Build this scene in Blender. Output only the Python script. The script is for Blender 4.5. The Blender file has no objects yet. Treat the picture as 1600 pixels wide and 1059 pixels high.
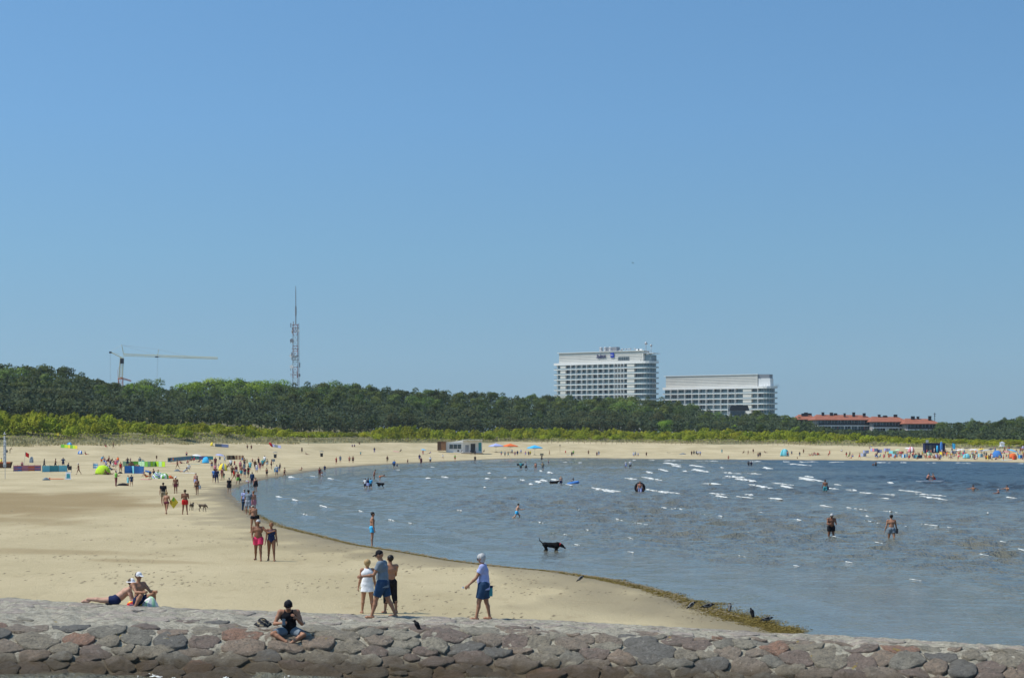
import bpy, math, random
import numpy as np
from mathutils import Vector, Matrix, Euler

SC = bpy.context.scene
COL = SC.collection
PI = math.pi
FX = 3000.0          # focal length in pixels of the 1600 px wide photograph
HY = 688.0           # row of the horizon
HC = 5.4             # camera height above the water

# ------------------------------------------------------------------ camera
cam_data = bpy.data.cameras.new('camera')
cam = bpy.data.objects.new('camera', cam_data)
COL.objects.link(cam)
cam.location = (0, 0, HC)
cam.rotation_euler = (PI / 2, 0, 0)
cam_data.sensor_width = 36.0
cam_data.lens = 36.0 * FX / 1600.0
cam_data.shift_y = (HY - 529.5) / 1600.0
cam_data.clip_start = 0.5
cam_data.clip_end = 20000
SC.camera = cam

# ------------------------------------------------------------------ daylight
SUN_EL = math.radians(57)
SUN_DIR = Vector((-math.cos(SUN_EL) * 0.985, -math.cos(SUN_EL) * 0.17, math.sin(SUN_EL))).normalized()
world = bpy.data.worlds.new('World')
SC.world = world
world.use_nodes = True
wn = world.node_tree.nodes
wl = world.node_tree.links
wn.clear()
sky = wn.new('ShaderNodeTexSky')
sky.sky_type = 'NISHITA'
sky.sun_disc = False
sky.sun_elevation = SUN_EL
sky.sun_rotation = math.atan2(SUN_DIR.x, SUN_DIR.y)
sky.altitude = 0
sky.air_density = 1.0
sky.dust_density = 0.5
sky.ozone_density = 5.0
# clear maritime air: the sky is read a little above the true elevation and takes the paler, greener tint low down
_tc = wn.new('ShaderNodeTexCoord'); _sx = wn.new('ShaderNodeSeparateXYZ'); wl.new(_tc.outputs['Generated'], _sx.inputs[0])
_a = wn.new('ShaderNodeMath'); _a.operation = 'MULTIPLY_ADD'; wl.new(_sx.outputs[2], _a.inputs[0])
_a.inputs[1].default_value = 1.5; _a.inputs[2].default_value = 0.2
_c = wn.new('ShaderNodeCombineXYZ')
wl.new(_sx.outputs[0], _c.inputs[0]); wl.new(_sx.outputs[1], _c.inputs[1]); wl.new(_a.outputs[0], _c.inputs[2])
_n = wn.new('ShaderNodeVectorMath'); _n.operation = 'NORMALIZE'; wl.new(_c.outputs[0], _n.inputs[0]); wl.new(_n.outputs[0], sky.inputs[0])
_mr = wn.new('ShaderNodeMapRange'); _mr.inputs[1].default_value = 0.0; _mr.inputs[2].default_value = 0.25
wl.new(_sx.outputs[2], _mr.inputs[0])
_cr = wn.new('ShaderNodeValToRGB'); wl.new(_mr.outputs[0], _cr.inputs[0])
_st = [(0.0, (.90, .82, .61)), (0.072, (1.0, .93, .70)), (0.17, (1.09, 1.07, .82)), (0.384, (1.07, 1.20, .98)), (0.65, (1.03, 1.25, 1.14)), (0.91, (.975, 1.23, 1.17))]
while len(_cr.color_ramp.elements) < len(_st): _cr.color_ramp.elements.new(0.5)
for _e, (_p, _k) in zip(_cr.color_ramp.elements, _st):
    _e.position = _p; _e.color = (_k[0] / 1.3, _k[1] / 1.3, _k[2] / 1.3, 1)
_t = wn.new('ShaderNodeMix'); _t.data_type = 'RGBA'; _t.blend_type = 'MULTIPLY'; _t.inputs[0].default_value = 1
wl.new(sky.outputs[0], _t.inputs[6]); wl.new(_cr.outputs[0], _t.inputs[7])
_v = wn.new('ShaderNodeVectorMath'); _v.operation = 'SCALE'; wl.new(_t.outputs[2], _v.inputs[0]); _v.inputs['Scale'].default_value = 1.3
wbg = wn.new('ShaderNodeBackground')
wbg.inputs['Strength'].default_value = 0.15
wout = wn.new('ShaderNodeOutputWorld')
wl.new(_v.outputs[0], wbg.inputs[0])
wl.new(wbg.outputs[0], wout.inputs[0])

sun_data = bpy.data.lights.new('sun', 'SUN')
sun_data.energy = 4.2
sun_data.angle = math.radians(0.53)
sun_data.color = (1.0, 0.94, 0.84)
sun = bpy.data.objects.new('sun', sun_data)
COL.objects.link(sun)
sun.rotation_euler = SUN_DIR.to_track_quat('Z', 'Y').to_euler()
sun.location = SUN_DIR * 300

SC.view_settings.view_transform = 'Standard'
SC.view_settings.look = 'None'
SC.view_settings.exposure = 0.0
SC.view_settings.gamma = 1.0
SC.view_settings.use_curve_mapping = False
SC.render.engine = 'CYCLES'
SC.cycles.use_denoising = True
SC.cycles.max_bounces = 5
SC.cycles.diffuse_bounces = 3
SC.cycles.glossy_bounces = 3
SC.cycles.transparent_max_bounces = 6
SC.cycles.caustics_reflective = False
SC.cycles.caustics_refractive = False

# ------------------------------------------------------------------ helpers
def link(o, parent=None):
    COL.objects.link(o)
    if parent is not None:
        o.parent = parent
    return o

def empty(name, loc=(0, 0, 0), rz=0.0):
    o = bpy.data.objects.new(name, None)
    o.empty_display_size = 0.3
    COL.objects.link(o)
    o.location = loc
    o.rotation_euler = (0, 0, rz)
    return o

def tag(o, label=None, cat=None, group=None, kind=None):
    if label: o['label'] = label
    if cat: o['category'] = cat
    if group: o['group'] = group
    if kind: o['kind'] = kind
    return o

def np_mesh(name, V, F, mat_idx=None, smooth=True):
    """V (n,3) float, F (m,3) or (m,4) int -> mesh (fast)"""
    V = np.asarray(V, dtype=np.float32)
    F = np.asarray(F, dtype=np.int32)
    me = bpy.data.meshes.new(name)
    k = F.shape[1]
    me.vertices.add(len(V))
    me.vertices.foreach_set('co', V.ravel())
    me.loops.add(F.size)
    me.loops.foreach_set('vertex_index', F.ravel())
    me.polygons.add(len(F))
    me.polygons.foreach_set('loop_start', np.arange(0, F.size, k, dtype=np.int32))
    me.polygons.foreach_set('loop_total', np.full(len(F), k, dtype=np.int32))
    if mat_idx is not None:
        me.polygons.foreach_set('material_index', np.asarray(mat_idx, dtype=np.int32))
    me.polygons.foreach_set('use_smooth', np.full(len(F), smooth, dtype=bool))
    me.update(calc_edges=True)
    me.validate()
    return me

class MB:
    """collects boxes, tubes, rings ... into one mesh"""
    def __init__(s):
        s.v = []; s.f = []; s.m = []; s.mi = 0
    def add(s, vs, fs):
        b = len(s.v)
        s.v += [tuple(v) for v in vs]
        for f in fs:
            s.f.append(tuple(i + b for i in f)); s.m.append(s.mi)
        return s
    def box(s, c, size, rz=0.0, M=None):
        x, y, z = size[0] / 2, size[1] / 2, size[2] / 2
        vs = [Vector((sx * x, sy * y, sz * z)) for sx in (-1, 1) for sy in (-1, 1) for sz in (-1, 1)]
        R = Matrix.Rotation(rz, 3, 'Z') if M is None else M
        vs = [R @ v + Vector(c) for v in vs]
        return s.add(vs, [(0, 1, 3, 2), (4, 6, 7, 5), (0, 4, 5, 1), (2, 3, 7, 6), (0, 2, 6, 4), (1, 5, 7, 3)])
    def tube(s, a, b, r0, r1=None, n=6, caps=True):
        a = Vector(a); b = Vector(b)
        r1 = r0 if r1 is None else r1
        d = b - a
        if d.length < 1e-6: return s
        q = d.to_track_quat('Z', 'Y').to_matrix()
        vs = []
        for p, r in ((a, r0), (b, r1)):
            for i in range(n):
                t = 2 * PI * i / n
                vs.append(p + q @ Vector((math.cos(t) * r, math.sin(t) * r, 0)))
        fs = [(i, (i + 1) % n, n + (i + 1) % n, n + i) for i in range(n)]
        if caps: fs += [tuple(range(n))[::-1], tuple(range(n, 2 * n))]
        return s.add(vs, fs)
    def lathe(s, prof, c=(0, 0, 0), n=16, squash=(1, 1)):
        vs = []; fs = []
        for r, z in prof:
            for i in range(n):
                t = 2 * PI * i / n
                vs.append((c[0] + math.cos(t) * r * squash[0], c[1] + math.sin(t) * r * squash[1], c[2] + z))
        for j in range(len(prof) - 1):
            for i in range(n):
                fs.append((j * n + i, j * n + (i + 1) % n, (j + 1) * n + (i + 1) % n, (j + 1) * n + i))
        fs.append(tuple(range(n))[::-1]); fs.append(tuple(range((len(prof) - 1) * n, len(prof) * n)))
        return s.add(vs, fs)
    def prism(s, pts, z0, z1):
        n = len(pts)
        vs = [(p[0], p[1], z0) for p in pts] + [(p[0], p[1], z1) for p in pts]
        fs = [(i, (i + 1) % n, n + (i + 1) % n, n + i) for i in range(n)]
        fs += [tuple(range(n))[::-1], tuple(range(n, 2 * n))]
        return s.add(vs, fs)
    def slab(s, pts, th):
        """thin solid from a planar quad/poly given in 3D"""
        P = [Vector(p) for p in pts]
        nrm = (P[1] - P[0]).cross(P[2] - P[0]).normalized() * th / 2
        n = len(P)
        vs = [p + nrm for p in P] + [p - nrm for p in P]
        fs = [tuple(range(n)), tuple(range(n, 2 * n))[::-1]]
        fs += [(i, n + i, n + (i + 1) % n, (i + 1) % n) for i in range(n)]
        return s.add(vs, fs)
    def mesh(s, name, mats, smooth=False):
        me = bpy.data.meshes.new(name)
        me.from_pydata(s.v, [], s.f)
        if not isinstance(mats, (list, tuple)): mats = [mats]
        for m in mats: me.materials.append(m)
        me.polygons.foreach_set('material_index', s.m)
        me.polygons.foreach_set('use_smooth', [smooth] * len(s.f))
        me.update()
        return me
    def build(s, name, mats, parent=None, smooth=False, loc=None):
        o = bpy.data.objects.new(name, s.mesh(name, mats, smooth))
        if loc is not None: o.location = loc
        return link(o, parent)

# ------------------------------------------------------------------ materials
MATS = {}
def mat(name, col, rough=0.7, var=0.0, scale=6.0, bump=0.0, spec=0.3, metal=0.0, trans=0.0, rand=0.0):
    if name in MATS: return MATS[name]
    m = bpy.data.materials.new(name)
    m.use_nodes = True
    nt = m.node_tree; N = nt.nodes; L = nt.links
    b = N['Principled BSDF']
    b.inputs['Base Color'].default_value = (*col, 1)
    b.inputs['Roughness'].default_value = rough
    b.inputs['Metallic'].default_value = metal
    b.inputs['Specular IOR Level'].default_value = spec
    out = b.inputs['Base Color']
    if var > 0 or bump > 0:
        tc = N.new('ShaderNodeTexCoord')
        nz = N.new('ShaderNodeTexNoise')
        nz.inputs['Scale'].default_value = scale
        nz.inputs['Detail'].default_value = 4
        L.new(tc.outputs['Object'], nz.inputs['Vector'])
        if var > 0:
            mr = N.new('ShaderNodeMapRange')
            mr.inputs['From Min'].default_value = 0.3; mr.inputs['From Max'].default_value = 0.7
            mr.inputs['To Min'].default_value = 1 - var; mr.inputs['To Max'].default_value = 1 + var
            L.new(nz.outputs['Fac'], mr.inputs['Value'])
            vm = N.new('ShaderNodeVectorMath'); vm.operation = 'SCALE'
            vm.inputs[0].default_value = col
            L.new(mr.outputs[0], vm.inputs['Scale'])
            L.new(vm.outputs[0], out)
        if bump > 0:
            bp = N.new('ShaderNodeBump'); bp.inputs['Strength'].default_value = 0.6
            bp.inputs['Distance'].default_value = bump
            L.new(nz.outputs['Fac'], bp.inputs['Height'])
            L.new(bp.outputs[0], b.inputs['Normal'])
    MATS[name] = m
    return m

def obj_rand(nt, lo, hi):
    N = nt.nodes; L = nt.links
    oi = N.new('ShaderNodeObjectInfo'); mr = N.new('ShaderNodeMapRange')
    mr.inputs['To Min'].default_value = lo; mr.inputs['To Max'].default_value = hi
    L.new(oi.outputs['Random'], mr.inputs['Value'])
    return mr.outputs[0]

# ------------------------------------------------------------------ the lie of the land
SHORE_PX = [(1330, 1012), (1290, 999), (1250, 990), (1210, 978), (1160, 964), (1100, 945), (1050, 925), (1000, 913), (960, 905), (920, 899),
            (880, 893), (800, 886), (720, 876), (640, 862), (560, 850), (500, 835), (440, 820), (410, 808),
            (390, 795), (372, 782), (362, 772), (365, 764), (385, 756), (420, 748), (460, 741), (520, 731),
            (600, 726), (640, 724), (700, 721), (800, 716.5), (900, 715.5), (1000, 717), (1100, 717.7),
            (1200, 718.5), (1300, 719), (1400, 720), (1500, 721), (1600, 723), (1750, 727), (2000, 738), (2300, 760)]
def px2w(px, py, z=0.0):
    d = FX * (HC - z) / (py - HY)
    return ((px - 800) * d / FX, d)
SHORE = np.array([px2w(*p) for p in SHORE_PX])
# closed land polygon: shoreline + far around + behind the left
LAND = np.vstack([SHORE, [[900, 200], [3500, 400], [6000, 9000], [-6000, 9000], [-6000, 62], [-60, 60], [-30, 56.5], [-13.8, 52.5], [-6.6, 49.4], [0, 46.9], [5.8, 45.6]]])

def seg_dist(P, A, B):
    AB = B - A
    t = np.clip(((P - A) @ AB) / max(AB @ AB, 1e-9), 0, 1)
    return np.hypot(*(P - A - t[:, None] * AB).T)

def inside_poly(P, poly):
    x, y = P[:, 0], P[:, 1]
    c = np.zeros(len(P), bool)
    j = len(poly) - 1
    for i in range(len(poly)):
        xi, yi = poly[i]; xj, yj = poly[j]
        with np.errstate(divide='ignore', invalid='ignore'):
            cr = ((yi > y) != (yj > y)) & (x < (xj - xi) * (y - yi) / (yj - yi + 1e-12) + xi)
        c ^= cr
        j = i
    return c

def shore_sd(P):
    """signed distance to the waterline, + on land"""
    d = np.full(len(P), 1e9)
    for i in range(len(SHORE) - 1):
        d = np.minimum(d, seg_dist(P, SHORE[i], SHORE[i + 1]))
    return np.where(inside_poly(P, LAND), d, -d)

FOOT = np.array([(-1500, 420, 3.6), (-600, 440, 3.6), (-200, 480, 3.64), (0, 500, 3.73), (150, 510, 3.87), (300, 560, 4.2), (450, 610, 4.28),
                 (600, 660, 4.4), (800, 740, 4.5), (1000, 740, 4.2), (1200, 720, 3.85), (1350, 680, 3.4), (1500, 630, 2.9),
                 (1600, 600, 2.6), (1800, 560, 2.4), (2400, 520, 2.4), (3300, 500, 2.4)])
def foot_d(px): return np.interp(px, FOOT[:, 0], FOOT[:, 1])
def foot_z(px): return np.interp(px, FOOT[:, 0], FOOT[:, 2])

def vnoise(x, y, seed=0):
    """cheap smooth value noise in numpy, -1..1"""
    x = np.asarray(x, float); y = np.asarray(y, float)
    xi = np.floor(x).astype(np.int64); yi = np.floor(y).astype(np.int64)
    fx = x - xi; fy = y - yi
    fx = fx * fx * (3 - 2 * fx); fy = fy * fy * (3 - 2 * fy)
    def h(a, b):
        n = (a * 374761393 + b * 668265263 + seed * 1442695041) & 0x7fffffff
        n = ((n ^ (n >> 13)) * 1274126177) & 0x7fffffff
        return ((n ^ (n >> 16)) & 0xffff) / 32767.5 - 1
    return (h(xi, yi) * (1 - fx) + h(xi + 1, yi) * fx) * (1 - fy) + (h(xi, yi + 1) * (1 - fx) + h(xi + 1, yi + 1) * fx) * fy

def sstep(a, b, x):
    t = np.clip((np.asarray(x, float) - a) / (b - a), 0, 1)
    return t * t * (3 - 2 * t)

def terrain_np(P):
    P = np.asarray(P, float)
    x, y = P[:, 0], np.maximum(P[:, 1], 5.0)
    px = 800 + x / y * FX
    sd = shore_sd(P)
    fd = foot_d(px); fz = foot_z(px)
    past = y - fd                                    # metres behind the dune foot
    u = np.where(past < 0, sd / (np.maximum(sd, 0) + np.maximum(-past, 0) + 1e-3), 1.0)
    h0 = 0.16 * sstep(0, 2.0, sd) + 0.5 * sstep(1.0, 26, sd)
    z = h0 + (fz - 0.7) * sstep(0.25, 1.0, u) ** 1.2
    z = np.where(sd < 0, np.maximum(sd * 0.06, -1.2) - 0.03, z)
    # dunes
    dn = vnoise(x / 16, y / 30, 3) * 0.9 + vnoise(x / 6, y / 12, 5) * 0.45
    dune = (2.4 + dn) * sstep(-2, 26, past) + 2.2 * sstep(20, 90, past) + 4.0 * sstep(90, 320, past)
    dune *= np.interp(px, [350, 620], [1.0, 0.42]) * np.where(past > 60, np.interp(past, [60, 160], [1, 1.5]), 1)
    z = z + np.where(past > -6, dune, 0)
    # gentle undulation of the sand
    land = sstep(2, 14, sd)
    z = z + land * (0.035 * vnoise(x / 5, y / 9, 7) + 0.012 * vnoise(x / 1.2, y / 2.2, 9)) * sstep(40, 60, y)
    return z

def gz(x, y):
    return float(terrain_np(np.array([[x, y]]))[0])

def ground_hit(px, py, zoff=0.0, dmin=46.0, dmax=1400.0):
    """where the ray through pixel (px,py) meets the sand (or the water when below it)"""
    d = np.concatenate([np.arange(dmin, 250, 0.25), np.arange(250, dmax, 1.0)])
    P = np.stack([(px - 800) * d / FX, d], 1)
    zt = np.maximum(terrain_np(P), 0.0)
    zr = HC - (py - HY) * d / FX
    hit = np.nonzero(zr <= zt + zoff)[0]
    i = hit[0] if len(hit) else len(d) - 1
    if not len(hit):
        # just above: take the spot where the ray comes closest to the sand in front of the dune
        k = d < foot_d(px)
        i = int(np.argmin(np.where(k, zr - zt, 1e9)))
    return P[i, 0], P[i, 1], float(zt[i])
# ------------------------------------------------------------------ fan grids
def fan_grid(pxs, ds):
    px, d = np.meshgrid(pxs, ds)
    x = (px - 800) * d / FX
    nr, nc = px.shape
    idx = np.arange(nr * nc).reshape(nr, nc)
    F = np.stack([idx[:-1, :-1], idx[:-1, 1:], idx[1:, 1:], idx[1:, :-1]], -1).reshape(-1, 4)
    return np.stack([x.ravel(), d.ravel()], 1), F, px.ravel()

def geo(a, b, r):
    n = int(math.log(b / a) / r) + 1
    return a * np.exp(np.linspace(0, math.log(b / a), n))

# ------------------------------------------------------------------ sand
def make_ground():
    pxs = np.concatenate([np.linspace(-9000, -800, 30), np.arange(-700, 2400, 7), np.linspace(2450, 12000, 30)])
    ds = np.concatenate([geo(30, 250, 0.0085), geo(251, 700, 0.009), geo(705, 9000, 0.04)])
    P, F, px = fan_grid(pxs, ds)
    z = terrain_np(P)
    V = np.column_stack([P, z])
    me = np_mesh('ground', V, F)
    sd = shore_sd(P)
    past = P[:, 1] - foot_d(800 + P[:, 0] / P[:, 1] * FX)
    wn_ = vnoise(P[:, 0] / 1.4, P[:, 1] / 3.5, 24)
    wet = np.maximum(np.clip(1 - sd / (1.7 + 0.6 * wn_), 0, 1), 0.52 * np.clip(1 - sd / (4.8 + 3.4 * wn_), 0, 1) ** .6 * (sd > 0))
    # broad darker damp flat on the left of the beach, seen as a real stain of wet sand
    X, Y = P[:, 0], P[:, 1]
    e = ((X + 43) / 17) ** 2 + ((Y - 138) / 52) ** 2
    e2 = ((X + 22) / 7) ** 2 + ((Y - 84) / 3) ** 2
    e3 = ((X + 15) / 3) ** 2 + ((Y - 78.5) / 1.5) ** 2
    nz = vnoise(X / 3.0, Y / 9, 21) * 0.35 + vnoise(X / 1.0, Y / 3, 22) * 0.15
    damp = np.maximum(sstep(1.25, 0.3, e + nz) * 0.9, np.maximum(sstep(1.3, 0.4, e2 + nz), sstep(1.3, 0.4, e3 + nz)) * 0.5)
    grass = sstep(-2, 10, past + 6 * vnoise(X / 9, Y / 14, 31))
    A = me.color_attributes.new('cover', 'FLOAT_COLOR', 'POINT')
    A.data.foreach_set('color', np.column_stack([wet, damp, grass, np.ones(len(X))]).astype(np.float32).ravel())
    m = bpy.data.materials.new('sand'); m.use_nodes = True
    nt = m.node_tree; N = nt.nodes; L = nt.links
    b = N['Principled BSDF']; b.inputs['Roughness'].default_value = 0.9; b.inputs['Specular IOR Level'].default_value = 0.15
    at = N.new('ShaderNodeAttribute'); at.attribute_name = 'cover'
    sp = N.new('ShaderNodeSeparateColor'); L.new(at.outputs['Color'], sp.inputs[0])
    tc = N.new('ShaderNodeTexCoord')
    mp = N.new('ShaderNodeMapping'); mp.inputs['Scale'].default_value = (1, 0.42, 1)
    L.new(tc.outputs['Object'], mp.inputs['Vector'])
    def noise(s, det=5, rough=0.6):
        n = N.new('ShaderNodeTexNoise'); n.inputs['Scale'].default_value = s
        n.inputs['Detail'].default_value = det; n.inputs['Roughness'].default_value = rough
        L.new(mp.outputs[0], n.inputs['Vector']); return n
    def mix(a, b2, f):
        x = N.new('ShaderNodeMix'); x.data_type = 'RGBA'
        for s, v in ((x.inputs[0], f), (x.inputs[6], a), (x.inputs[7], b2)):
            if isinstance(v, bpy.types.NodeSocket): L.new(v, s)
            elif isinstance(v, tuple): s.default_value = (*v, 1)
            else: s.default_value = v
        return x.outputs[2]
    def rng(v, a, b2, c=0, d=1):
        x = N.new('ShaderNodeMapRange'); x.inputs[1].default_value = a; x.inputs[2].default_value = b2
        x.inputs[3].default_value = c; x.inputs[4].default_value = d
        L.new(v, x.inputs[0]); return x.outputs[0]
    n1 = noise(0.12); n2 = noise(1.6); n3 = noise(7, 6, 0.75)
    base = mix((0.395, 0.325, 0.190), (0.515, 0.430, 0.265), rng(n1.outputs[0], 0.35, 0.65))
    base = mix(base, (0.316, 0.245, 0.139), rng(n2.outputs[0], 0.56, 0.74, 0, 0.5))
    base = mix(base, (0.13, 0.10, 0.06), rng(n3.outputs[0], 0.64, 0.74, 0, 0.6))
    base = mix(base, (0.259, 0.185, 0.086), rng(sp.outputs[1], 0, 1, 0, 0.9))
    base = mix(base, (0.135, 0.112, 0.075), rng(sp.outputs[0], 0.05, 0.6, 0, 0.85))
    g = mix((0.11, 0.115, 0.045), (0.22, 0.20, 0.11), rng(n2.outputs[0], 0.4, 0.65))
    base = mix(base, g, rng(sp.outputs[2], 0.3, 0.8, 0, 0.85))
    L.new(base, b.inputs['Base Color'])
    L.new(rng(sp.outputs[0], 0.3, 1, 0.9, 0.35), b.inputs['Roughness'])
    bp = N.new('ShaderNodeBump'); bp.inputs['Strength'].default_value = 0.8; bp.inputs['Distance'].default_value = 0.09
    n4 = noise(3.4, 8, 0.8)
    L.new(n4.outputs[0], bp.inputs['Height']); L.new(bp.outputs[0], b.inputs['Normal'])
    me.materials.append(m)
    o = bpy.data.objects.new('ground', me); link(o)
    tag(o, 'pale sandy beach rising to grassy dunes behind it', kind='structure')
    return o
GROUND = make_ground()

# ------------------------------------------------------------------ sea
FOAM_LINES = [(1008, 765, 1052, 771), (1042, 769.5, 1064, 772), (1095, 756, 1130, 757.5), (1108, 771, 1140, 774), (1128, 738.5, 1160, 741), (1131, 744, 1164, 747), (1130, 747, 1162, 746),
    (1168, 740, 1190, 741.5), (1150, 748, 1182, 753), (1206, 754.5, 1240, 759), (1218, 759, 1240, 764), (1170, 757, 1206, 764), (1148, 776, 1180, 779), (1118, 775, 1136, 778), (1203, 779, 1222, 781),
    (1250, 746, 1286, 753), (1252, 748, 1270, 752), (1231, 724.5, 1270, 728), (1292, 763, 1312, 765), (1320, 765.5, 1340, 767), (1343, 770, 1366, 772), (1375, 772.5, 1400, 774), (1373, 778, 1390, 780),
    (1402, 766, 1440, 770), (1437, 775, 1482, 782), (1430, 771.5, 1450, 774), (1447, 773, 1478, 776), (1385, 754, 1396, 756), (1280, 790, 1302, 793), (1322, 793.5, 1358, 798), (1378, 798.5, 1404, 802),
    (1344, 805, 1358, 808), (1350, 813, 1378, 819), (1398, 821, 1424, 824), (1438, 819, 1488, 825), (1366, 847, 1380, 850), (924, 762, 960, 770), (941, 765, 970, 769), (1052, 727, 1064, 730),
    (1080, 727, 1098, 730), (1066, 736, 1076, 737.5), (1010, 737, 1020, 740), (1040, 723, 1062, 727), (1084, 733, 1100, 737), (1100, 737, 1108, 738), (1195, 730, 1204, 733), (1030, 733, 1044, 737),
    (1002, 745.5, 1036, 751.5), (830, 815, 850, 818), (962, 811, 976, 815), (990, 817, 1016, 821), (856, 832, 870, 835), (880, 835, 888, 837), (916, 828, 924, 831), (976, 839, 990, 843),
    (845, 750, 856, 753), (862, 749, 880, 753), (836, 752, 846, 755), (812, 750, 820, 751.5), (855, 738, 864, 740), (826, 756, 832, 758), (884, 757, 896, 759), (1590, 858, 1602, 861),
    (896, 851, 906, 853), (980, 862, 990, 864), (1094, 803, 1104, 805), (1158, 830, 1170, 832), (1300, 838, 1316, 841), (1120, 806, 1132, 808), (1180, 800, 1196, 802), (1240, 812, 1254, 814),
    (1530, 866, 1546, 869), (1560, 846, 1574, 848), (1420, 905, 1440, 908), (1150, 868, 1166, 871), (1240, 884, 1252, 886), (1320, 878, 1332, 880), (560, 798, 568, 801), (606, 812, 622, 816), (636, 817, 646, 819),
    (456, 780, 464, 783), (500, 790, 512, 794), (470, 802, 480, 806), (452, 745.5, 462, 747), (485, 744, 492, 745), (512, 748, 522, 749), (690, 745, 700, 747), (712, 797, 722, 799), (430, 776, 442, 778)]
_fr = np.random.default_rng(2)
for _k in range(35):
    _px = _fr.uniform(560, 1640); _py = 722 + 85 * _fr.random() ** 1.5
    if shore_sd(np.array([px2w(_px, _py, 0)]))[0] > -3 or (_px > 1260 and _py < 748): continue
    _l = _fr.uniform(2, 6) + (_px > 950) * (_py < 800) * _fr.uniform(3, 18)
    FOAM_LINES.append((_px, _py, _px + _l, _py + _l * _fr.uniform(.06, .18)))
def breakers(x, y, z):
    P = np.column_stack([x, y])
    for (x0, y0, x1, y1) in FOAM_LINES:
        A = np.array(px2w(x0, y0, .06)); B = np.array(px2w(x1, y1, .06)); L_ = np.hypot(*(B - A)); w = .35 + A[1] / 700
        k = np.nonzero((np.abs(P[:, 1] - (A[1] + B[1]) / 2) < L_ / 2 + 3) & (np.abs(P[:, 0] - (A[0] + B[0]) / 2) < abs(A[0] - B[0]) / 2 + 3))[0]
        if not len(k): continue
        g = np.exp(-(seg_dist(P[k], A, B) / w) ** 2 * .7)
        z[k] = z[k] * (1 - g) + g * (.05 + .07 * min(1, A[1] / 250))
    return z
WAVE_RNG = random.Random(4)
WAVES = []
for lam, amp, spread, n, hd_ in ((9.0, 0.055, 0.10, 3, 192), (5.2, 0.050, 0.22, 4, 205), (2.9, 0.070, 0.35, 5, 235), (1.6, 0.060, 0.45, 6, 250), (0.85, 0.032, 0.6, 7, 255)):
    for k in range(n):
        th = math.radians(hd_) + WAVE_RNG.gauss(0, spread)       # swell runs in from the right
        l = lam * WAVE_RNG.uniform(0.8, 1.25)
        WAVES.append((math.cos(th) * 2 * PI / l, math.sin(th) * 2 * PI / l, amp * WAVE_RNG.uniform(0.7, 1.2) / math.sqrt(n) * 1.4, WAVE_RNG.uniform(0, 6.28), l))

def wave_z(x, y, off):
    """height of the water; off = metres from the waterline"""
    z = np.zeros_like(x)
    grp = 0.6 + 0.5 * vnoise(x / 14, y / 22, 41)
    for kx, ky, a, ph, l in WAVES:
        far = np.clip(1.5 - y * 0.0045 / l, 0, 1) if l < 4 else 1.0
        s = np.sin(kx * x + ky * y + ph + 0.8 * vnoise(x / (2.2 * l), y / (3.5 * l), int(l * 10)))
        if l > 2: s = 1.6 * ((s * 0.5 + 0.5) ** 1.9) - 0.7
        z = z + a * s * far
    z = z * grp * (0.08 + 0.92 * sstep(2.0, 24, off))
    # low breakers running in, parallel to the waterline
    for c, h_, w in ((3.6, .05, .35), (7.0, .09, .45), (11.5, .12, .55), (17.0, .13, .65), (24.0, .13, .75)):
        cc = c + 1.3 * vnoise(x / 9, y / 16, int(c)) + .25 * vnoise(x / 1.5, y / 4, int(c) + 3)
        q = (off - cc) / w
        z = z + h_ * np.exp(-np.where(q < 0, q * q * 3.0, q * q * .5)) * sstep(-.2, .5, vnoise(x / 6, y / 11, int(c) + 7)) * (off > 0.5)
    return breakers(np.asarray(x), np.asarray(y), np.array(z))

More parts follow.
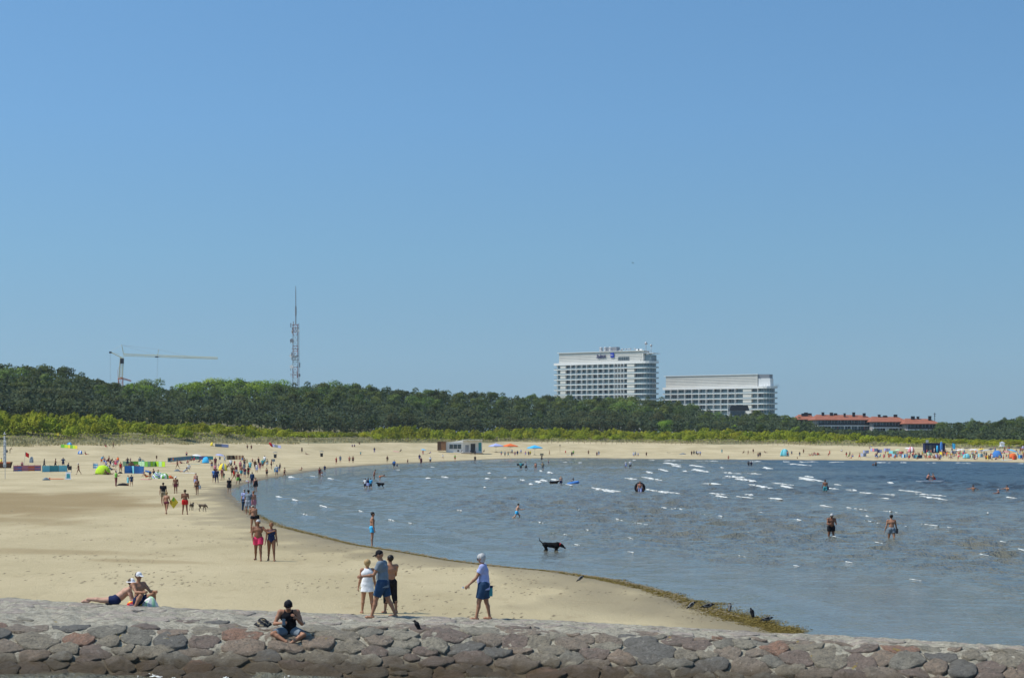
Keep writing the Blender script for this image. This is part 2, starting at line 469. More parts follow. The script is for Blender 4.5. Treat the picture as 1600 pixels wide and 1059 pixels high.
def make_sea():
    pxs = np.concatenate([np.linspace(-9000, -500, 20), np.arange(-400, -20, 20), np.arange(-20, 1640, 4.0), np.arange(1650, 2300, 20), np.linspace(2400, 12000, 20)])
    ds = np.concatenate([np.linspace(4, 38, 18), geo(40, 640, 0.0052), geo(650, 9000, 0.2)])
    P, F, px = fan_grid(pxs, ds)
    sd = -shore_sd(P)
    z = wave_z(P[:, 0], P[:, 1], np.maximum(sd, 0)) * sstep(900, 500, P[:, 1])
    me = np_mesh('sea', np.column_stack([P, z + 0.01]), F)
    depth = np.clip(sd / 60, 0, 1)
    A = me.color_attributes.new('cover', 'FLOAT_COLOR', 'POINT')
    X, Y = P[:, 0], P[:, 1]
    # sandbar: water over it is sandy brown, beyond it deep and blue
    deep = sstep(-0.15, 1.45, (X - 12 - (Y - 180) * 0.045) / 38 + 0.25 * vnoise(X / 12, Y / 30, 51)) * sstep(120, 260, Y)
    A.data.foreach_set('color', np.column_stack([depth, deep, sstep(0.4, 5, sd), np.ones(len(X))]).astype(np.float32).ravel())
    m = bpy.data.materials.new('sea_water'); m.use_nodes = True
    nt = m.node_tree; N = nt.nodes; L = nt.links
    b = N['Principled BSDF']
    b.inputs['Roughness'].default_value = 0.09; b.inputs['IOR'].default_value = 1.333
    at = N.new('ShaderNodeAttribute'); at.attribute_name = 'cover'
    sp = N.new('ShaderNodeSeparateColor'); L.new(at.outputs['Color'], sp.inputs[0])
    tc = N.new('ShaderNodeTexCoord')
    def noise(s, det, rough, sc):
        mp = N.new('ShaderNodeMapping'); mp.inputs['Scale'].default_value = sc
        mp.inputs['Rotation'].default_value = (0, 0, 0.2)
        L.new(tc.outputs['Object'], mp.inputs['Vector'])
        n = N.new('ShaderNodeTexNoise'); n.inputs['Scale'].default_value = s
        n.inputs['Detail'].default_value = det; n.inputs['Roughness'].default_value = rough
        L.new(mp.outputs[0], n.inputs['Vector']); return n.outputs[0]
    def mix(a, b2, f):
        x = N.new('ShaderNodeMix'); x.data_type = 'RGBA'
        for s, v in ((x.inputs[0], f), (x.inputs[6], a), (x.inputs[7], b2)):
            if isinstance(v, bpy.types.NodeSocket): L.new(v, s)
            elif isinstance(v, tuple): s.default_value = (*v, 1)
            else: s.default_value = v
        return x.outputs[2]
    def rng(v, a, b2, c=0, d=1):
        x = N.new('ShaderNodeMapRange'); x.inputs[1].default_value = a; x.inputs[2].default_value = b2
        x.inputs[3].default_value = c; x.inputs[4].default_value = d
        L.new(v, x.inputs[0]); return x.outputs[0]
    nb = noise(0.35, 5, 0.65, (1.0, 0.35, 1))
    shallow = mix((0.125, 0.122, 0.088), (0.165, 0.148, 0.098), rng(nb, 0.35, 0.75))
    body = mix(shallow, (0.003, 0.018, 0.036), sp.outputs[1])
    L.new(body, b.inputs['Base Color'])
    L.new(rng(sp.outputs[1], 0, 1, 0.09, 0.19), b.inputs['Roughness'])
    n1 = noise(0.95, 4, 0.66, (1, 0.42, 1)); n2 = noise(3.2, 4, 0.65, (1, 0.5, 1))
    s1 = N.new('ShaderNodeMath'); s1.operation = 'MULTIPLY_ADD'
    L.new(n2, s1.inputs[0]); s1.inputs[1].default_value = 0.30; L.new(n1, s1.inputs[2])
    bp = N.new('ShaderNodeBump'); bp.inputs['Distance'].default_value = 1.15
    s2 = N.new('ShaderNodeMath'); s2.operation = 'MULTIPLY_ADD'; L.new(sp.outputs[1], s2.inputs[0]); s2.inputs[1].default_value = 2.6; s2.inputs[2].default_value = 1.0
    s3 = N.new('ShaderNodeMath'); s3.operation = 'MULTIPLY'; L.new(s1.outputs[0], s3.inputs[0]); L.new(s2.outputs[0], s3.inputs[1])
    L.new(s3.outputs[0], bp.inputs['Height'])
    st = rng(sp.outputs[0], 0, 0.25, 0.10, 0.75)
    L.new(st, bp.inputs['Strength'])
    L.new(bp.outputs[0], b.inputs['Normal'])
    me.materials.append(m)
    o = bpy.data.objects.new('sea', me); link(o)
    tag(o, 'shallow rippled sea in the curve of the bay', kind='structure')
make_sea()
# ------------------------------------------------------------------ stone breakwater in the foreground
# across-coordinate s: 0 at the back edge (sand / water side) rising over the crest and down the seaward face
def bw_back(px):  return np.interp(px, [-300, 0, 300, 600, 840, 1140, 1300, 1600, 1900], [916, 932, 950, 960, 967, 984, 992, 1008, 1022])
CREST_Z = 0.88
def bw_section(px):
    """returns list of (d, z) from the back edge to below the water in front, for the ray column px"""
    yb = bw_back(px)
    db = FX * (HC - CREST_Z + 0.06) / (yb - HY)
    yf = np.interp(px, [-300, 0, 400, 800, 1200, 1600, 1900], [978, 981, 983, 988, 1003, 1022, 1036])
    df = FX * (HC - CREST_Z) / (yf - HY)
    return db, df
NU, = (1,)
def bw_point(px, s):
    """s in 0..1 crest, 1..2 sloping face. arrays"""
    db, df = bw_section(px)
    s = np.asarray(s, float)
    d_cr = db + (df - db) * np.clip(s, 0, 1)
    z_cr = CREST_Z - 0.06 * (1 - np.clip(s, 0, 1)) ** 2 - 0.02
    t = np.clip(s - 1, -0.5, 1.2)
    tt = np.clip(t, 0, 2)
    # rounded shoulder then a slope of about 35 degrees
    d = d_cr - 2.3 * tt
    z = np.where(s < 1, z_cr, CREST_Z - 0.02 - 1.03 * tt * sstep(-0.5, 0.4, tt))
    wob = 0.05 * vnoise(px / 26, s * 6, 61) + 0.025 * vnoise(px / 9, s * 18, 62)
    z = z + wob * sstep(0, 0.2, s)
    return (px - 800) * d / FX, d, z

def make_breakwater():
    root = empty('stone_breakwater', (0, 46, 0))
    tag(root, 'long low breakwater of mortared boulders across the foreground', 'breakwater')
    # bed of mortar
    pxs = np.arange(-420, 2020, 3.0)
    ss = np.concatenate([np.linspace(-0.12, 1, 46), np.linspace(1.012, 2.15, 90)])
    PX, S = np.meshgrid(pxs, ss)
    x, y, z = bw_point(PX, np.clip(S, 0, 3))
    z = np.where(S < 0, z - 0.5, z)
    y = np.where(S < 0, y + 0.25, y)
    z = z + 0.014 * vnoise(x * 7, y * 7, 63) + 0.030 * vnoise(x * 2.2, y * 4, 64) + 0.008
    V = np.column_stack([x.ravel(), y.ravel() - 46, z.ravel()])
    nr, nc = PX.shape
    idx = np.arange(nr * nc).reshape(nr, nc)
    F = np.stack([idx[:-1, :-1], idx[1:, :-1], idx[1:, 1:], idx[:-1, 1:]], -1).reshape(-1, 4)
    me = np_mesh('mortar_bed', V, F)
    m = bpy.data.materials.new('weathered_mortar'); m.use_nodes = True
    nt = m.node_tree; N = nt.nodes; L = nt.links
    b = N['Principled BSDF']; b.inputs['Roughness'].default_value = 0.9; b.inputs['Specular IOR Level'].default_value = 0.2
    stone_shader(m, [(0.0, (0.31, 0.285, 0.22)), (0.5, (0.42, 0.385, 0.30)), (1.0, (0.52, 0.48, 0.38))], 0.08, False)
    me.materials.append(m)
    bed = bpy.data.objects.new('mortar_bed', me); link(bed, root)
    return root

def stone_shader(m, stops, bump, per_object=True):
    nt = m.node_tree; N = nt.nodes; L = nt.links
    b = N['Principled BSDF']
    tc = N.new('ShaderNodeTexCoord'); geo_ = N.new('ShaderNodeNewGeometry')
    def noise(s, det=5, rough=0.65, src=None):
        n = N.new('ShaderNodeTexNoise'); n.inputs['Scale'].default_value = s
        n.inputs['Detail'].default_value = det; n.inputs['Roughness'].default_value = rough
        L.new(src or geo_.outputs['Position'], n.inputs['Vector']); return n.outputs[0]
    def rng(v, a, b2, c=0, d=1):
        x = N.new('ShaderNodeMapRange'); x.inputs[1].default_value = a; x.inputs[2].default_value = b2
        x.inputs[3].default_value = c; x.inputs[4].default_value = d
        L.new(v, x.inputs[0]); return x.outputs[0]
    def mix(a, b2, f, mode='MIX'):
        x = N.new('ShaderNodeMix'); x.data_type = 'RGBA'; x.blend_type = mode
        for s, v in ((x.inputs[0], f), (x.inputs[6], a), (x.inputs[7], b2)):
            if isinstance(v, bpy.types.NodeSocket): L.new(v, s)
            elif isinstance(v, tuple): s.default_value = (*v, 1)
            else: s.default_value = v
        return x.outputs[2]
    cr = N.new('ShaderNodeValToRGB')
    cr.color_ramp.interpolation = 'CONSTANT' if per_object else 'LINEAR'
    while len(cr.color_ramp.elements) < len(stops): cr.color_ramp.elements.new(0.5)
    for e, (p, c) in zip(cr.color_ramp.elements, stops):
        e.position = p; e.color = (*c, 1)
    if per_object:
        oi = N.new('ShaderNodeObjectInfo'); L.new(oi.outputs['Random'], cr.inputs[0])
    else:
        L.new(rng(noise(2.3), 0.3, 0.7), cr.inputs[0])
    col = cr.outputs[0]
    # grain: light and dark crystals
    col = mix(col, (0.05, 0.045, 0.04), rng(noise(13, 6, 0.88), 0.51, 0.60, 0, 0.70))
    col = mix(col, (0.55, 0.50, 0.43), rng(noise(10, 6, 0.88), 0.56, 0.64, 0, 0.50))
    col = mix(col, (0.12, 0.11, 0.09), rng(noise(4.1, 7, 0.8), 0.47, 0.64, 0, 0.65))
    # yellow lichen in spots
    lich = noise(1.7, 5, 0.7)
    col = mix(col, (0.33, 0.24, 0.05), rng(lich, 0.665, 0.70, 0, 0.7))
    # brown algae towards the water line
    sep = N.new('ShaderNodeSeparateXYZ'); L.new(geo_.outputs['Position'], sep.inputs[0])
    add = N.new('ShaderNodeMath'); add.operation = 'MULTIPLY_ADD'
    L.new(noise(3.5, 4, 0.6), add.inputs[0]); add.inputs[1].default_value = 0.5; L.new(sep.outputs[2], add.inputs[2])
    wetf = rng(add.outputs[0], 0.46, 0.80, 1, 0)
    col = mix(col, (0.075, 0.050, 0.022), rng(wetf, 0, 1, 0, 0.85))
    L.new(col, b.inputs['Base Color'])
    L.new(rng(wetf, 0, 1, 0.88, 0.38), b.inputs['Roughness'])
    bp = N.new('ShaderNodeBump'); bp.inputs['Strength'].default_value = 0.9; bp.inputs['Distance'].default_value = bump
    L.new(noise(7, 9, 0.8), bp.inputs['Height']); L.new(bp.outputs[0], b.inputs['Normal'])
    return m

BREAKWATER = make_breakwater()

def clip_poly(poly, n, c):
    """keep the side n.p <= c"""
    out = []
    k = len(poly)
    for i in range(k):
        a = poly[i]; b = poly[(i + 1) % k]
        da = n[0] * a[0] + n[1] * a[1] - c; db = n[0] * b[0] + n[1] * b[1] - c
        if da <= 0: out.append(a)
        if (da < 0) != (db < 0):
            t = da / (da - db)
            out.append((a[0] + (b[0] - a[0]) * t, a[1] + (b[1] - a[1]) * t))
    return out

def make_stones():
    rng = random.Random(11)
    m = bpy.data.materials.new('boulder_granite'); m.use_nodes = True
    m.node_tree.nodes['Principled BSDF'].inputs['Specular IOR Level'].default_value = 0.25
    stone_shader(m, [(0.0, (0.265, 0.215, 0.165)), (0.18, (0.24, 0.222, 0.18)), (0.36, (0.28, 0.215, 0.16)), (0.50, (0.165, 0.157, 0.14)),
                     (0.60, (0.275, 0.24, 0.18)), (0.76, (0.215, 0.165, 0.135)), (0.88, (0.31, 0.28, 0.215)), (0.955, (0.30, 0.18, 0.125))], 0.12)
    # seeds in (u,v): u metres along, v metres across (0..1 crest narrow, then the face)
    FACE = 2.5; CR = 3.2
    seeds = []
    tries = 0
    def want(u, v):
        return (0.36 if v < 0 else 0.37) * (1 + 0.38 * float(vnoise(u * 0.9, v * 1.3, 77)))
    grid = {}
    for tries in range(60000):
        u = rng.uniform(-17, 17); v = rng.uniform(-CR, FACE + 0.4)
        r = want(u, v) * rng.choice([0.75, 1.0, 1.0, 1.3])
        ok = True
        gi, gj = int(u // 1), int(v // 1)
        for a_ in (-1, 0, 1):
            for b_ in (-1, 0, 1):
                for (u2, v2, r2) in grid.get((gi + a_, gj + b_), ()):
                    if ((u - u2) / 1.45) ** 2 + (v - v2) ** 2 < (0.5 * (r + r2) * 1.25) ** 2: ok = False; break
                if not ok: break
            if not ok: break
        if ok:
            grid.setdefault((gi, gj), []).append((u, v, r)); seeds.append((u, v, r, r))
    cand = []
    for i, (u, v, w, h) in enumerate(seeds):

        ax, ay = 1.0, 1.6                    # cells are wider than tall
        poly = [(u - 1.2, v - 0.9), (u + 1.2, v - 0.9), (u + 1.2, v + 0.9), (u - 1.2, v + 0.9)]
        for j, (u2, v2, _, _h) in enumerate(seeds):
            if i == j or abs(u2 - u) > 2.2 or abs(v2 - v) > 1.6: continue
            nx, ny = (u2 - u) * ax, (v2 - v) * ay * ay
            f_ = w / (w + _) * 0.6 + 0.2
            mx, my = u + (u2 - u) * f_, v + (v2 - v) * f_
            poly = clip_poly(poly, (nx, ny), nx * mx + ny * my)
            if len(poly) < 3: break
        if len(poly) < 3: continue
        cand.append((u, v, poly))
    n_obj = 0
    stuffV, stuffF = [], []
    stones = []
    for (u, v, poly) in cand:
        cx = sum(p[0] for p in poly) / len(poly); cy = sum(p[1] for p in poly) / len(poly)
        # chaikin then resample by angle, inset for the mortar joint
        pts = poly
        for _ in range(2):
            q = []
            for i in range(len(pts)):
                a = pts[i]; b = pts[(i + 1) % len(pts)]
                q += [(a[0] * .90 + b[0] * .10, a[1] * .90 + b[1] * .10), (a[0] * .10 + b[0] * .90, a[1] * .10 + b[1] * .90)]
            pts = q
        ins = rng.choice([0.005, 0.012, 0.02, 0.035, 0.07]) + (0.03 if v < 0 else 0)
        rad = max(math.hypot(p[0] - cx, p[1] - cy) for p in pts)
        if rad < 0.13: continue
        if v < -0.4 and rng.random() < 0.45: continue
        seed = rng.random() * 100
        ring0 = []
        K = 22
        P = np.array(pts); ang = np.arctan2(P[:, 1] - cy, P[:, 0] - cx); rr = np.hypot(P[:, 0] - cx, P[:, 1] - cy)
        o = np.argsort(ang); ang = ang[o]; rr = rr[o]
        th = np.linspace(-PI, PI, K, endpoint=False)
        R = np.interp(th, np.concatenate([ang - 2 * PI, ang, ang + 2 * PI]), np.tile(rr, 3))
        R = np.maximum(R - ins, 0.06) * (1 + 0.07 * vnoise(np.cos(th) * 2 + seed, np.sin(th) * 2, 71) + 0.07 * vnoise(np.cos(th) * 4 + seed, np.sin(th) * 4, 73))
        tall = (0.004 + 0.016 * rng.random()) if v < -0.5 else ((0.02 + 0.03 * rng.random()) if v < 0.3 else (0.035 + 0.045 * rng.random()))
        tilt = (rng.uniform(-0.10, 0.10), rng.uniform(-0.12, 0.12))
        rings = [(1.0, -0.06), (0.985, tall * 0.75), (0.93, tall * 0.97), (0.55, tall * 1.0)]
        U = []; Vv = []; Hh = []
        for f, hh in rings:
            uu = cx + np.cos(th) * R * f; vv = cy + np.sin(th) * R * f
            H = hh + (0.038 * vnoise(uu * 4 + seed, vv * 4, 72) + 0.022 * vnoise(uu * 11 + seed, vv * 11, 74) + (uu - cx) * tilt[0] + (vv - cy) * tilt[1]) * (0 if f == 1.0 else min(1.0, tall / 0.06))
            U.append(uu); Vv.append(vv); Hh.append(H)
        U = np.concatenate(U + [[cx]]); Vv = np.concatenate(Vv + [[cy]]); Hh = np.concatenate(Hh + [[tall * 1.02]])
        stones.append((cx, cy, U, Vv, Hh))
    # nearest to the camera / in the frame first
    def vis(s):
        return (0 if (-14.0 < s[0] < 13.6 and s[1] > -1.1) else 1, -s[1])
    stones.sort(key=vis)
    K = 22
    F = []
    for j in range(3):
        for i in range(K):
            F.append((j * K + i, j * K + (i + 1) % K, (j + 1) * K + (i + 1) % K, (j + 1) * K + i))
    F4 = np.array(F)
    C0 = 4 * K
    for k, (cx, cy, U, Vv, Hh) in enumerate(stones):
        px = 800 + U / 47.0 * FX
        s = np.where(Vv < 0, 1 + Vv / CR, 1 + Vv / FACE)
        e = 0.02
        x, y, z = bw_point(px, s)
        x1, y1, z1 = bw_point(px, s + e)
        nrm = np.stack([np.zeros_like(x), (z1 - z), -(y1 - y)], 1)
        nrm /= np.linalg.norm(nrm, axis=1)[:, None] + 1e-9
        nrm *= np.sign(nrm[:, 2:3] + 1e-9)
        V = np.column_stack([x, y, z]) + nrm * Hh[:, None] + np.array([0, 0, 0.006])
        faces = [tuple(f) for f in F] + [(3 * K + i, 3 * K + (i + 1) % K, C0) for i in range(K)]
        if k < 300:
            c = V.mean(0)
            me = bpy.data.meshes.new('stone')
            me.from_pydata([tuple(p) for p in (V - c)], [], faces)
            me.polygons.foreach_set('use_smooth', [True] * len(faces))
            me.materials.append(m)
            o = bpy.data.objects.new('stone', me); link(o, BREAKWATER)
            o.location = (c[0], c[1] - 46, c[2])
        else:
            base = sum(len(a) for a in stuffV)
            stuffV.append(V - np.array([0, 46, 0])); stuffF += [tuple(i + base for i in f) for f in faces]
    if stuffV:
        V = np.concatenate(stuffV)
        me = bpy.data.meshes.new('stone_field'); me.from_pydata([tuple(p) for p in V], [], stuffF)
        me.polygons.foreach_set('use_smooth', [True] * len(stuffF))
        me.materials.append(stone_shader(_new_stone(), [(0.0, (0.17, 0.15, 0.13)), (0.5, (0.32, 0.27, 0.22)), (1.0, (0.36, 0.31, 0.25))], 0.03, False))
        o = bpy.data.objects.new('far_stones', me); link(o, BREAKWATER); tag(o, kind='stuff')
    print('stones', len(stones))

def _new_stone():
    m = bpy.data.materials.new('boulder_granite_flush'); m.use_nodes = True
    return m
make_stones()
# ------------------------------------------------------------------ vegetation
TREE_TOP = np.array([(-400, 560), (0, 566), (30, 574), (60, 570), (100, 573), (130, 582), (160, 592), (190, 598), (215, 592), (235, 592), (250, 600), (265, 604),
    (285, 598), (310, 590), (340, 591), (380, 588), (405, 596), (430, 592), (460, 599), (500, 598), (540, 596), (560, 598), (590, 603), (640, 607),
    (700, 611), (760, 613), (800, 616), (860, 617), (950, 620), (1000, 620), (1045, 622), (1065, 627), (1090, 633), (1110, 641), (1140, 647), (1165, 645),
    (1185, 640), (1215, 646), (1240, 651), (1260, 653), (1278, 658), (1292, 665), (1305, 669), (1452, 670), (1468, 657), (1500, 658), (1520, 654), (1545, 658),
    (1570, 652), (1600, 650), (2000, 655)], float)
SHRUB_TOP = np.array([(-400, 640), (0, 643), (60, 646), (100, 651), (150, 647), (200, 656), (250, 661), (300, 659), (380, 665), (440, 669), (470, 676), (500, 675),
    (560, 675), (600, 666), (640, 665), (680, 672), (760, 671), (800, 669), (900, 669), (1000, 672), (1040, 675), (1100, 671), (1200, 672), (1280, 675),
    (1320, 676), (1400, 681), (1500, 686), (1600, 688), (2000, 688)], float)
def ttop(px): return float(np.interp(px, TREE_TOP[:, 0], TREE_TOP[:, 1]))
def stop_(px): return float(np.interp(px, SHRUB_TOP[:, 0], SHRUB_TOP[:, 1]))

def foliage_mat(name, dark, light, hue=0.02, lo=0.75, hi=1.3):
    m = bpy.data.materials.new(name); m.use_nodes = True
    nt = m.node_tree; N = nt.nodes; L = nt.links
    b = N['Principled BSDF']; b.inputs['Roughness'].default_value = 0.75; b.inputs['Specular IOR Level'].default_value = 0.18
    ge = N.new('ShaderNodeNewGeometry')
    nz = N.new('ShaderNodeTexNoise'); nz.inputs['Scale'].default_value = 0.22; nz.inputs['Detail'].default_value = 4
    L.new(ge.outputs['Position'], nz.inputs['Vector'])
    mr = N.new('ShaderNodeMapRange'); mr.inputs[1].default_value = 0.35; mr.inputs[2].default_value = 0.65
    L.new(nz.outputs[0], mr.inputs[0])
    mx = N.new('ShaderNodeMix'); mx.data_type = 'RGBA'
    L.new(mr.outputs[0], mx.inputs[0]); mx.inputs[6].default_value = (*dark, 1); mx.inputs[7].default_value = (*light, 1)
    hs = N.new('ShaderNodeHueSaturation')
    L.new(mx.outputs[2], hs.inputs['Color'])
    L.new(obj_rand(nt, lo, hi), hs.inputs['Value'])
    oi = N.new('ShaderNodeObjectInfo'); m2 = N.new('ShaderNodeMath'); m2.operation = 'MULTIPLY'; m2.inputs[1].default_value = 7.13
    fr = N.new('ShaderNodeMath'); fr.operation = 'FRACT'
    L.new(oi.outputs['Random'], m2.inputs[0]); L.new(m2.outputs[0], fr.inputs[0])
    mh = N.new('ShaderNodeMapRange'); mh.inputs[3].default_value = 0.5 - hue; mh.inputs[4].default_value = 0.5 + hue
    L.new(fr.outputs[0], mh.inputs[0]); L.new(mh.outputs[0], hs.inputs['Hue'])
    L.new(hs.outputs[0], b.inputs['Base Color'])
    tr = N.new('ShaderNodeBsdfTranslucent'); L.new(hs.outputs[0], tr.inputs['Color'])
    ms = N.new('ShaderNodeMixShader'); ms.inputs[0].default_value = 0.22
    L.new(b.outputs[0], ms.inputs[1]); L.new(tr.outputs[0], ms.inputs[2]); L.new(ms.outputs[0], N['Material Output'].inputs[0])
    return m

F_PINE = foliage_mat('pine_needles', (0.052, 0.076, 0.018), (0.125, 0.162, 0.036), 0.022, 0.6, 1.4)
F_GREY = foliage_mat('dwarf_pine_needles', (0.064, 0.080, 0.028), (0.130, 0.148, 0.052), 0.015, 0.65, 1.3)
F_LEAF = foliage_mat('broad_leaves', (0.14, 0.22, 0.022), (0.27, 0.38, 0.038), 0.015, 0.75, 1.2)
F_MID = foliage_mat('oak_leaves', (0.065, 0.105, 0.024), (0.145, 0.205, 0.040), 0.02, 0.75, 1.35)
F_WILLOW = foliage_mat('willow_leaves', (0.20, 0.24, 0.014), (0.40, 0.42, 0.024), 0.018, 0.72, 1.15)
BARK = mat('bark', (0.10, 0.075, 0.055), 0.9, var=0.3, scale=4)

def leaf_cloud(rng, blobs, n, size, up=0.35):
    """blobs: list of (centre, radii); n leaf faces spread over their outer shells"""
    blobs_c = np.array([b[0] for b in blobs]); blobs_r = np.array([b[1] for b in blobs])
    w = (blobs_r.prod(1)) ** (2 / 3); w /= w.sum()
    k = rng.choice(len(blobs), size=n, p=w)
    d = rng.normal(size=(n, 3)); d /= np.linalg.norm(d, axis=1)[:, None]
    d[:, 2] = np.where(d[:, 2] < -0.35, -d[:, 2], d[:, 2])
    r = rng.uniform(0.72, 1.06, n) ** 1.0
    P = blobs_c[k] + d * blobs_r[k] * r[:, None]
    nrm = d + rng.normal(size=(n, 3)) * 0.38 + np.array([0, 0, up])
    nrm /= np.linalg.norm(nrm, axis=1)[:, None]
    a = np.cross(nrm, rng.normal(size=(n, 3))); a /= np.linalg.norm(a, axis=1)[:, None]
    b = np.cross(nrm, a)
    s = size * rng.uniform(0.6, 1.35, n)[:, None]
    q = s * rng.uniform(0.35, 0.75, n)[:, None]
    V = np.stack([P - a * s - b * q * .6, P + a * s * .2 - b * q, P + a * s, P - a * s * .1 + b * q], 1).reshape(-1, 3)
    F = np.arange(4 * n).reshape(n, 4)
    return V, F

def crown_mesh(name, seed, kind, n, size, material):
    """unit tree: height 1, crown radius given by kind, base at z=0"""
    rng = np.random.default_rng(seed)
    blobs = []
    if kind == 'pine':
        for i in range(15):
            h = rng.uniform(0.28, 0.90)
            rad = 0.34 * (1 - abs(h - 0.55) ** 1.5 * 1.9) * rng.uniform(0.35, 1.0)
            a = rng.uniform(0, 6.28)
            r = rng.uniform(0.10, 0.17)
            blobs.append(((math.cos(a) * rad, math.sin(a) * rad, h), (r * 1.1, r * 1.1, r * 0.62)))
        blobs.append(((0, 0, 0.60), (0.24, 0.24, 0.30)))
        blobs.append(((rng.uniform(-.05, .05), 0, 0.90), (0.11, 0.11, 0.10)))
    elif kind == 'bushpine':
        for i in range(14):
            h = rng.uniform(0.12, 0.78)
            rad = 0.55 * math.sqrt(max(0.1, 1 - h)) * rng.uniform(0.4, 1)
            a = rng.uniform(0, 6.28); r = rng.uniform(0.15, 0.24)
            blobs.append(((math.cos(a) * rad, math.sin(a) * rad, h), (r, r, r * 0.8)))
        blobs.append(((0, 0, 0.45), (0.42, 0.42, 0.42)))
    elif kind == 'leafy':
        for i in range(18):
            h = rng.uniform(0.25, 0.84)
            rad = 0.40 * math.sqrt(max(0.05, 1 - ((h - 0.5) / 0.55) ** 2)) * rng.uniform(0.5, 1)
            a = rng.uniform(0, 6.28); r = rng.uniform(0.12, 0.19)
            blobs.append(((math.cos(a) * rad, math.sin(a) * rad, h), (r, r, r * 0.85)))
        blobs.append(((0, 0, 0.58), (0.33, 0.33, 0.34)))
    else:   # willow: many upright sprays
        for i in range(26):
            a = rng.uniform(0, 6.28); rad = rng.uniform(0.05, 0.62)
            h = rng.uniform(0.30, 0.82) * (1 - 0.35 * rad)
            r = rng.uniform(0.10, 0.17)
            blobs.append(((math.cos(a) * rad, math.sin(a) * rad, h), (r * 0.8, r * 0.8, r * 1.35)))
        blobs.append(((0, 0, 0.36), (0.52, 0.52, 0.36)))
    V, F = leaf_cloud(rng, blobs, n, size)
    V[:, 2] = np.maximum(V[:, 2], 0.01)
    if kind == 'willow':
        # sprays lean with the wind and stand upright
        V[:, 0] += 0.10 * V[:, 2] ** 1.5
    V[:, 2] /= np.percentile(V[:, 2], 93.0 if kind == 'willow' else 98.5)
    me = np_mesh(name, V, F, smooth=False)
    me.materials.append(material)
    return me

def trunk_mesh(seed, top=0.8, r=0.022):
    rng = random.Random(seed); m = MB()
    p = Vector((0, 0, -0.03)); n = 5
    for i in range(n):
        q = Vector((rng.uniform(-.012, .012), rng.uniform(-.012, .012), top * (i + 1) / n))
        m.tube(p, q, r * (1 - i / n * 0.75), r * (1 - (i + 1) / n * 0.75), 7); p = q
        if i >= 1:
            a = rng.uniform(0, 6.28)
            m.tube(q, q + Vector((math.cos(a) * .2, math.sin(a) * .2, .12)), r * .35, r * .1, 5)
    return m.mesh('trunk', BARK, True)

CROWNS = {
    'pine': [crown_mesh('crown', 100 + i, 'pine', 2600, 0.020, F_PINE) for i in range(7)],
    'bushpine': [crown_mesh('crown', 200 + i, 'bushpine', 2300, 0.026, F_GREY) for i in range(5)],
    'leafy': [crown_mesh('crown', 300 + i, 'leafy', 3000, 0.019, F_LEAF) for i in range(4)],
    'oak': [crown_mesh('crown', 330 + i, 'leafy', 3000, 0.019, F_MID) for i in range(4)],
    'willow': [crown_mesh('willow_shrub', 400 + i, 'willow', 4200, 0.033, F_WILLOW) for i in range(6)],
}
TRUNKS = [trunk_mesh(i) for i in range(4)]

def spot_words(px):
    for a, b, w in ((-999, 70, 'at the far left'), (70, 165, 'left of the tower crane'), (165, 290, 'below the tower crane jib'), (290, 400, 'between the crane and the lattice mast'),
                    (400, 520, 'below the lattice mast'), (520, 680, 'right of the lattice mast'), (680, 780, 'behind the white beach hut'), (780, 868, 'left of the tall white hotel'),
                    (868, 1032, 'below the tall white hotel'), (1032, 1130, 'below the lower white hotel, left half'), (1130, 1240, 'below the lower white hotel, right half'),
                    (1240, 1300, 'left of the red-roofed flats'), (1300, 1465, 'fronting the red-roofed flats'), (1465, 9999, 'right of the red-roofed flats')):
        if a <= px < b: return w

TREE_RNG = random.Random(77)
KIND_WORDS = {'pine': ('dark round-topped pine', 'pine tree', 'pine_tree'), 'bushpine': ('low grey-green bushy pine', 'pine tree', 'dwarf_pine'),
              'leafy': ('bright yellow-green leafy tree', 'tree', 'leafy_tree'), 'oak': ('mid-green leafy tree', 'tree', 'leafy_tree')}
def place_tree(kind, px, d, top_py, row):
    x = (px - 800) * d / FX
    g = gz(x, d)
    h = HC + (HY - top_py) * d / FX - g
    if h < 1.5: return None
    words, cat, name = KIND_WORDS[kind]
    root = empty(name, (x, d, g), TREE_RNG.uniform(0, 6.28))
    wd = TREE_RNG.uniform(0.9, 1.15)
    if kind == 'pine': sx = max(h, 9) / h * 0.80 * wd; sx = min(sx, 1.6)
    elif kind == 'bushpine': sx = wd * 1.05
    else: sx = wd
    root.scale = (h * sx, h * sx, h)
    c = bpy.data.objects.new('crown', TREE_RNG.choice(CROWNS[kind])); link(c, root)
    t = bpy.data.objects.new('trunk', TREE_RNG.choice(TRUNKS)); link(t, root)
    lay = ['at the wood edge', 'low in the wood', 'mid-wood', 'mid-wood', 'high in the wood', 'on the skyline'][row]
    tag(root, '%s %s %s' % (words, lay, spot_words(px)), cat, 'trees of the wood behind the dunes')
    return root

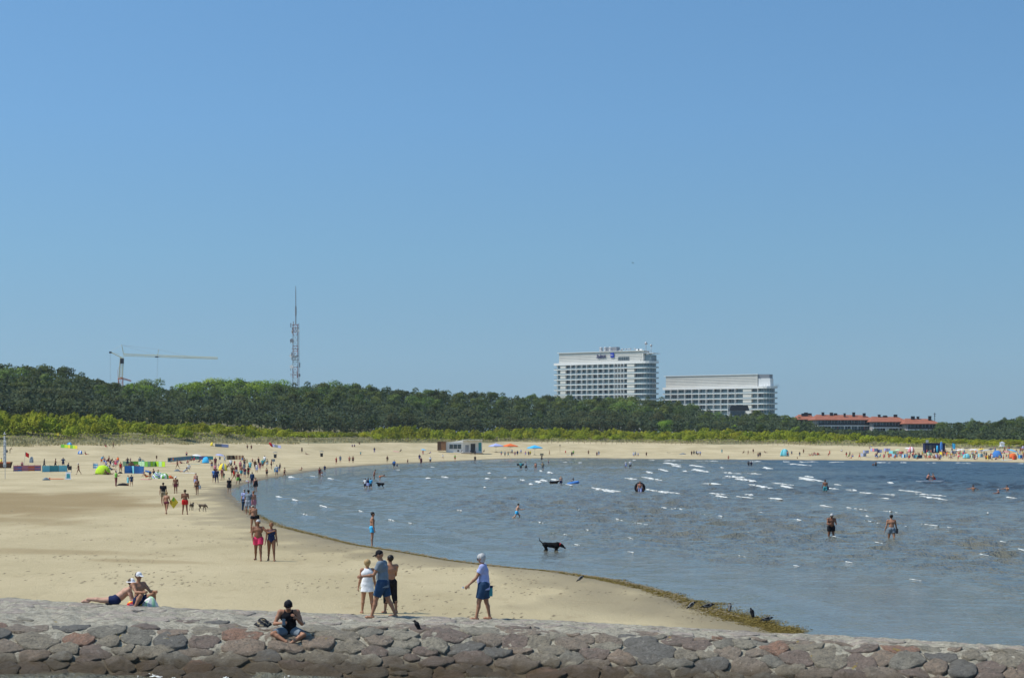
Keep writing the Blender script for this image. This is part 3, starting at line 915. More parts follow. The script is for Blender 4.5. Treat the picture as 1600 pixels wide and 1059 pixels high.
def make_forest():
    n = 0
    offs = [72, 96, 126, 160, 200, 245]
    ws = [0.34, 0.55, 0.70, 0.83, 0.93, 1.0]
    for row, (off, w) in enumerate(zip(offs, ws)):
        px = -110 + TREE_RNG.uniform(0, 20)
        while px < 1700:
            d = foot_d(px) + off + TREE_RNG.uniform(-8, 8)
            T, S = ttop(px), stop_(px)
            thick = S - T
            kind = 'pine'
            bright = (212 <= px <= 262) or (290 <= px <= 440)
            if row >= 4 and bright: kind = 'leafy' if TREE_RNG.random() < 0.88 else 'oak'
            elif row <= 1: kind = 'bushpine' if TREE_RNG.random() < 0.7 else 'pine'
            elif TREE_RNG.random() < 0.16: kind = 'oak'
            if row == 3 and bright and TREE_RNG.random() < 0.4: kind = 'oak'
            if row in (0, 1) and TREE_RNG.random() < 0.05: kind = 'leafy'
            if thick < 22 and row in (1, 3): px += 22; continue
            top = S + (T - S) * w + TREE_RNG.uniform(-1, 4.0) * (thick / 80 + 0.3)
            if row == 5: top = T + abs(TREE_RNG.gauss(0, 2.2)) * (thick / 80 + 0.25) - 0.5
            if place_tree(kind, px, d, top, row) is not None: n += 1
            step = {'pine': 8.4, 'bushpine': 8.2, 'leafy': 12, 'oak': 10.5}[kind] * FX / d * TREE_RNG.uniform(0.75, 1.2)
            px += step * (0.80 if row in (0, 5) else 1.08)
    print('trees', n)
    # the wood beyond and between, seen only as one mass of needles
    rng = np.random.default_rng(9)
    V0 = []; 
    m = 120000
    px = rng.uniform(-420, 1980, m); off = np.where(rng.random(m) < 0.55, rng.uniform(62, 130, m), rng.uniform(130, 420, m))
    T = np.interp(px, TREE_TOP[:, 0], TREE_TOP[:, 1]); S = np.interp(px, SHRUB_TOP[:, 0], SHRUB_TOP[:, 1])
    w = np.interp(off, [66, 96, 126, 160, 200, 245, 420], [.26, .48, .63, .77, .87, .93, .93])
    top = S + (T - S) * w + 2.5 + 2.5 * vnoise(px / 9, off / 12, 81)
    d = foot_d(px) + off
    x = (px - 800) * d / FX
    g = terrain_np(np.column_stack([x, d]))
    h = HC + (HY - top) * d / FX - g
    z = g + np.maximum(h, 0.3) * (1 - rng.random(m) ** 2 * 0.75)
    P = np.column_stack([x, d, z])
    nrm = rng.normal(size=(m, 3)) * 0.6 + np.array([0, -0.5, 0.6]); nrm /= np.linalg.norm(nrm, axis=1)[:, None]
    a = np.cross(nrm, rng.normal(size=(m, 3))); a /= np.linalg.norm(a, axis=1)[:, None]
    b = np.cross(nrm, a); s = rng.uniform(0.35, 0.8, m)[:, None]
    V = np.stack([P - a * s - b * s * .4, P + a * s * .3 - b * s * .6, P + a * s, P + b * s * .6], 1).reshape(-1, 3)
    me = np_mesh('woodland', V, np.arange(4 * m).reshape(m, 4), smooth=False)
    me.materials.append(foliage_mat('woodland_foliage', (0.022, 0.036, 0.016), (0.06, 0.08, 0.034)))
    tag(link(bpy.data.objects.new('woodland', me)), 'dense undergrowth and far trees filling the wood', kind='stuff')
make_forest()

def make_shrubs():
    n = 0
    for row, (off, f) in enumerate([(20, 0.62), (30, 0.9), (42, 1.0), (55, 0.98)]):
        px = -110 + 9 * row
        while px < 1700:
            d = foot_d(px) + off + TREE_RNG.uniform(-4, 4)
            x = (px - 800) * d / FX; g = gz(x, d)
            S = stop_(px)
            Htop = HC + (HY - S - TREE_RNG.uniform(-1.0, 3.5)) * d / FX
            h = max((Htop - g) * f, 1.6) * TREE_RNG.uniform(0.86, 1.04)
            gap = (row < 2 and 455 < px < 585) or (row == 0 and TREE_RNG.random() < 0.35)
            if not gap:
                o = bpy.data.objects.new('willow_shrub', TREE_RNG.choice(CROWNS['willow'])); link(o)
                o.location = (x, d, g - 0.1); o.rotation_euler = (0, 0, TREE_RNG.uniform(-0.7, 0.7))
                wid = max(h * 1.15, 4.6) * TREE_RNG.uniform(0.85, 1.2)
                o.scale = (wid, wid, h)
                tag(o, 'yellow-green willow shrub on the dune %s, %s row' % (spot_words(px), ['front', 'second', 'third', 'back'][row]), 'shrub', 'willow shrubs on the dunes')
                n += 1
            px += (4.6 if row else 5.6) * FX / d * TREE_RNG.uniform(0.9, 1.35)
    rng = np.random.default_rng(19); m = 30000
    px = rng.uniform(-300, 1900, m); off = rng.uniform(12, 66, m); d = foot_d(px) + off; x = (px - 800) * d / FX
    g = terrain_np(np.column_stack([x, d])); S = np.interp(px, SHRUB_TOP[:, 0], SHRUB_TOP[:, 1])
    ht = np.maximum((HC + (HY - S) * d / FX - g) * np.interp(off, [12, 30, 66], [.25, .7, .85]), .8) * (1 - .25 * vnoise(x / 4, d / 6, 83))
    keep = (vnoise(x / 8, d / 14, 84) > -.45) & ~((px > 455) & (px < 585) & (off < 34)); P = np.column_stack([x, d, g + ht * rng.random(m) ** .5])[keep]; m = len(P)
    nr = rng.normal(size=(m, 3)) * .5 + np.array([-.2, -.4, .7]); nr /= np.linalg.norm(nr, axis=1)[:, None]
    a = np.cross(nr, rng.normal(size=(m, 3))); a /= np.linalg.norm(a, axis=1)[:, None]; b = np.cross(nr, a); s = rng.uniform(.12, .32, m)[:, None]
    V = np.stack([P - a * s - b * s * .4, P + a * s * .3 - b * s * .6, P + a * s, P + b * s * .6], 1).reshape(-1, 3)
    me = np_mesh('dune_scrub', V, np.arange(4 * m).reshape(m, 4), smooth=False); me.materials.append(F_WILLOW)
    tag(link(bpy.data.objects.new('dune_scrub', me)), 'low yellow-green scrub growing between the willow shrubs', kind='stuff')
    print('shrubs', n)
make_shrubs()

def make_marram():
    rng = np.random.default_rng(5)
    n = 52000
    px = rng.uniform(-300, 1900, n); off = rng.uniform(-4, 34, n) 
    d = foot_d(px) + off
    x = (px - 800) * d / FX
    keep = (off > 6 + 7 * vnoise(x / 7, d / 12, 91) - 6 * (px < 470)) & (vnoise(x / 3.2, d / 5, 92) + rng.normal(0, .4, n) > -0.35 + np.clip(1 - off / 26, 0, 1) * 0.35)
    x, d = x[keep], d[keep]; n = len(x)
    g = terrain_np(np.column_stack([x, d]))
    h = rng.uniform(0.3, 0.75, n)
    V = []; 
    a = rng.uniform(0, PI, n); w = rng.uniform(0.07, 0.17, n)
    lean = rng.uniform(-0.3, 0.5, n)
    dx, dy = np.cos(a) * w, np.sin(a) * w
    A = np.column_stack([x - dx, d - dy, g - 0.05]); B = np.column_stack([x + dx, d + dy, g - 0.05])
    C_ = np.column_stack([x + lean * h + dx * .6, d + dy, g + h]); D_ = np.column_stack([x + lean * h - dx * .9, d - dy, g + h * .8])
    V = np.stack([A, B, C_, D_], 1).reshape(-1, 3)
    me = np_mesh('marram_grass', V, np.arange(4 * n).reshape(n, 4), smooth=False)
    me.materials.append(foliage_mat('marram_blades', (0.24, 0.22, 0.095), (0.42, 0.38, 0.20)))
    tag(link(bpy.data.objects.new('marram_grass', me)), 'tufts of dry dune grass along the foot of the dunes', kind='stuff')
make_marram()
# ------------------------------------------------------------------ buildings
WHITE = mat('white_render', (0.80, 0.80, 0.78), 0.6, var=0.03, scale=0.3)
CREAM = mat('pale_cladding', (0.68, 0.66, 0.60), 0.6, var=0.05, scale=0.2)
GREYC = mat('grey_cladding', (0.25, 0.27, 0.30), 0.5)
GLASS = mat('window_glass', (0.085, 0.150, 0.175), 0.10, spec=0.8)
GLASS2 = mat('dim_window_glass', (0.035, 0.055, 0.065), 0.12, spec=0.8)
RAILG = mat('balcony_glass', (0.22, 0.32, 0.36), 0.2, spec=0.6)
CURT = mat('curtained_glass', (0.17, 0.235, 0.255), 0.25, spec=0.6)
DARK = mat('dark_steel', (0.03, 0.032, 0.036), 0.4)
STEEL = mat('galvanised_steel', (0.42, 0.43, 0.44), 0.45, metal=0.3)
SIGNB = mat('sign_blue', (0.010, 0.035, 0.40), 0.4)
SIGND = mat('sign_dark_blue', (0.012, 0.020, 0.12), 0.4)
LETW = mat('letter_white', (0.8, 0.8, 0.85), 0.5)

def text_part(name, body, size, depth, m, parent, loc, rot, shear=0.0, extend=1.0):
    cu = bpy.data.curves.new(name, 'FONT'); cu.body = body; cu.size = size; cu.extrude = depth; cu.shear = shear
    cu.space_character = 0.9
    cu.offset = 0.0
    to = bpy.data.objects.new(name + '_tmp', cu); COL.objects.link(to)
    bpy.context.view_layer.update()
    dg = bpy.context.evaluated_depsgraph_get()
    me = bpy.data.meshes.new_from_object(to.evaluated_get(dg))
    COL.objects.unlink(to); bpy.data.objects.remove(to)
    me.materials.clear(); me.materials.append(m)
    o = bpy.data.objects.new(name, me); link(o, parent)
    o.location = loc; o.rotation_euler = rot; o.scale = (extend, 1, 1)
    return o

def hotel(label, px0, px1, d, rot, curve_r, top_slab_py, nfl, pitch_px, bays, blanks, tail, seed):
    """a long white hotel: slabs, bays of glass behind balconies, round right-hand end"""
    k = d / FX
    rng = random.Random(seed)
    root = empty('hotel', ((px0 - 800) * k, d, 0), rot)
    tag(root, label, 'hotel')
    fh = pitch_px * k
    zt = HC + (HY - top_slab_py) * k
    L = (px1 - px0) * k / math.cos(rot)
    R = curve_r
    zb = zt - nfl * fh
    # front path: straight, then a quarter round, then the end wall
    def path(s, off=0.0):
        if s <= L: return (s, -off), (0, -1)
        a = (s - L) / R
        if a < PI / 2:
            n = (math.sin(a), -math.cos(a))
            return (L + n[0] * (R + off), R + n[1] * (R + off)), n
        t = s - L - R * PI / 2
        return (L + R + off, R + t), (1, 0)
    S_END = L + R * PI / 2 + tail
    # core
    core = MB()
    pts = [(0.2, R + tail), (0.2, 1.2)] + [path(s, -1.2)[0] for s in np.linspace(1, S_END, 24)] + [(L + R - 1.2, R + tail)]
    pts = pts[:-1] + [(L + R - 1.2, R + tail)]
    core.prism(pts, -2, zt - 0.2)
    core.build('wall', WHITE, root)
    for f in range(nfl + 1):
        z = zt - f * fh
        m = MB()
        outer = [path(s, 0.9)[0] for s in np.linspace(-0.8, S_END, 40)]
        inner = [(L + R - 2, R + tail), (-0.8, R + tail)]
        th = 0.48 if f else 1.5
        m.prism((outer + [(L + R + 0.9, R + tail)] + inner[1:])[::1], z - (0 if f else 0.3), z - (0 if f else 0.3) + th)
        m.build('floor_slab', WHITE, root)
    wm = MB
    cache = {}
    def window(s0, s1, z0, z1, g):
        (x0, y0), n0 = path(s0, -1.05); (x1, y1), n1 = path(s1, -1.05)
        m = MB()
        m.slab([(x0, y0, z0), (x1, y1, z0), (x1, y1, z1), (x0, y0, z1)], 0.12)
        w = m.build('window', g, root)
        fr = MB()
        nn = Vector((n0[0], n0[1], 0)) * 0.12
        kk = max(1, int((s1 - s0) / 1.5))
        for i in range(kk + 1):
            t = i / kk
            p = Vector((x0 + (x1 - x0) * t, y0 + (y1 - y0) * t, 0)) + nn
            fr.tube(p + Vector((0, 0, z0)), p + Vector((0, 0, z1)), 0.06, n=4, caps=False)
        fr.build('frame', STEEL, w)
        return w
    for f in range(nfl):
        z1 = zt - f * fh - (0.3 if f == 0 else 0); z0 = zt - (f + 1) * fh + 0.48
        for (a, b) in bays:
            s0, s1 = a * L, b * L
            window(s0, s1, z0, z1, rng.choice([GLASS, GLASS, GLASS, CURT, GLASS2]))
        # round end
        ns = 5
        sa = L * bays[-1][1] + 0.6 if False else L * 1.0
        for i in range(ns):
            a = L + (S_END - L) * i / ns; b = L + (S_END - L) * (i + 1) / ns - 0.3
            window(a, b, z0, z1, rng.choice([GLASS, CURT, GLASS]))
        # partitions between balconies
        for j in range(len(bays) - 1):
            if bays[j + 1][0] - bays[j][1] < 0.012:
                s = (bays[j][1] + bays[j + 1][0]) / 2 * L
                (x, y), n = path(s, 0)
                MB().box((x, y - 0.1, (z0 + z1) / 2), (0.22, 1.9, z1 - z0)).build('balcony_partition', WHITE, root)
        # glass railings
        m = MB()
        for (s0, s1) in [(-0.5, L * 0.999), (L, S_END)]:
            st = np.linspace(s0, s1, 10 if s0 >= L else 2)
            for i in range(len(st) - 1):
                (x0, y0), _ = path(st[i], 0.86); (x1, y1), _ = path(st[i + 1], 0.86)
                m.slab([(x0, y0, z0), (x1, y1, z0), (x1, y1, z0 + 0.55), (x0, y0, z0 + 0.55)], 0.05)
        m.build('railing', RAILG, root)
    for (a, b) in blanks:
        for f in range(nfl):
            z1 = zt - f * fh - (0.3 if f == 0 else 0); z0 = zt - (f + 1) * fh + 0.48
            MB().box(((a + b) / 2 * L, 0.35, (z0 + z1) / 2), ((b - a) * L, 1.9, z1 - z0)).build('wall_panel', CREAM, root)
    return root, L, R, zt, k, path

ROT1 = -0.62
h1, L1, R1, Z1, K1, path1 = hotel('tall white hotel with stacked balconies, blue sign and rooftop dishes', 868, 999, 1260, ROT1, 5, 570.5, 8, 8.0,
    [(0.02, 0.060)] + [(0.125 + i * 0.062, 0.125 + (i + 1) * 0.062 - 0.005) for i in range(9)] + [(0.685 + 0.0 + i * 0.034, 0.685 + (i + 1) * 0.034 - 0.004) for i in range(4)] + [(0.905, 0.995)],
    [(0.062, 0.123), (0.823, 0.903)], 4, 1)

def hotel1_top():
    r = h1; z = Z1 + 1.2
    # set-back upper block with fine horizontal cladding
    hb = 15.5 * K1
    m = MB(); m.prism([(2.0, 1.2), (L1 * 0.985, 1.2), (L1 * 0.985, 9), (2.0, 9)], z, z + hb)
    m.build('upper_block', CREAM, r)
    for i in range(6):
        MB().box((L1 / 2, 1.12, z + hb * (i + 0.6) / 6.3), (L1 * 0.95, 0.08, 0.10)).build('cladding_joint', GREYC, r)
    MB().box((L1 / 2 + 0.5, 5, z + hb + 0.15), (L1 * 0.985, 9, 0.3)).build('parapet', WHITE, r)
    w = MB().box((L1 * 0.77, 1.1, z + hb * 0.30), (L1 * 0.125, 0.2, 2.2)).build('window', GLASS2, r)
    f = MB()
    for i in range(7): f.box((L1 * (0.712 + i * 0.0195), 0.98, z + hb * 0.30), (0.15, 0.15, 2.2))
    f.build('frame', STEEL, w)
    # roof terrace over the round end
    t = MB(); t.prism([path1(s, -3)[0] for s in np.linspace(L1, L1 + R1 * PI / 2, 10)] + [(L1 - 2, 12)], z + hb * 0.62, z + hb * 0.72)
    t.prism([(L1 - 2, 1.5), (L1 + R1, 4), (L1 + R1, 12), (L1 - 2, 12)], z + hb * 0.74, z + hb * 0.80)
    t.build('terrace_roof', WHITE, r)
    g = MB(); g.prism([(L1 - 1.5, 3), (L1 + 3, 4), (L1 + 3, 11), (L1 - 1.5, 11)], z - 0.4, z + hb * 0.62); g.build('terrace_glazing', CURT, r)
    for i in range(12):
        s = L1 - 2 + (R1 * PI / 2 + 6) * i / 11
        (x, y), n = path1(s, 0.4)
        MB().tube((x, y, z - 0.6), (x, y, z + 1.1), 0.10, n=5).build('railing_post', DARK, r)
    (x, y), n = path1(L1 + R1, -4)
    MB().tube((x, y, z - 0.6), (x, y, z + hb * 0.74), 0.25, n=8).build('column', STEEL, r)
    zt = z + hb + 0.3
    for i, px in enumerate((932, 938.5, 946)):
        x = (px - 868) * K1 / math.cos(ROT1)
        m = MB(); m.lathe([(1.15, 0), (1.15, 1.4), (0.9, 1.6), (0.9, 2.0), (1.25, 2.2), (1.25, 2.6), (0.8, 3.0)], (x, 4, zt), 12)
        m.build('ventilation_drum', STEEL, r, True)
    b = MB().box(((940 - 868) * K1 / math.cos(ROT1) + 1.2, 9, zt + 1.5), (9, 4, 3.2)).build('plant_room', GREYC, r)
    rng = random.Random(3)
    for px in (958, 962, 966, 971, 975, 980, 984, 989, 992):
        x = (px - 868) * K1 / math.cos(ROT1)
        if rng.random() < 0.55:
            MB().box((x, rng.uniform(3, 9), zt + 0.55), (1.6, 1.6, 1.1)).build('roof_unit', rng.choice([WHITE, GREYC, DARK]), r)
        else:
            m = MB(); m.lathe([(0.1, 0), (0.1, 0.9), (0.75, 1.1), (0.9, 1.6), (0.2, 1.35)], (x, rng.uniform(3, 8), zt), 10); m.build('satellite_dish', STEEL, r, True)
    for px, h, rr in ((995.5, 4.6, 1.05), (1003, 3.2, 0.8)):
        x = (px - 868) * K1 / math.cos(ROT1)
        m = MB(); m.tube((x, 6, zt - 4 if px > 1000 else zt), (x, 6, zt + h), 0.22)
        m.lathe([(0.1, -rr), (rr * .7, -rr * .7), (rr, 0), (rr * .7, rr * .7), (0.1, rr)], (x, 6, zt + h), 12)
        m.build('antenna_dome', STEEL, r, True)
    # the sign: dark blue script and a blue square
    sg = MB(); x0 = (950 - 868) * K1 / math.cos(ROT1)
    sg.box((x0 + 1.3, 0.75, z + hb * 0.66), (2.6, 0.35, 2.9)); so = sg.build('sign_square', SIGNB, r)
    text_part('sign_letters', 'BLU', 1.15, 0.05, LETW, so, (x0 + 0.2, 0.52, z + hb * 0.66 - 0.35), (PI / 2, 0, 0))
    text_part('sign_script', 'Radisson', 3.7, 0.12, SIGND, r, ((929 - 868) * K1 / math.cos(ROT1), 0.75, z + hb * 0.36), (PI / 2, math.radians(-4), 0), shear=0.35, extend=0.60)
hotel1_top()

h2, L2, R2, Z2, K2, path2 = hotel('lower wide white hotel with blank upper storeys, right of the tall one', 1038, 1180, 1250, -0.6, 5, 608.5, 6, 8.3,
    [(0.0 + i * 0.073, (i + 1) * 0.073 - 0.006) for i in range(11)] + [(0.89, 0.945), (0.953, 0.995)], [(0.803, 0.887)], 3, 2)
def hotel2_top():
    r = h2; z = Z2 + 1.2
    hb = 17.5 * K2
    m = MB(); m.prism([(0.6, 1.0), (L2 * 0.935, 1.0), (L2 * 0.935, 8), (0.6, 8)], z, z + hb); m.build('upper_block', CREAM, r)
    for i in range(7):
        MB().box((L2 * 0.468, 0.92, z + hb * (i + 0.6) / 7.2), (L2 * 0.92, 0.08, 0.10)).build('cladding_joint', GREYC, r)
    MB().box((L2 * 0.468, 4.5, z + hb + 0.15), (L2 * 0.95, 8, 0.3)).build('parapet', WHITE, r)
    m = MB(); m.prism([(L2 * 0.94, 1.5), (L2 + 3, 3.5), (L2 + 3, 8), (L2 * 0.94, 8)], z, z + hb * 0.68); m.build('stair_block', WHITE, r)
    m = MB(); m.prism([(L2 * 0.94, 1.5), (L2 + 2.5, 3.5), (L2 + 2.5, 8), (L2 * 0.94, 8)], z + hb * 0.68, z + hb * 1.02); m.build('plant_screen', GREYC, r)
    for i in range(9):
        s = L2 + (R2 * PI / 2 + 6) * i / 8
        (x, y), n = path2(s, 0.4)
        MB().tube((x, y, z - 0.6), (x, y, z + 1.4), 0.09, n=5).build('railing_post', STEEL, r)
hotel2_top()

# dark glass pavilion in front of the lower hotel, with a red and white board beside it
def pavilion():
    d = 1120; k = d / FX; x0 = (1140 - 800) * k
    r = empty('pavilion', (x0, d, 0)); tag(r, 'black glass pavilion with a slanting side among the trees', 'building')
    zt = HC + (HY - 633) * k; zb = HC + (HY - 650) * k
    m = MB(); w = 31 * k
    m.add([(0, 0, zt - 3), (w, 0, zt - 3), (w - 1, 0, zt), (0.8, 0, zt), (0, 9, zt - 3), (w, 9, zt - 3), (w - 1, 9, zt), (0.8, 9, zt)],
          [(0, 1, 2, 3), (5, 4, 7, 6), (3, 2, 6, 7), (1, 5, 6, 2), (4, 0, 3, 7), (0, 4, 5, 1)])
    m.build('roof', DARK, r)
    MB().box((w * 0.42, 4.5, (zt - 3 + 0) / 2), (w * 0.78, 8, zt - 3)).build('wall', GREYC, r)
    for i in range(6):
        MB().box((1.2 + i * (w * 0.78 - 1.6) / 5.5, 0.42, zt - 4.6), (1.3, 0.1, 2.4)).build('window', GLASS2, r)
    x = (1137 - 800) * k
    r2 = empty('signboard', (x, d - 20, 0)); tag(r2, 'red and white round-topped board standing left of the black pavilion', 'signboard')
    z = HC + (HY - 660) * k
    RED = mat('board_red', (0.50, 0.04, 0.04), 0.5)
    MB().box((0, 0, z + 1.0), (3.0, 0.5, 1.5)).build('lower_board', WHITE, r2)
    MB().box((0.2, -0.02, z + 2.4), (3.4, 0.5, 1.2)).build('middle_board', RED, r2)
    m = MB(); m.add([(-1.2, -.2, z + 3.0), (1.2, -.2, z + 3.0), (.8, -.2, z + 3.7), (0, -.2, z + 4.0), (-.8, -.2, z + 3.7)] + [(-1.2, .3, z + 3.0), (1.2, .3, z + 3.0), (.8, .3, z + 3.7), (0, .3, z + 4.0), (-.8, .3, z + 3.7)],
                    [(0, 1, 2, 3, 4), (9, 8, 7, 6, 5), (0, 5, 6, 1), (1, 6, 7, 2), (2, 7, 8, 3), (3, 8, 9, 4), (4, 9, 5, 0)])
    m.build('upper_board', WHITE, r2)
    MB().tube((0, 0.1, 2), (0, 0.1, z + 0.4), 0.2).build('post', STEEL, r2)
pavilion()

# red-roofed holiday flats
ROOFR = mat('clay_roof', (0.30, 0.105, 0.060), 0.7, var=0.15, scale=0.5)
WALLB = mat('grey_plaster', (0.34, 0.34, 0.35), 0.8)  # one even mid-grey plaster for the walls of the flats
WALLR = mat('brick_red_wall', (0.30, 0.13, 0.10), 0.8)
def flats():
    d0 = 905
    for (a, b, topl, topr, dd, base, words) in ((1247, 1277, 648, 648, 40, 668, 'leftmost and farthest wing of the red-roofed flats'), (1275, 1364, 647, 649.5, 6, 673, 'widest wing of the red-roofed flats, half hidden by pines'),
                                           (1362, 1417, 650.5, 652, 0, 679, 'second wing from the right of the red-roofed flats'), (1415, 1466, 653.5, 655, -8, 681, 'rightmost wing of the red-roofed flats')):
        d = d0 + dd; k = d / FX
        x0 = (a - 800) * k; w = (b - a) * k
        zt = HC + (HY - (topl + topr) / 2) * k
        r = empty('apartment_block', (x0, d, 0), 0.05); tag(r, words, 'building', 'red-roofed holiday flats')
        eav = zt - 2.3
        m = MB(); o = 1.2
        m.add([(-o, -o - 1, eav), (w + o, -o - 1, eav), (w + o, 13 + o, eav), (-o, 13 + o, eav), (1.5, 6, zt + 0.3), (w - 2.5, 6, zt + 0.1)],
              [(0, 1, 5, 4), (1, 2, 5), (2, 3, 4, 5), (3, 0, 4), (0, 3, 2, 1)])
        roof = m.build('roof', ROOFR, r)
        rng = random.Random(a)
        for i in range(max(3, int(w / 4.5))):
            x = 2 + (w - 4) * (i + rng.uniform(0.2, 0.8)) / max(3, int(w / 4.5)); h = rng.uniform(0.6, 1.3)
            y = rng.uniform(2.5, 6)
            m = MB(); m.box((x, y, zt - 0.3 + h / 2), (rng.uniform(0.8, 2.2), 0.9, h + 0.6)); m.box((x, y, zt + h + 0.05), (1.5, 1.1, 0.14))
            m.build('chimney', DARK, roof)
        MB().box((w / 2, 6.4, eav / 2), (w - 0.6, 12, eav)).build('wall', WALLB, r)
        fh = 2.75
        nb = max(2, int(w / 3.2))
        for f in range(3):
            z = eav - (f + 1) * fh
            MB().box((w / 2, -0.35, z), (w - 1.0, 2.0, 0.45)).build('balcony_slab', WHITE, r)
            for i in range(nb):
                xx = 0.8 + (w - 1.6) * (i + 0.5) / nb
                ww = (w - 1.6) / nb
                wd = MB().box((xx, 0.34, z + 0.35 + 1.1), (ww * 0.80, 0.14, 2.0)).build('window', rng.choice([GLASS2, GLASS2, GLASS]), r)
                MB().box((xx, 0.24, z + 1.45), (0.12, 0.1, 2.0)).build('frame', WHITE, wd)
                MB().box((xx - ww / 2, -0.3, z + 0.25 + 1.15), (0.28, 1.5, 2.3)).build('pillar', rng.choice([WALLR, WHITE, GREYC]) if f else GREYC, r)
            MB().box((w / 2, -1.3, z + 0.75), (w - 1.4, 0.06, 0.7)).build('railing', DARK, r)
        if a in (1362, 1415):
            MB().box((w * 0.12, -2.2, eav - 3 * fh + 0.9), (4.6, 1.6, 1.9)).build('awning', WHITE, r)
            MB().box((w * 0.42, -1.2, eav - 2 * fh - 1.0), (1.6, 0.5, 6.4)).build('wall_pier', WHITE, r)
    k = 950 / FX
    x = (1460.5 - 800) * k
    m = MB(); z = HC + (HY - 644.5) * k
    m.tube((0, 0, 0), (0, 0, z), 0.14); m.box((0, 0, z - 0.6), (1.2, 0.3, 0.25)); m.box((0, 0, z - 1.6), (0.7, 0.3, 0.25))
    tag(m.build('antenna_pole', DARK, loc=(x, 950, 0)), 'thin dark aerial mast at the right end of the red roofs', 'aerial')
flats()

# ------------------------------------------------------------------ lattice mast and tower crane
MASTR = mat('mast_red', (0.34, 0.10, 0.09), 0.6); MASTW = mat('mast_grey', (0.38, 0.40, 0.42), 0.6)
def lattice(m, a, b, w0, w1, n, r, cols=(0,), sides=4):
    a = Vector(a); b = Vector(b)
    d = (b - a).normalized(); q = d.to_track_quat('Z', 'Y').to_matrix()
    def c(i, t):
        w = (w0 + (w1 - w0) * t) / 2
        an = PI / 4 + 2 * PI * i / sides
        rr = w * math.sqrt(2) if sides == 4 else w * 1.15
        return a + (b - a) * t + q @ Vector((math.cos(an) * rr, math.sin(an) * rr, 0))
    for j in range(n):
        m.mi = cols[j % len(cols)]
        t0, t1 = j / n, (j + 1) / n
        for i in range(sides):
            m.tube(c(i, t0), c(i, t1), r, n=4, caps=False)
            k = (i + 1) % sides
            m.tube(c(i, t0), c(k, t1), r * 0.65, n=4, caps=False)
            m.tube(c(i, t1), c(k, t1), r * 0.65, n=4, caps=False)

def radio_mast():
    d = 960; k = d / FX
    r = empty('radio_mast', ((461.5 - 800) * k, d, 0))
    tag(r, 'tall red and grey lattice radio mast rising from the wood', 'mast')
    Z = lambda py: HC + (HY - py) * k
    m = MB(); lattice(m, (0, 0, 5), (0, 0, Z(507)), 2.7, 2.3, 22, 0.10, (0, 0, 1, 1)); m.build('lattice_tower', [MASTR, MASTW], r)
    m = MB(); m.tube((2.0, 0.6, 5), (1.7, 0.6, Z(505)), 0.13); m.tube((1.6, -0.4, 5), (1.4, -0.4, Z(510)), 0.10); m.build('cable_riser', MASTW, r)
    m = MB(); m.tube((0.2, 0, Z(507)), (0.2, 0, Z(493)), 0.28); m.tube((0.2, 0, Z(493)), (0.2, 0, Z(479)), 0.42); m.tube((0.2, 0, Z(479)), (0.2, 0, Z(458)), 0.18); m.tube((0.2, 0, Z(458)), (0.2, 0, Z(447)), 0.13)
    for i in range(9): m.box((0.2, 0, Z(478 - i * 3.1)), (0.7, 0.3, 0.12))
    m.build('top_aerial', GREYC, r)
    for z in (507, 512, 518, 545, 556, 562, 585):
        m = MB()
        for i in range(4):
            a = PI / 4 + i * PI / 2; b = a + PI / 2
            m.tube((math.cos(a) * 2.4, math.sin(a) * 2.4, Z(z)), (math.cos(b) * 2.4, math.sin(b) * 2.4, Z(z)), 0.10, n=4)
        m.build('platform', GREYC, r)
    rng = random.Random(8)
    for i in range(22):
        py = rng.choice([505, 508, 514, 518, 533, 548, 553, 556, 560, 570, 577, 586, 590]); a = rng.uniform(0, 6.28)
        MB().box((math.cos(a) * 2.3, math.sin(a) * 2.3, Z(py)), (0.4, 0.3, rng.uniform(1.2, 2.4)), a).build('panel_antenna', rng.choice([WHITE, MASTW, GREYC]), r)
    for px, py in ((456.5, 532), (456, 556), (456.5, 573), (466, 517), (462, 558)):
        x = (px - 461.5) * k
        m = MB(); m.tube((x, -0.9, Z(py)), (x - 0.1, -1.6, Z(py)), 0.85, 0.9, 12); m.build('dish_antenna', GREYC if py == 532 else WHITE, r)
radio_mast()

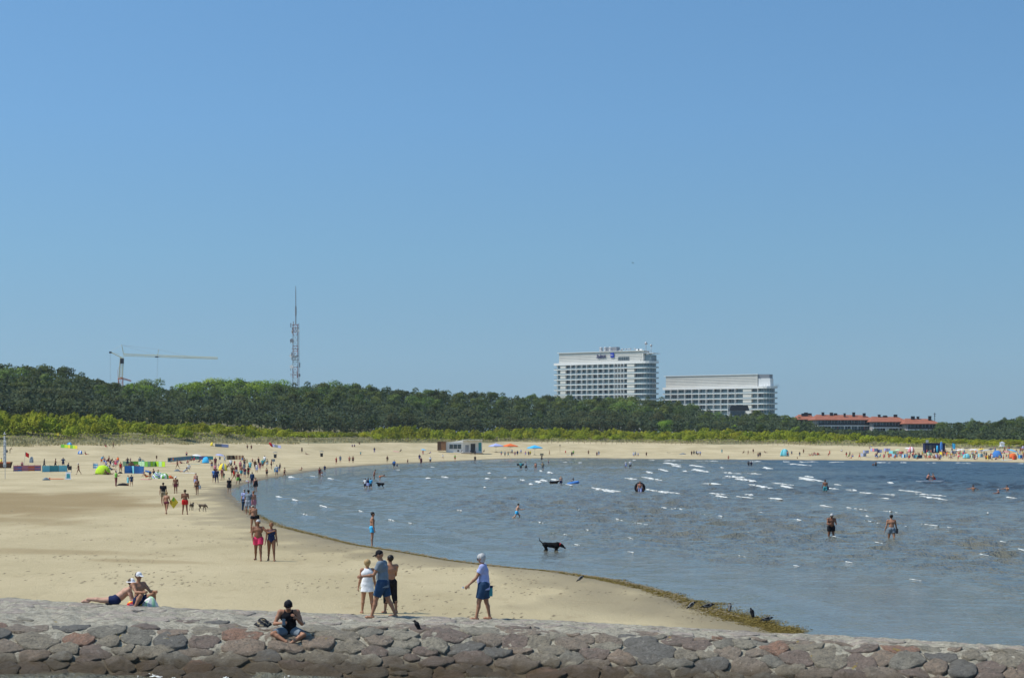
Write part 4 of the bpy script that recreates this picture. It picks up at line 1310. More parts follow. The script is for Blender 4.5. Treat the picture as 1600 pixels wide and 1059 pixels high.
CRY = mat('crane_yellow', (0.52, 0.47, 0.26), 0.6); CRR = mat('crane_red', (0.42, 0.10, 0.05), 0.6)
def crane():
    d = 900; k = d / FX
    X0 = 188.5
    r = empty('tower_crane', ((X0 - 800) * k, d, 0)); tag(r, 'pale yellow tower crane with a long jib reaching right over the wood', 'crane')
    P = lambda px, py, y=0: ((px - X0) * k, y, HC + (HY - py) * k)
    m = MB(); lattice(m, P(X0, 660), P(X0, 592), 2.0, 2.0, 12, 0.09); m.mi = 0; m.build('lower_tower', CRR, r)
    m = MB(); lattice(m, P(X0, 592), P(X0 + 2, 559), 1.6, 1.4, 9, 0.08); m.build('tower', CRY, r)
    m = MB(); m.box(P(191, 564, -0.3), (1.5, 1.4, 2.4)); m.build('cab', DARK, r)
    m = MB(); lattice(m, P(193, 554), P(340, 559), 1.15, 0.7, 34, 0.055, sides=3); m.tube(P(192, 556), P(340, 561), 0.08); m.build('jib', CRY, r)
    m = MB(); m.tube(P(191, 559), P(172, 550), 0.22, 0.14); m.tube(P(188, 554), P(172, 550), 0.07); m.build('counter_jib', CRY, r)
    MB().box(P(172.5, 550.5), (1.0, 1.0, 0.8)).build('counterweight', DARK, r)
    m = MB(); m.tube(P(193, 554), P(190, 538.5), 0.12, 0.10); m.tube(P(194.5, 554), P(190, 538.5), 0.05); m.build('head_mast', CRY, r)
    m = MB(); m.tube(P(246, 556), P(248, 545.5), 0.09); m.build('jib_post', CRY, r)
    m = MB()
    for a, b in (((190, 539), (248, 546)), ((190, 539), (242, 554)), ((248, 546), (296, 557)), ((190, 539), (172, 550)), ((190, 539), (205, 541))):
        m.tube(P(*a), P(*b), 0.035, n=4)
    m.build('pendant_line', STEEL, r)
    m = MB(); m.tube(P(172, 551), P(172, 596), 0.03, n=4); m.tube(P(173, 551), P(173, 596), 0.03, n=4); m.tube(P(246, 558), P(245, 590), 0.03, n=4); m.tube(P(247, 558), P(246, 590), 0.03, n=4); m.build('hoist_rope', STEEL, r)
    MB().box(P(245, 557.5), (1.4, 0.8, 0.5)).build('trolley', DARK, r)
    m = MB(); m.tube(P(185, 599), P(184, 578), 0.08); m.tube(P(185, 578), P(188, 566), 0.05); m.build('ladder_frame', CRR, r)
    m = MB(); lattice(m, P(188, 590), P(205, 595), 0.9, 0.5, 7, 0.07, sides=3); m.tube(P(184, 592), P(192, 590), 0.3); m.build('folded_boom', CRR, r)
crane()
# ------------------------------------------------------------------ bodies grown as one continuous surface
def surface_nets(D, org, h):
    """iso-surface of the field D (negative inside) -> V, quads"""
    nx, ny, nz = D.shape
    ins = D < 0
    c = [ins[i:nx - 1 + i, j:ny - 1 + j, k:nz - 1 + k] for i in (0, 1) for j in (0, 1) for k in (0, 1)]
    s = sum(a.astype(np.int8) for a in c)
    act = (s > 0) & (s < 8)
    I, J, K = np.nonzero(act)
    if len(I) == 0: return np.zeros((0, 3)), np.zeros((0, 4), int)
    idx = np.full(act.shape, -1, np.int64); idx[I, J, K] = np.arange(len(I))
    offs = np.array([(i, j, k) for i in (0, 1) for j in (0, 1) for k in (0, 1)])
    val = np.stack([D[I + o[0], J + o[1], K + o[2]] for o in offs], 1)
    acc = np.zeros((len(I), 3)); cnt = np.zeros(len(I))
    for a in range(8):
        for b in range(a + 1, 8):
            if np.abs(offs[a] - offs[b]).sum() != 1: continue
            va, vb = val[:, a], val[:, b]
            m = (va < 0) != (vb < 0)
            t = np.where(m, va / np.where(m, va - vb, 1), 0)
            p = offs[a] + t[:, None] * (offs[b] - offs[a])
            acc += np.where(m[:, None], p, 0); cnt += m
    V = (np.stack([I, J, K], 1) + acc / cnt[:, None]) * h + org
    Q = []
    for ax in range(3):
        sl0 = [slice(None)] * 3; sl1 = [slice(None)] * 3
        sl0[ax] = slice(0, -1); sl1[ax] = slice(1, None)
        a0 = ins[tuple(sl0)]; a1 = ins[tuple(sl1)]
        ch = a0 != a1
        o1, o2 = [(1, 2), (2, 0), (0, 1)][ax]
        E = np.array(np.nonzero(ch)).T
        if not len(E): continue
        E = E[(E[:, o1] > 0) & (E[:, o2] > 0) & (E[:, o1] < D.shape[o1] - 1) & (E[:, o2] < D.shape[o2] - 1)]
        def cell(d1, d2):
            e = E.copy(); e[:, o1] += d1; e[:, o2] += d2
            return idx[e[:, 0], e[:, 1], e[:, 2]]
        q = np.stack([cell(-1, -1), cell(0, -1), cell(0, 0), cell(-1, 0)], 1)
        fl = a0[E[:, 0], E[:, 1], E[:, 2]]
        q[~fl] = q[~fl][:, ::-1]
        Q.append(q)
    Q = np.concatenate(Q)
    return V, Q[(Q >= 0).all(1)]

class Prim:
    """tapered capsule a->b (optionally flattened along an axis, optionally cut flat at its ends)"""
    __slots__ = ('a', 'b', 'ra', 'rb', 'flat', 'ax', 'cap', 'm', 'k')
    def __init__(s, a, b, ra, rb=None, m='skin', flat=1.0, ax=None, cap='', k=0.03):
        s.a = np.array(a, float); s.b = np.array(b, float); s.ra = ra; s.rb = ra if rb is None else rb
        s.m = m; s.flat = flat; s.ax = None if ax is None else np.array(ax, float) / np.linalg.norm(ax); s.cap = cap; s.k = k
    def field(s, P):
        Q = P - s.a
        ba = s.b - s.a
        if s.ax is not None:
            q = Q @ s.ax
            Q = Q + (1 / s.flat - 1) * q[..., None] * s.ax
            bq = ba @ s.ax; ba = ba + (1 / s.flat - 1) * bq * s.ax
        L2 = max(ba @ ba, 1e-9)
        t = np.clip((Q @ ba) / L2, 0, 1)
        d = np.sqrt(((Q - t[..., None] * ba) ** 2).sum(-1)) - (s.ra + (s.rb - s.ra) * t)
        if s.ax is not None: d = d * (0.5 + 0.5 * s.flat)
        if s.cap:
            u = (s.b - s.a) / max(np.linalg.norm(s.b - s.a), 1e-9)
            if 'b' in s.cap: d = np.maximum(d, (P - s.b) @ u)
            if 'a' in s.cap: d = np.maximum(d, (s.a - P) @ u)
        return d

def grow(prims, h, blend=1.0, label=False):
    lo = np.min([np.minimum(p.a, p.b) - max(p.ra, p.rb) for p in prims], 0) - 3 * h
    hi = np.max([np.maximum(p.a, p.b) + max(p.ra, p.rb) for p in prims], 0) + 3 * h
    n = np.ceil((hi - lo) / h).astype(int) + 1
    D = np.full(n, 1.0, np.float32)
    for p in prims:
        r = max(p.ra, p.rb) + p.k * blend + 2 * h
        i0 = np.maximum(((np.minimum(p.a, p.b) - r - lo) / h).astype(int), 0)
        i1 = np.minimum(((np.maximum(p.a, p.b) + r - lo) / h).astype(int) + 2, n)
        g = np.stack(np.meshgrid(*[lo[i] + np.arange(i0[i], i1[i]) * h for i in range(3)], indexing='ij'), -1)
        d = p.field(g).astype(np.float32)
        sl = tuple(slice(i0[i], i1[i]) for i in range(3))
        o = D[sl]; k = p.k * blend
        if k > 1e-4:
            hh = np.clip(0.5 + 0.5 * (o - d) / k, 0, 1)
            D[sl] = np.minimum(o, o * (1 - hh) + d * hh - k * hh * (1 - hh))
        else:
            D[sl] = np.minimum(o, d)
    V, Q = surface_nets(D, lo, h)
    if not label: return V, Q
    names = []
    best = np.full(len(Q), 1e9); who = np.zeros(len(Q), int)
    C = V[Q].mean(1)
    for p in prims:
        if p.m not in names: names.append(p.m)
        d = p.field(C); w = d < best
        best[w] = d[w]; who[w] = names.index(p.m)
    return V, Q, who, names

def vdir(fwd, out, side):
    """direction from straight down: fwd degrees forwards (+y), out degrees sideways; side = -1 left, +1 right"""
    f, o = math.radians(fwd), math.radians(out)
    return np.array([side * math.sin(o), math.sin(f) * math.cos(o), -math.cos(f) * math.cos(o)])

POSES = {
    # lean, thigh(fwd,out), knee bend, arm(fwd,out), elbow bend, elbow inwards
    'stand':   dict(lean=2, tl=(2, 5, 4), tr=(0, 5, 2), al=(4, 10, 14, 0), ar=(2, 10, 12, 0)),
    'stand2':  dict(lean=0, tl=(6, 6, 10), tr=(-1, 5, 0), al=(10, 14, 45, 20), ar=(-4, 10, 10, 0)),
    'walk':    dict(lean=4, tl=(24, 3, 8), tr=(-20, 3, 16), al=(-22, 7, 14, 0), ar=(22, 7, 22, 0)),
    'walk2':   dict(lean=4, tl=(-20, 3, 14), tr=(22, 3, 6), al=(20, 7, 20, 0), ar=(-18, 7, 12, 0)),
    'stroll':  dict(lean=3, tl=(12, 3, 6), tr=(-11, 3, 8), al=(-10, 8, 16, 0), ar=(10, 8, 20, 0)),
    'hips':    dict(lean=0, tl=(3, 7, 4), tr=(0, 7, 2), al=(-25, 38, 95, 35), ar=(-25, 38, 95, 35)),
    'look':    dict(lean=10, tl=(3, 5, 4), tr=(0, 6, 4), al=(20, 10, 70, 25), ar=(20, 10, 75, 25), head=30),
    'bend':    dict(lean=75, tl=(4, 8, 6), tr=(0, 8, 6), al=(70, 8, 6, 0), ar=(78, 8, 6, 0), head=20),
    'halfbend': dict(lean=38, tl=(6, 7, 12), tr=(2, 7, 10), al=(40, 8, 20, 0), ar=(34, 8, 25, 0), head=20),
    'reach':   dict(lean=6, tl=(14, 4, 6), tr=(-10, 4, 10), al=(62, 12, 12, 0), ar=(8, 10, 16, 0)),
    'armsup':  dict(lean=-2, tl=(4, 6, 4), tr=(0, 6, 2), al=(150, 25, 40, 0), ar=(150, 25, 40, 0)),
    'headload': dict(lean=-2, tl=(10, 4, 6), tr=(-8, 4, 8), al=(160, 14, 50, 25), ar=(160, 14, 50, 25)),
    'run':     dict(lean=14, tl=(42, 3, 46), tr=(-26, 3, 40), al=(-34, 8, 70, 0), ar=(38, 10, 60, 0)),
    'hold':    dict(lean=0, tl=(5, 5, 6), tr=(-3, 5, 4), al=(28, 8, 80, 20), ar=(28, 8, 84, 20)),
    'sit':     dict(lean=-12, tl=(104, 14, 112), tr=(100, 14, 108), al=(20, 20, 50, 20), ar=(-38, 14, 6, 0)),
    'sitlong': dict(lean=-18, tl=(92, 9, 8), tr=(98, 9, 34), al=(-40, 16, 4, 0), ar=(-40, 16, 4, 0)),
    'sitknees': dict(lean=22, tl=(118, 10, 128), tr=(118, 10, 128), al=(62, 12, 40, 20), ar=(62, 12, 40, 20), head=8),
    'chair':   dict(lean=-18, tl=(84, 7, 70), tr=(84, 7, 74), al=(22, 12, 50, 0), ar=(22, 12, 50, 0)),
    'swim':    dict(lean=10, tl=(30, 8, 30), tr=(10, 8, 20), al=(60, 50, 30, 0), ar=(60, 50, 30, 0)),
    'wade':    dict(lean=6, tl=(16, 5, 6), tr=(-14, 5, 12), al=(-6, 14, 20, 0), ar=(12, 14, 24, 0)),
}

def skeleton(H, pose, fem=False, fat=0.0):
    """joint positions in the figure's own frame: x right, y forward, z up, feet (or seat) on z=0"""
    p = POSES[pose] if isinstance(pose, str) else pose
    J = {}
    lean = math.radians(p.get('lean', 0)); sl = math.radians(p.get('slean', 0))
    up = np.array([math.sin(sl), math.sin(lean) * math.cos(sl), math.cos(lean) * math.cos(sl)])
    tw = math.radians(p.get('twist', 0))
    rx = np.array([math.cos(tw), math.sin(tw), 0.0]); rx -= up * (rx @ up); rx /= np.linalg.norm(rx)
    hipw = H * (0.053 if fem else 0.050); shw = H * (0.098 if fem else 0.112)
    pel = np.zeros(3)
    J['pel'] = pel
    J['waist'] = pel + up * H * 0.085
    J['chest'] = pel + up * H * 0.20
    J['neck'] = pel + up * H * 0.295
    hd = math.radians(p.get('head', 0)) + lean * 0.55; hs = math.radians(p.get('hyaw', 0)); hsl = sl * 0.4 + math.radians(p.get('htilt', 0))
    hup = np.array([math.sin(hsl), math.sin(hd) * math.cos(hsl), math.cos(hd) * math.cos(hsl)])
    hf = np.array([-math.sin(hs), math.cos(hs), 0.0]); hf -= hup * (hf @ hup); hf /= np.linalg.norm(hf)
    J['hup'] = hup; J['hf'] = hf; J['hr'] = np.cross(hf, hup)
    J['head'] = J['neck'] + hup * H * 0.088 + hf * H * 0.010
    J['up'] = up; J['rx'] = rx; J['fw'] = np.cross(up, rx)
    for nm, sd in (('l', -1), ('r', 1)):
        hip = pel + np.array([sd * hipw, 0, -H * 0.015])
        f, o, kb = p['t' + nm][:3]
        th = vdir(f, o, sd); sh = vdir(f - kb, o if len(p['t' + nm]) < 4 else p['t' + nm][3], sd)
        knee = hip + th * H * 0.245; ank = knee + sh * H * 0.225
        J['hip' + nm], J['knee' + nm], J['ank' + nm] = hip, knee, ank
        fd = np.array([sd * 0.18, 1.0, -0.05]) if abs(f) < 60 or kb > 60 else np.array([sd * 0.3, 0.35, 0.9])
        if kb - f > 38 and abs(f) < 60: fd = np.array([0, 0.55, -0.8])
        if 'foot' in p: fd = np.array(p['foot'], float)
        J['toe' + nm] = ank + fd / np.linalg.norm(fd) * H * 0.088 + np.array([0, 0, -H * 0.022])
        sho = J['neck'] - up * H * 0.035 + rx * sd * shw
        ae = p['a' + nm]
        if isinstance(ae[0], (int, float)):
            f, o, eb, inn = ae
            f += p.get('lean', 0) * 0.0
            ua = vdir(f, o, sd); fa = vdir(f + eb, o - inn, sd)
        else:
            ua = np.array(ae[0], float); ua /= np.linalg.norm(ua); fa = np.array(ae[1], float); fa /= np.linalg.norm(fa)
        el = sho + ua * H * 0.175; wr = el + fa * H * 0.148
        J['sho' + nm], J['elb' + nm], J['wri' + nm] = sho, el, wr
        J['hand' + nm] = wr + fa * H * 0.05; J['fa' + nm] = fa
    low = min(min(J[k][2] for k in ('ankl', 'ankr')) - H * 0.040, min(J[k][2] for k in ('toel', 'toer')) - H * 0.017, -H * 0.088)
    if p.get('lie'): low = p['lie'] * H
    for k in list(J):
        if k not in ('hup', 'hf', 'hr', 'up', 'rx', 'fw', 'fal', 'far'): J[k] = J[k] - np.array([0, 0, low])
    J['H'] = H; J['fem'] = fem; J['fat'] = fat
    return J

def body_prims(J, detail=1):
    H = J['H']; fem = J['fem']; fat = J['fat']; P = []
    A = lambda a, b, ra, rb, **k: P.append(Prim(J[a] if isinstance(a, str) else a, J[b] if isinstance(b, str) else b, ra * H, rb * H, **k))
    fw = J['fw']; rx = J['rx']; up = J['up']
    w = 1 + fat * 0.35
    # torso, wider than deep
    hw = 0.050 if fem else 0.042
    A(J['pel'] - rx * H * hw * w, J['pel'] + rx * H * hw * w, 0.054 * w, 0.054 * w, k=0.05)
    A(J['waist'] - rx * H * 0.030 * w, J['waist'] + rx * H * 0.030 * w, (0.050 if fem else 0.055) * w, (0.050 if fem else 0.055) * w, k=0.06)
    A(J['chest'] - rx * H * (0.045 if fem else 0.058), J['chest'] + rx * H * (0.045 if fem else 0.058), 0.058 * (1 + fat * .1), 0.058 * (1 + fat * .1), k=0.06)
    A('pel', 'chest', 0.058 * w, 0.066, k=0.05)
    if fat > 0: A(J['waist'] + fw * H * 0.035 * fat - up * H * .01, J['waist'] + fw * H * 0.035 * fat + up * H * .03, 0.060 * w, 0.055 * w, k=0.06)
    A(J['shol'], J['shor'], 0.036, 0.036, k=0.05)
    if fem:
        for s in (-1, 1): A(J['chest'] + rx * s * H * 0.036 + fw * H * 0.045, J['chest'] + rx * s * H * 0.036 + fw * H * 0.050, 0.029, 0.029, k=0.025)
    # glutes
    for s in (-1, 1): A(J['pel'] + rx * s * H * 0.032 - fw * H * 0.028 - up * H * .02, J['pel'] + rx * s * H * 0.032 - fw * H * 0.028, 0.043, 0.043, k=0.03)
    A(J['neck'] - up * H * 0.03, J['head'] - J['hup'] * H * 0.03, 0.034, 0.029, k=0.03)
    # head: skull, jaw, nose, ears, chin
    hd, hu, hf, hr = J['head'], J['hup'], J['hf'], J['hr']
    A(hd + hu * H * 0.010 - hf * H * 0.008, hd + hu * H * 0.016 - hf * H * 0.004, 0.052, 0.050, k=0.01)
    A(hd + hf * H * 0.014, hd - hu * H * 0.034 + hf * H * 0.020, 0.036, 0.024, k=0.03)
    if detail:
        A(hd + hf * H * 0.046 + hu * H * 0.006, hd + hf * H * 0.056 - hu * H * 0.010, 0.006, 0.009, k=0.008)
        for s in (-1, 1):
            A(hd + hr * s * H * 0.050 + hu * H * .006, hd + hr * s * H * 0.051 - hu * H * .010, 0.010, 0.008, k=0.006)
    g = 0.92 if fem else 1.0
    for n, sd in (('l', -1), ('r', 1)):
        A('hip' + n, 'knee' + n, 0.058 * (1.04 if fem else 1) * w, 0.033, k=0.03)
        mid = J['knee' + n] * 0.68 + J['ank' + n] * 0.32 - J['fw'] * H * 0.008
        A('knee' + n, mid, 0.031, 0.032 * g, k=0.02); A(mid, 'ank' + n, 0.031 * g, 0.018, k=0.02)
        heel = J['ank' + n] - (J['toe' + n] - J['ank' + n]) * 0.22
        heel[2] = J['toe' + n][2]
        A('ank' + n, heel, 0.017, 0.019, k=0.02)
        ball = J['ank' + n] * 0.25 + J['toe' + n] * 0.75
        ball = np.array([ball[0], ball[1], J['toe' + n][2] * 0.9 + ball[2] * 0.1])
        A(heel, ball, 0.019, 0.019, k=0.02); A(ball, 'toe' + n, 0.020, 0.013, k=0.02)
        if detail > 1:
            dr = (J['toe' + n] - J['ank' + n]); dr[2] = 0; dr /= np.linalg.norm(dr) + 1e-9; pr = np.array([dr[1], -dr[0], 0])
            for t in range(5):
                q = J['toe' + n] + pr * sd * H * (-0.014 + t * 0.0085) * 1.0 - dr * H * 0.004 * t
                A(q - dr * H * .015, q + dr * H * 0.006, 0.0075 - t * .0006, 0.0062 - t * .0005, k=0.006)
        A('sho' + n, J['sho' + n] * .55 + J['elb' + n] * .45, 0.034 * g, 0.029 * g, k=0.03)
        A(J['sho' + n] * .55 + J['elb' + n] * .45, 'elb' + n, 0.029 * g, 0.022 * g, k=0.02)
        fm = J['elb' + n] * .65 + J['wri' + n] * .35
        A('elb' + n, fm, 0.022 * g, 0.024 * g, k=0.02); A(fm, 'wri' + n, 0.023 * g, 0.0145, k=0.02)
        fa = J['fa' + n]
        side = np.cross(fa, np.array([sd * 1.0, 0.15, 0.1])); side /= np.linalg.norm(side) + 1e-9      # across the palm
        nrm = np.cross(side, fa)
        if detail > 1:
            wr = J['wri' + n]
            A(wr, wr + fa * H * 0.045, 0.016, 0.019, flat=0.55, ax=nrm, k=0.012)
            A(wr + fa * H * .040 - side * H * .014, wr + fa * H * .040 + side * H * .014, 0.011, 0.011, k=0.01)
            inw = -nrm * sd if (nrm * sd)[0] * sd > 0 else nrm * sd
            for t, (o, ln) in enumerate(((-.018, .036), (-.006, .042), (.006, .040), (.017, .031))):
                b0 = wr + fa * H * 0.048 + side * H * o
                b1 = b0 + (fa * .92 + inw * .35) * H * ln * .55
                b2 = b1 + (fa * .62 + inw * .75) * H * ln * .50
                A(b0, b1, 0.0062, 0.0056, k=0.004); A(b1, b2, 0.0056, 0.0048, k=0.003)
            t0 = wr + fa * H * .014 + side * H * -.016; t1 = t0 + (fa * .6 - side * .75 + inw * .2) * H * .024; t2 = t1 + (fa * .85 - side * .2 + inw * .3) * H * .018
            A(t0, t1, 0.0085, 0.0068, k=0.008); A(t1, t2, 0.0066, 0.0054, k=0.003)
        else:
            A('wri' + n, J['wri' + n] + fa * H * 0.05, 0.014, 0.018, flat=0.7, ax=nrm, k=0.01)
            A(J['wri' + n] + fa * H * 0.05, J['wri' + n] + fa * H * 0.085 + np.array([0, H * .004, 0]), 0.015, 0.009, flat=0.7, ax=nrm, k=0.01)
            A(J['wri' + n] + fa * H * .02, J['wri' + n] + fa * H * .05 - side * H * .022, 0.007, 0.006, k=0.006)
    return P

def torso_shell(J, m, e, z0=-0.10, fatk=1.0, flare=0.0, neck=True):
    """garment shells round the torso; e = extra radius / H; z0 = hem below the pelvis"""
    H = J['H']; fem = J['fem']; w = 1 + J['fat'] * 0.35; rx, up, fw = J['rx'], J['up'], J['fw']; P = []
    A = lambda a, b, ra, rb, **k: P.append(Prim(a, b, ra * H, rb * H, m=m, **k))
    hw = 0.050 if fem else 0.042
    A(J['pel'] - rx * H * hw * w, J['pel'] + rx * H * hw * w, (0.054 + e) * w, (0.054 + e) * w, k=0.05)
    A(J['waist'] - rx * H * 0.032 * w, J['waist'] + rx * H * 0.032 * w, ((0.052 if fem else 0.058) + e) * w, ((0.052 if fem else 0.058) + e) * w, k=0.06)
    cw = 0.045 if fem else 0.058
    A(J['chest'] - rx * H * cw, J['chest'] + rx * H * cw, (0.060 + e), (0.060 + e), k=0.06)
    A(J['pel'], J['chest'], (0.058 + e) * w, 0.067 + e, k=0.05)
    if J['fat'] > 0: A(J['waist'] + fw * H * 0.035 * J['fat'] - up * H * .02, J['waist'] + fw * H * 0.035 * J['fat'] + up * H * .03, (0.062 + e) * w, (0.057 + e) * w, k=0.06)
    if fem:
        for s in (-1, 1): A(J['chest'] + rx * s * H * 0.036 + fw * H * 0.045, J['chest'] + rx * s * H * 0.036 + fw * H * 0.050, 0.030 + e, 0.030 + e, k=0.03)
    return P

def garments(J, top, bottom, hair, hat):
    """dict part name -> prims (all tagged with that name)"""
    H = J['H']; G = {}; rx, up, fw = J['rx'], J['up'], J['fw']; w = 1 + J['fat'] * 0.35; fem = J['fem']
    def S(m, a, b, ra, rb, **k): return Prim(a, b, ra * H, rb * H, m=m, **k)
    def sleeves(m, frac, e):
        out = [S(m, J['shol'], J['shor'], 0.040 + e, 0.040 + e, k=0.04)]
        for n in 'lr':
            if frac <= 1:
                b = J['sho' + n] + (J['elb' + n] - J['sho' + n]) * frac
                out.append(S(m, J['sho' + n], b, 0.038 + e, 0.036 + e, cap='b', k=0.03))
            else:
                out.append(S(m, J['sho' + n], J['elb' + n], 0.038 + e, 0.030 + e, k=0.03))
                out.append(S(m, J['elb' + n], J['elb' + n] + (J['wri' + n] - J['elb' + n]) * min(frac - 1, .95), 0.028 + e, 0.024 + e, cap='b', k=0.02))
        return out
    t = 'shirt'
    if top in ('tee', 'hoodie', 'tank', 'loose'):
        e = {'tee': .010, 'hoodie': .014, 'tank': .008, 'loose': .014}[top]
        P = torso_shell(J, t, e)
        if top == 'tee': P += sleeves(t, 0.55, 0.004)
        if top == 'hoodie': P += sleeves(t, 1.9, 0.004)
        if top in ('tank', 'loose'): P += [S(t, J['shol'] * .72 + J['shor'] * .28, J['shor'] * .72 + J['shol'] * .28, 0.037, 0.037, k=0.04)]
        dn = -up * .6 + np.array([0, 0, -.4]); dn /= np.linalg.norm(dn)
        ln = {'tee': .075, 'hoodie': .07, 'tank': .065, 'loose': .13}[top]
        fl = .02 if top == 'loose' else .004
        for s in (-1, 0, 1):
            o = rx * s * H * 0.034 * w
            P.append(S(t, J['pel'] + o, J['pel'] + o + dn * H * ln, (0.056 + e) * w, (0.058 + e + fl) * w, cap='b', k=0.03))
        G['shirt'] = P
    elif top == 'dress':
        t = 'dress'; P = torso_shell(J, t, .008) + [S(t, J['shol'] * .72 + J['shor'] * .28, J['shor'] * .72 + J['shol'] * .28, 0.036, 0.036, k=0.04)]
        P.append(S(t, J['pel'], J['pel'] + np.array([0, 0, -H * .24]), 0.085 * w, 0.115 * w, cap='b', k=0.03))
        G['dress'] = P
    elif top in ('swimsuit', 'wetsuit'):
        t = 'swimsuit'; P = torso_shell(J, t, .005)
        P += [S(t, J['shol'] * .75 + J['shor'] * .25 - up * H * .01, J['chest'], 0.030, 0.04, k=0.02), S(t, J['shor'] * .75 + J['shol'] * .25 - up * H * .01, J['chest'], 0.030, 0.04, k=0.02)]
        if top == 'wetsuit':
            P += sleeves(t, 1.9, -0.002)
            for n in 'lr': P += [S(t, J['hip' + n], J['knee' + n], .064 * w, .038, k=.03), S(t, J['knee' + n], J['knee' + n] * .1 + J['ank' + n] * .9, .037, .026, cap='b', k=.02)]
        G['swimsuit'] = P
    elif top == 'bikini':
        t = 'bikini_top'
        G[t] = [S(t, J['chest'] + rx * s * H * 0.036 + fw * H * 0.045, J['chest'] + rx * s * H * 0.036 + fw * H * 0.050, 0.034, 0.034, k=0.02) for s in (-1, 1)] + \
               [S(t, J['chest'] - rx * H * .05 - up * H * .006, J['chest'] + rx * H * .05 - up * H * .006, 0.0625, 0.0625, flat=0.16, ax=up, k=0.0)]
    b = 'shorts'
    if bottom in ('trunks', 'shorts', 'brief', 'long', 'capri', 'skirt'):
        hw = 0.050 if fem else 0.042
        e = .007 if bottom == 'brief' else .012
        name = {'brief': 'swim_brief', 'long': 'trousers', 'capri': 'trousers', 'skirt': 'skirt'}.get(bottom, 'shorts')
        P = [S(name, J['pel'] - rx * H * hw * w, J['pel'] + rx * H * hw * w, (.054 + e) * w, (.054 + e) * w, k=.05)]
        for s in (-1, 1): P.append(S(name, J['pel'] + rx * s * H * 0.032 - fw * H * 0.028 - up * H * .02, J['pel'] + rx * s * H * 0.032 - fw * H * 0.028, 0.043 + e, 0.043 + e, k=0.03))
        fr = {'brief': .16, 'trunks': .50, 'shorts': .80, 'long': 1.93, 'capri': 1.45, 'skirt': .5}[bottom]
        for n in 'lr':
            hp, kn, an = J['hip' + n], J['knee' + n], J['ank' + n]
            if fr <= 1:
                fl = {'brief': .0, 'trunks': .004, 'shorts': .003, 'skirt': .02}[bottom]
                P.append(S(name, hp, hp + (kn - hp) * fr, (.059 + e) * w, ((.059 - .022 * fr) + e + fl) * (1 + J['fat'] * .2), cap='b', k=.03))
            else:
                P += [S(name, hp, kn, (.058 + e) * w, .034 + e, k=.03), S(name, kn, kn + (an - kn) * (fr - 1), .034 + e, .026 + e, cap='b', k=.02)]
        if bottom == 'skirt':
            P.append(S(name, J['pel'], J['pel'] + np.array([0, 0, -H * .17]), .08 * w, .105 * w, cap='b', k=.03))
        G[name] = P
    hd, hu, hf, hr = J['head'], J['hup'], J['hf'], J['hr']
    if hair in ('short', 'long', 'bun', 'curly'):
        n = 'hair'; e = {'curly': .010}.get(hair, .004)
        P = [S(n, hd + hu * H * .020 - hf * H * .014, hd + hu * H * .022 - hf * H * .004, .0525 + e, .0465 + e, k=.01),
             S(n, hd - hf * H * .018 + hu * H * .004, hd - hf * H * .016 - hu * H * (.022 if hair != 'short' else .012), .044 + e, (.034 if hair != 'short' else .030) + e, k=.01)]
        if hair == 'long': P += [S(n, hd - hf * H * .024, hd - hf * H * .036 - hu * H * .105, .044, .026, k=.02)]
        if hair == 'bun': P += [S(n, hd - hf * H * .05 + hu * H * .035, hd - hf * H * .055 + hu * H * .045, .024, .020, k=.01)]
        G['hair'] = P
    if hat in ('cap', 'capback', 'sunhat', 'bucket'):
        n = 'cap' if hat in ('cap', 'capback') else 'sun_hat'
        c = hd + hu * H * .024
        P = [S(n, c - hf * H * .004, c + hu * H * .002 - hf * H * .002, .0560, .052, k=.0)]
        if hat != 'bucket':
            bf = -hf if hat == 'capback' else hf
            r = .030 if n == 'cap' else .0
            if n == 'cap': P.append(S(n, c + bf * H * .045 - hu * H * .006, c + bf * H * .075 - hu * H * .014, .038, .030, flat=.22, ax=hu, k=.01))
            else: P.append(S(n, c - hu * H * .012, c - hu * H * .012 + hf * H * .01, .098, .098, flat=.12, ax=hu, k=.01))
        else: P.append(S(n, c - hu * H * .02, c - hu * H * .016, .075, .070, flat=.3, ax=hu, k=.01))
        G[n] = P
    return G

def skin_mat(name, col):
    m = mat(name, col, 0.55, var=0.06, scale=7, spec=0.35)
    b = m.node_tree.nodes['Principled BSDF']
    b.inputs['Subsurface Weight'].default_value = 0.0
    return m
SKINS = {'tan': skin_mat('tanned_skin', (0.34, 0.165, 0.095)), 'dark': skin_mat('deeply_tanned_skin', (0.22, 0.095, 0.052)), 'light': skin_mat('fair_skin', (0.50, 0.29, 0.20)),
         'pink': skin_mat('sunburnt_skin', (0.46, 0.20, 0.13))}
CLOTH = {}
for n_, c_ in dict(white=(.74, .74, .76), black=(.014, .014, .018), navy=(.018, .028, .085), blue=(.06, .19, .50), sky=(.06, .42, .74), teal=(.07, .32, .36), grey=(.18, .22, .26), ltgrey=(.40, .44, .48),
                  lilac=(.36, .40, .66), red=(.52, .02, .02), pink=(.70, .05, .14), rose=(.60, .22, .26), maroon=(.14, .03, .045), orange=(.72, .16, .05), yellow=(.72, .58, .06), green=(.16, .42, .07),
                  khaki=(.32, .26, .17), denim=(.03, .065, .13), brown=(.13, .075, .045), purple=(.20, .16, .34), charcoal=(.05, .052, .06), mint=(.42, .66, .42), lime=(.45, .68, .04), aqua=(.20, .57, .67), plaid=(.38, .40, .46)).items():
    CLOTH[n_] = mat('cloth_' + n_, c_, 0.85, var=0.16, scale=8, bump=0.03, spec=0.1)
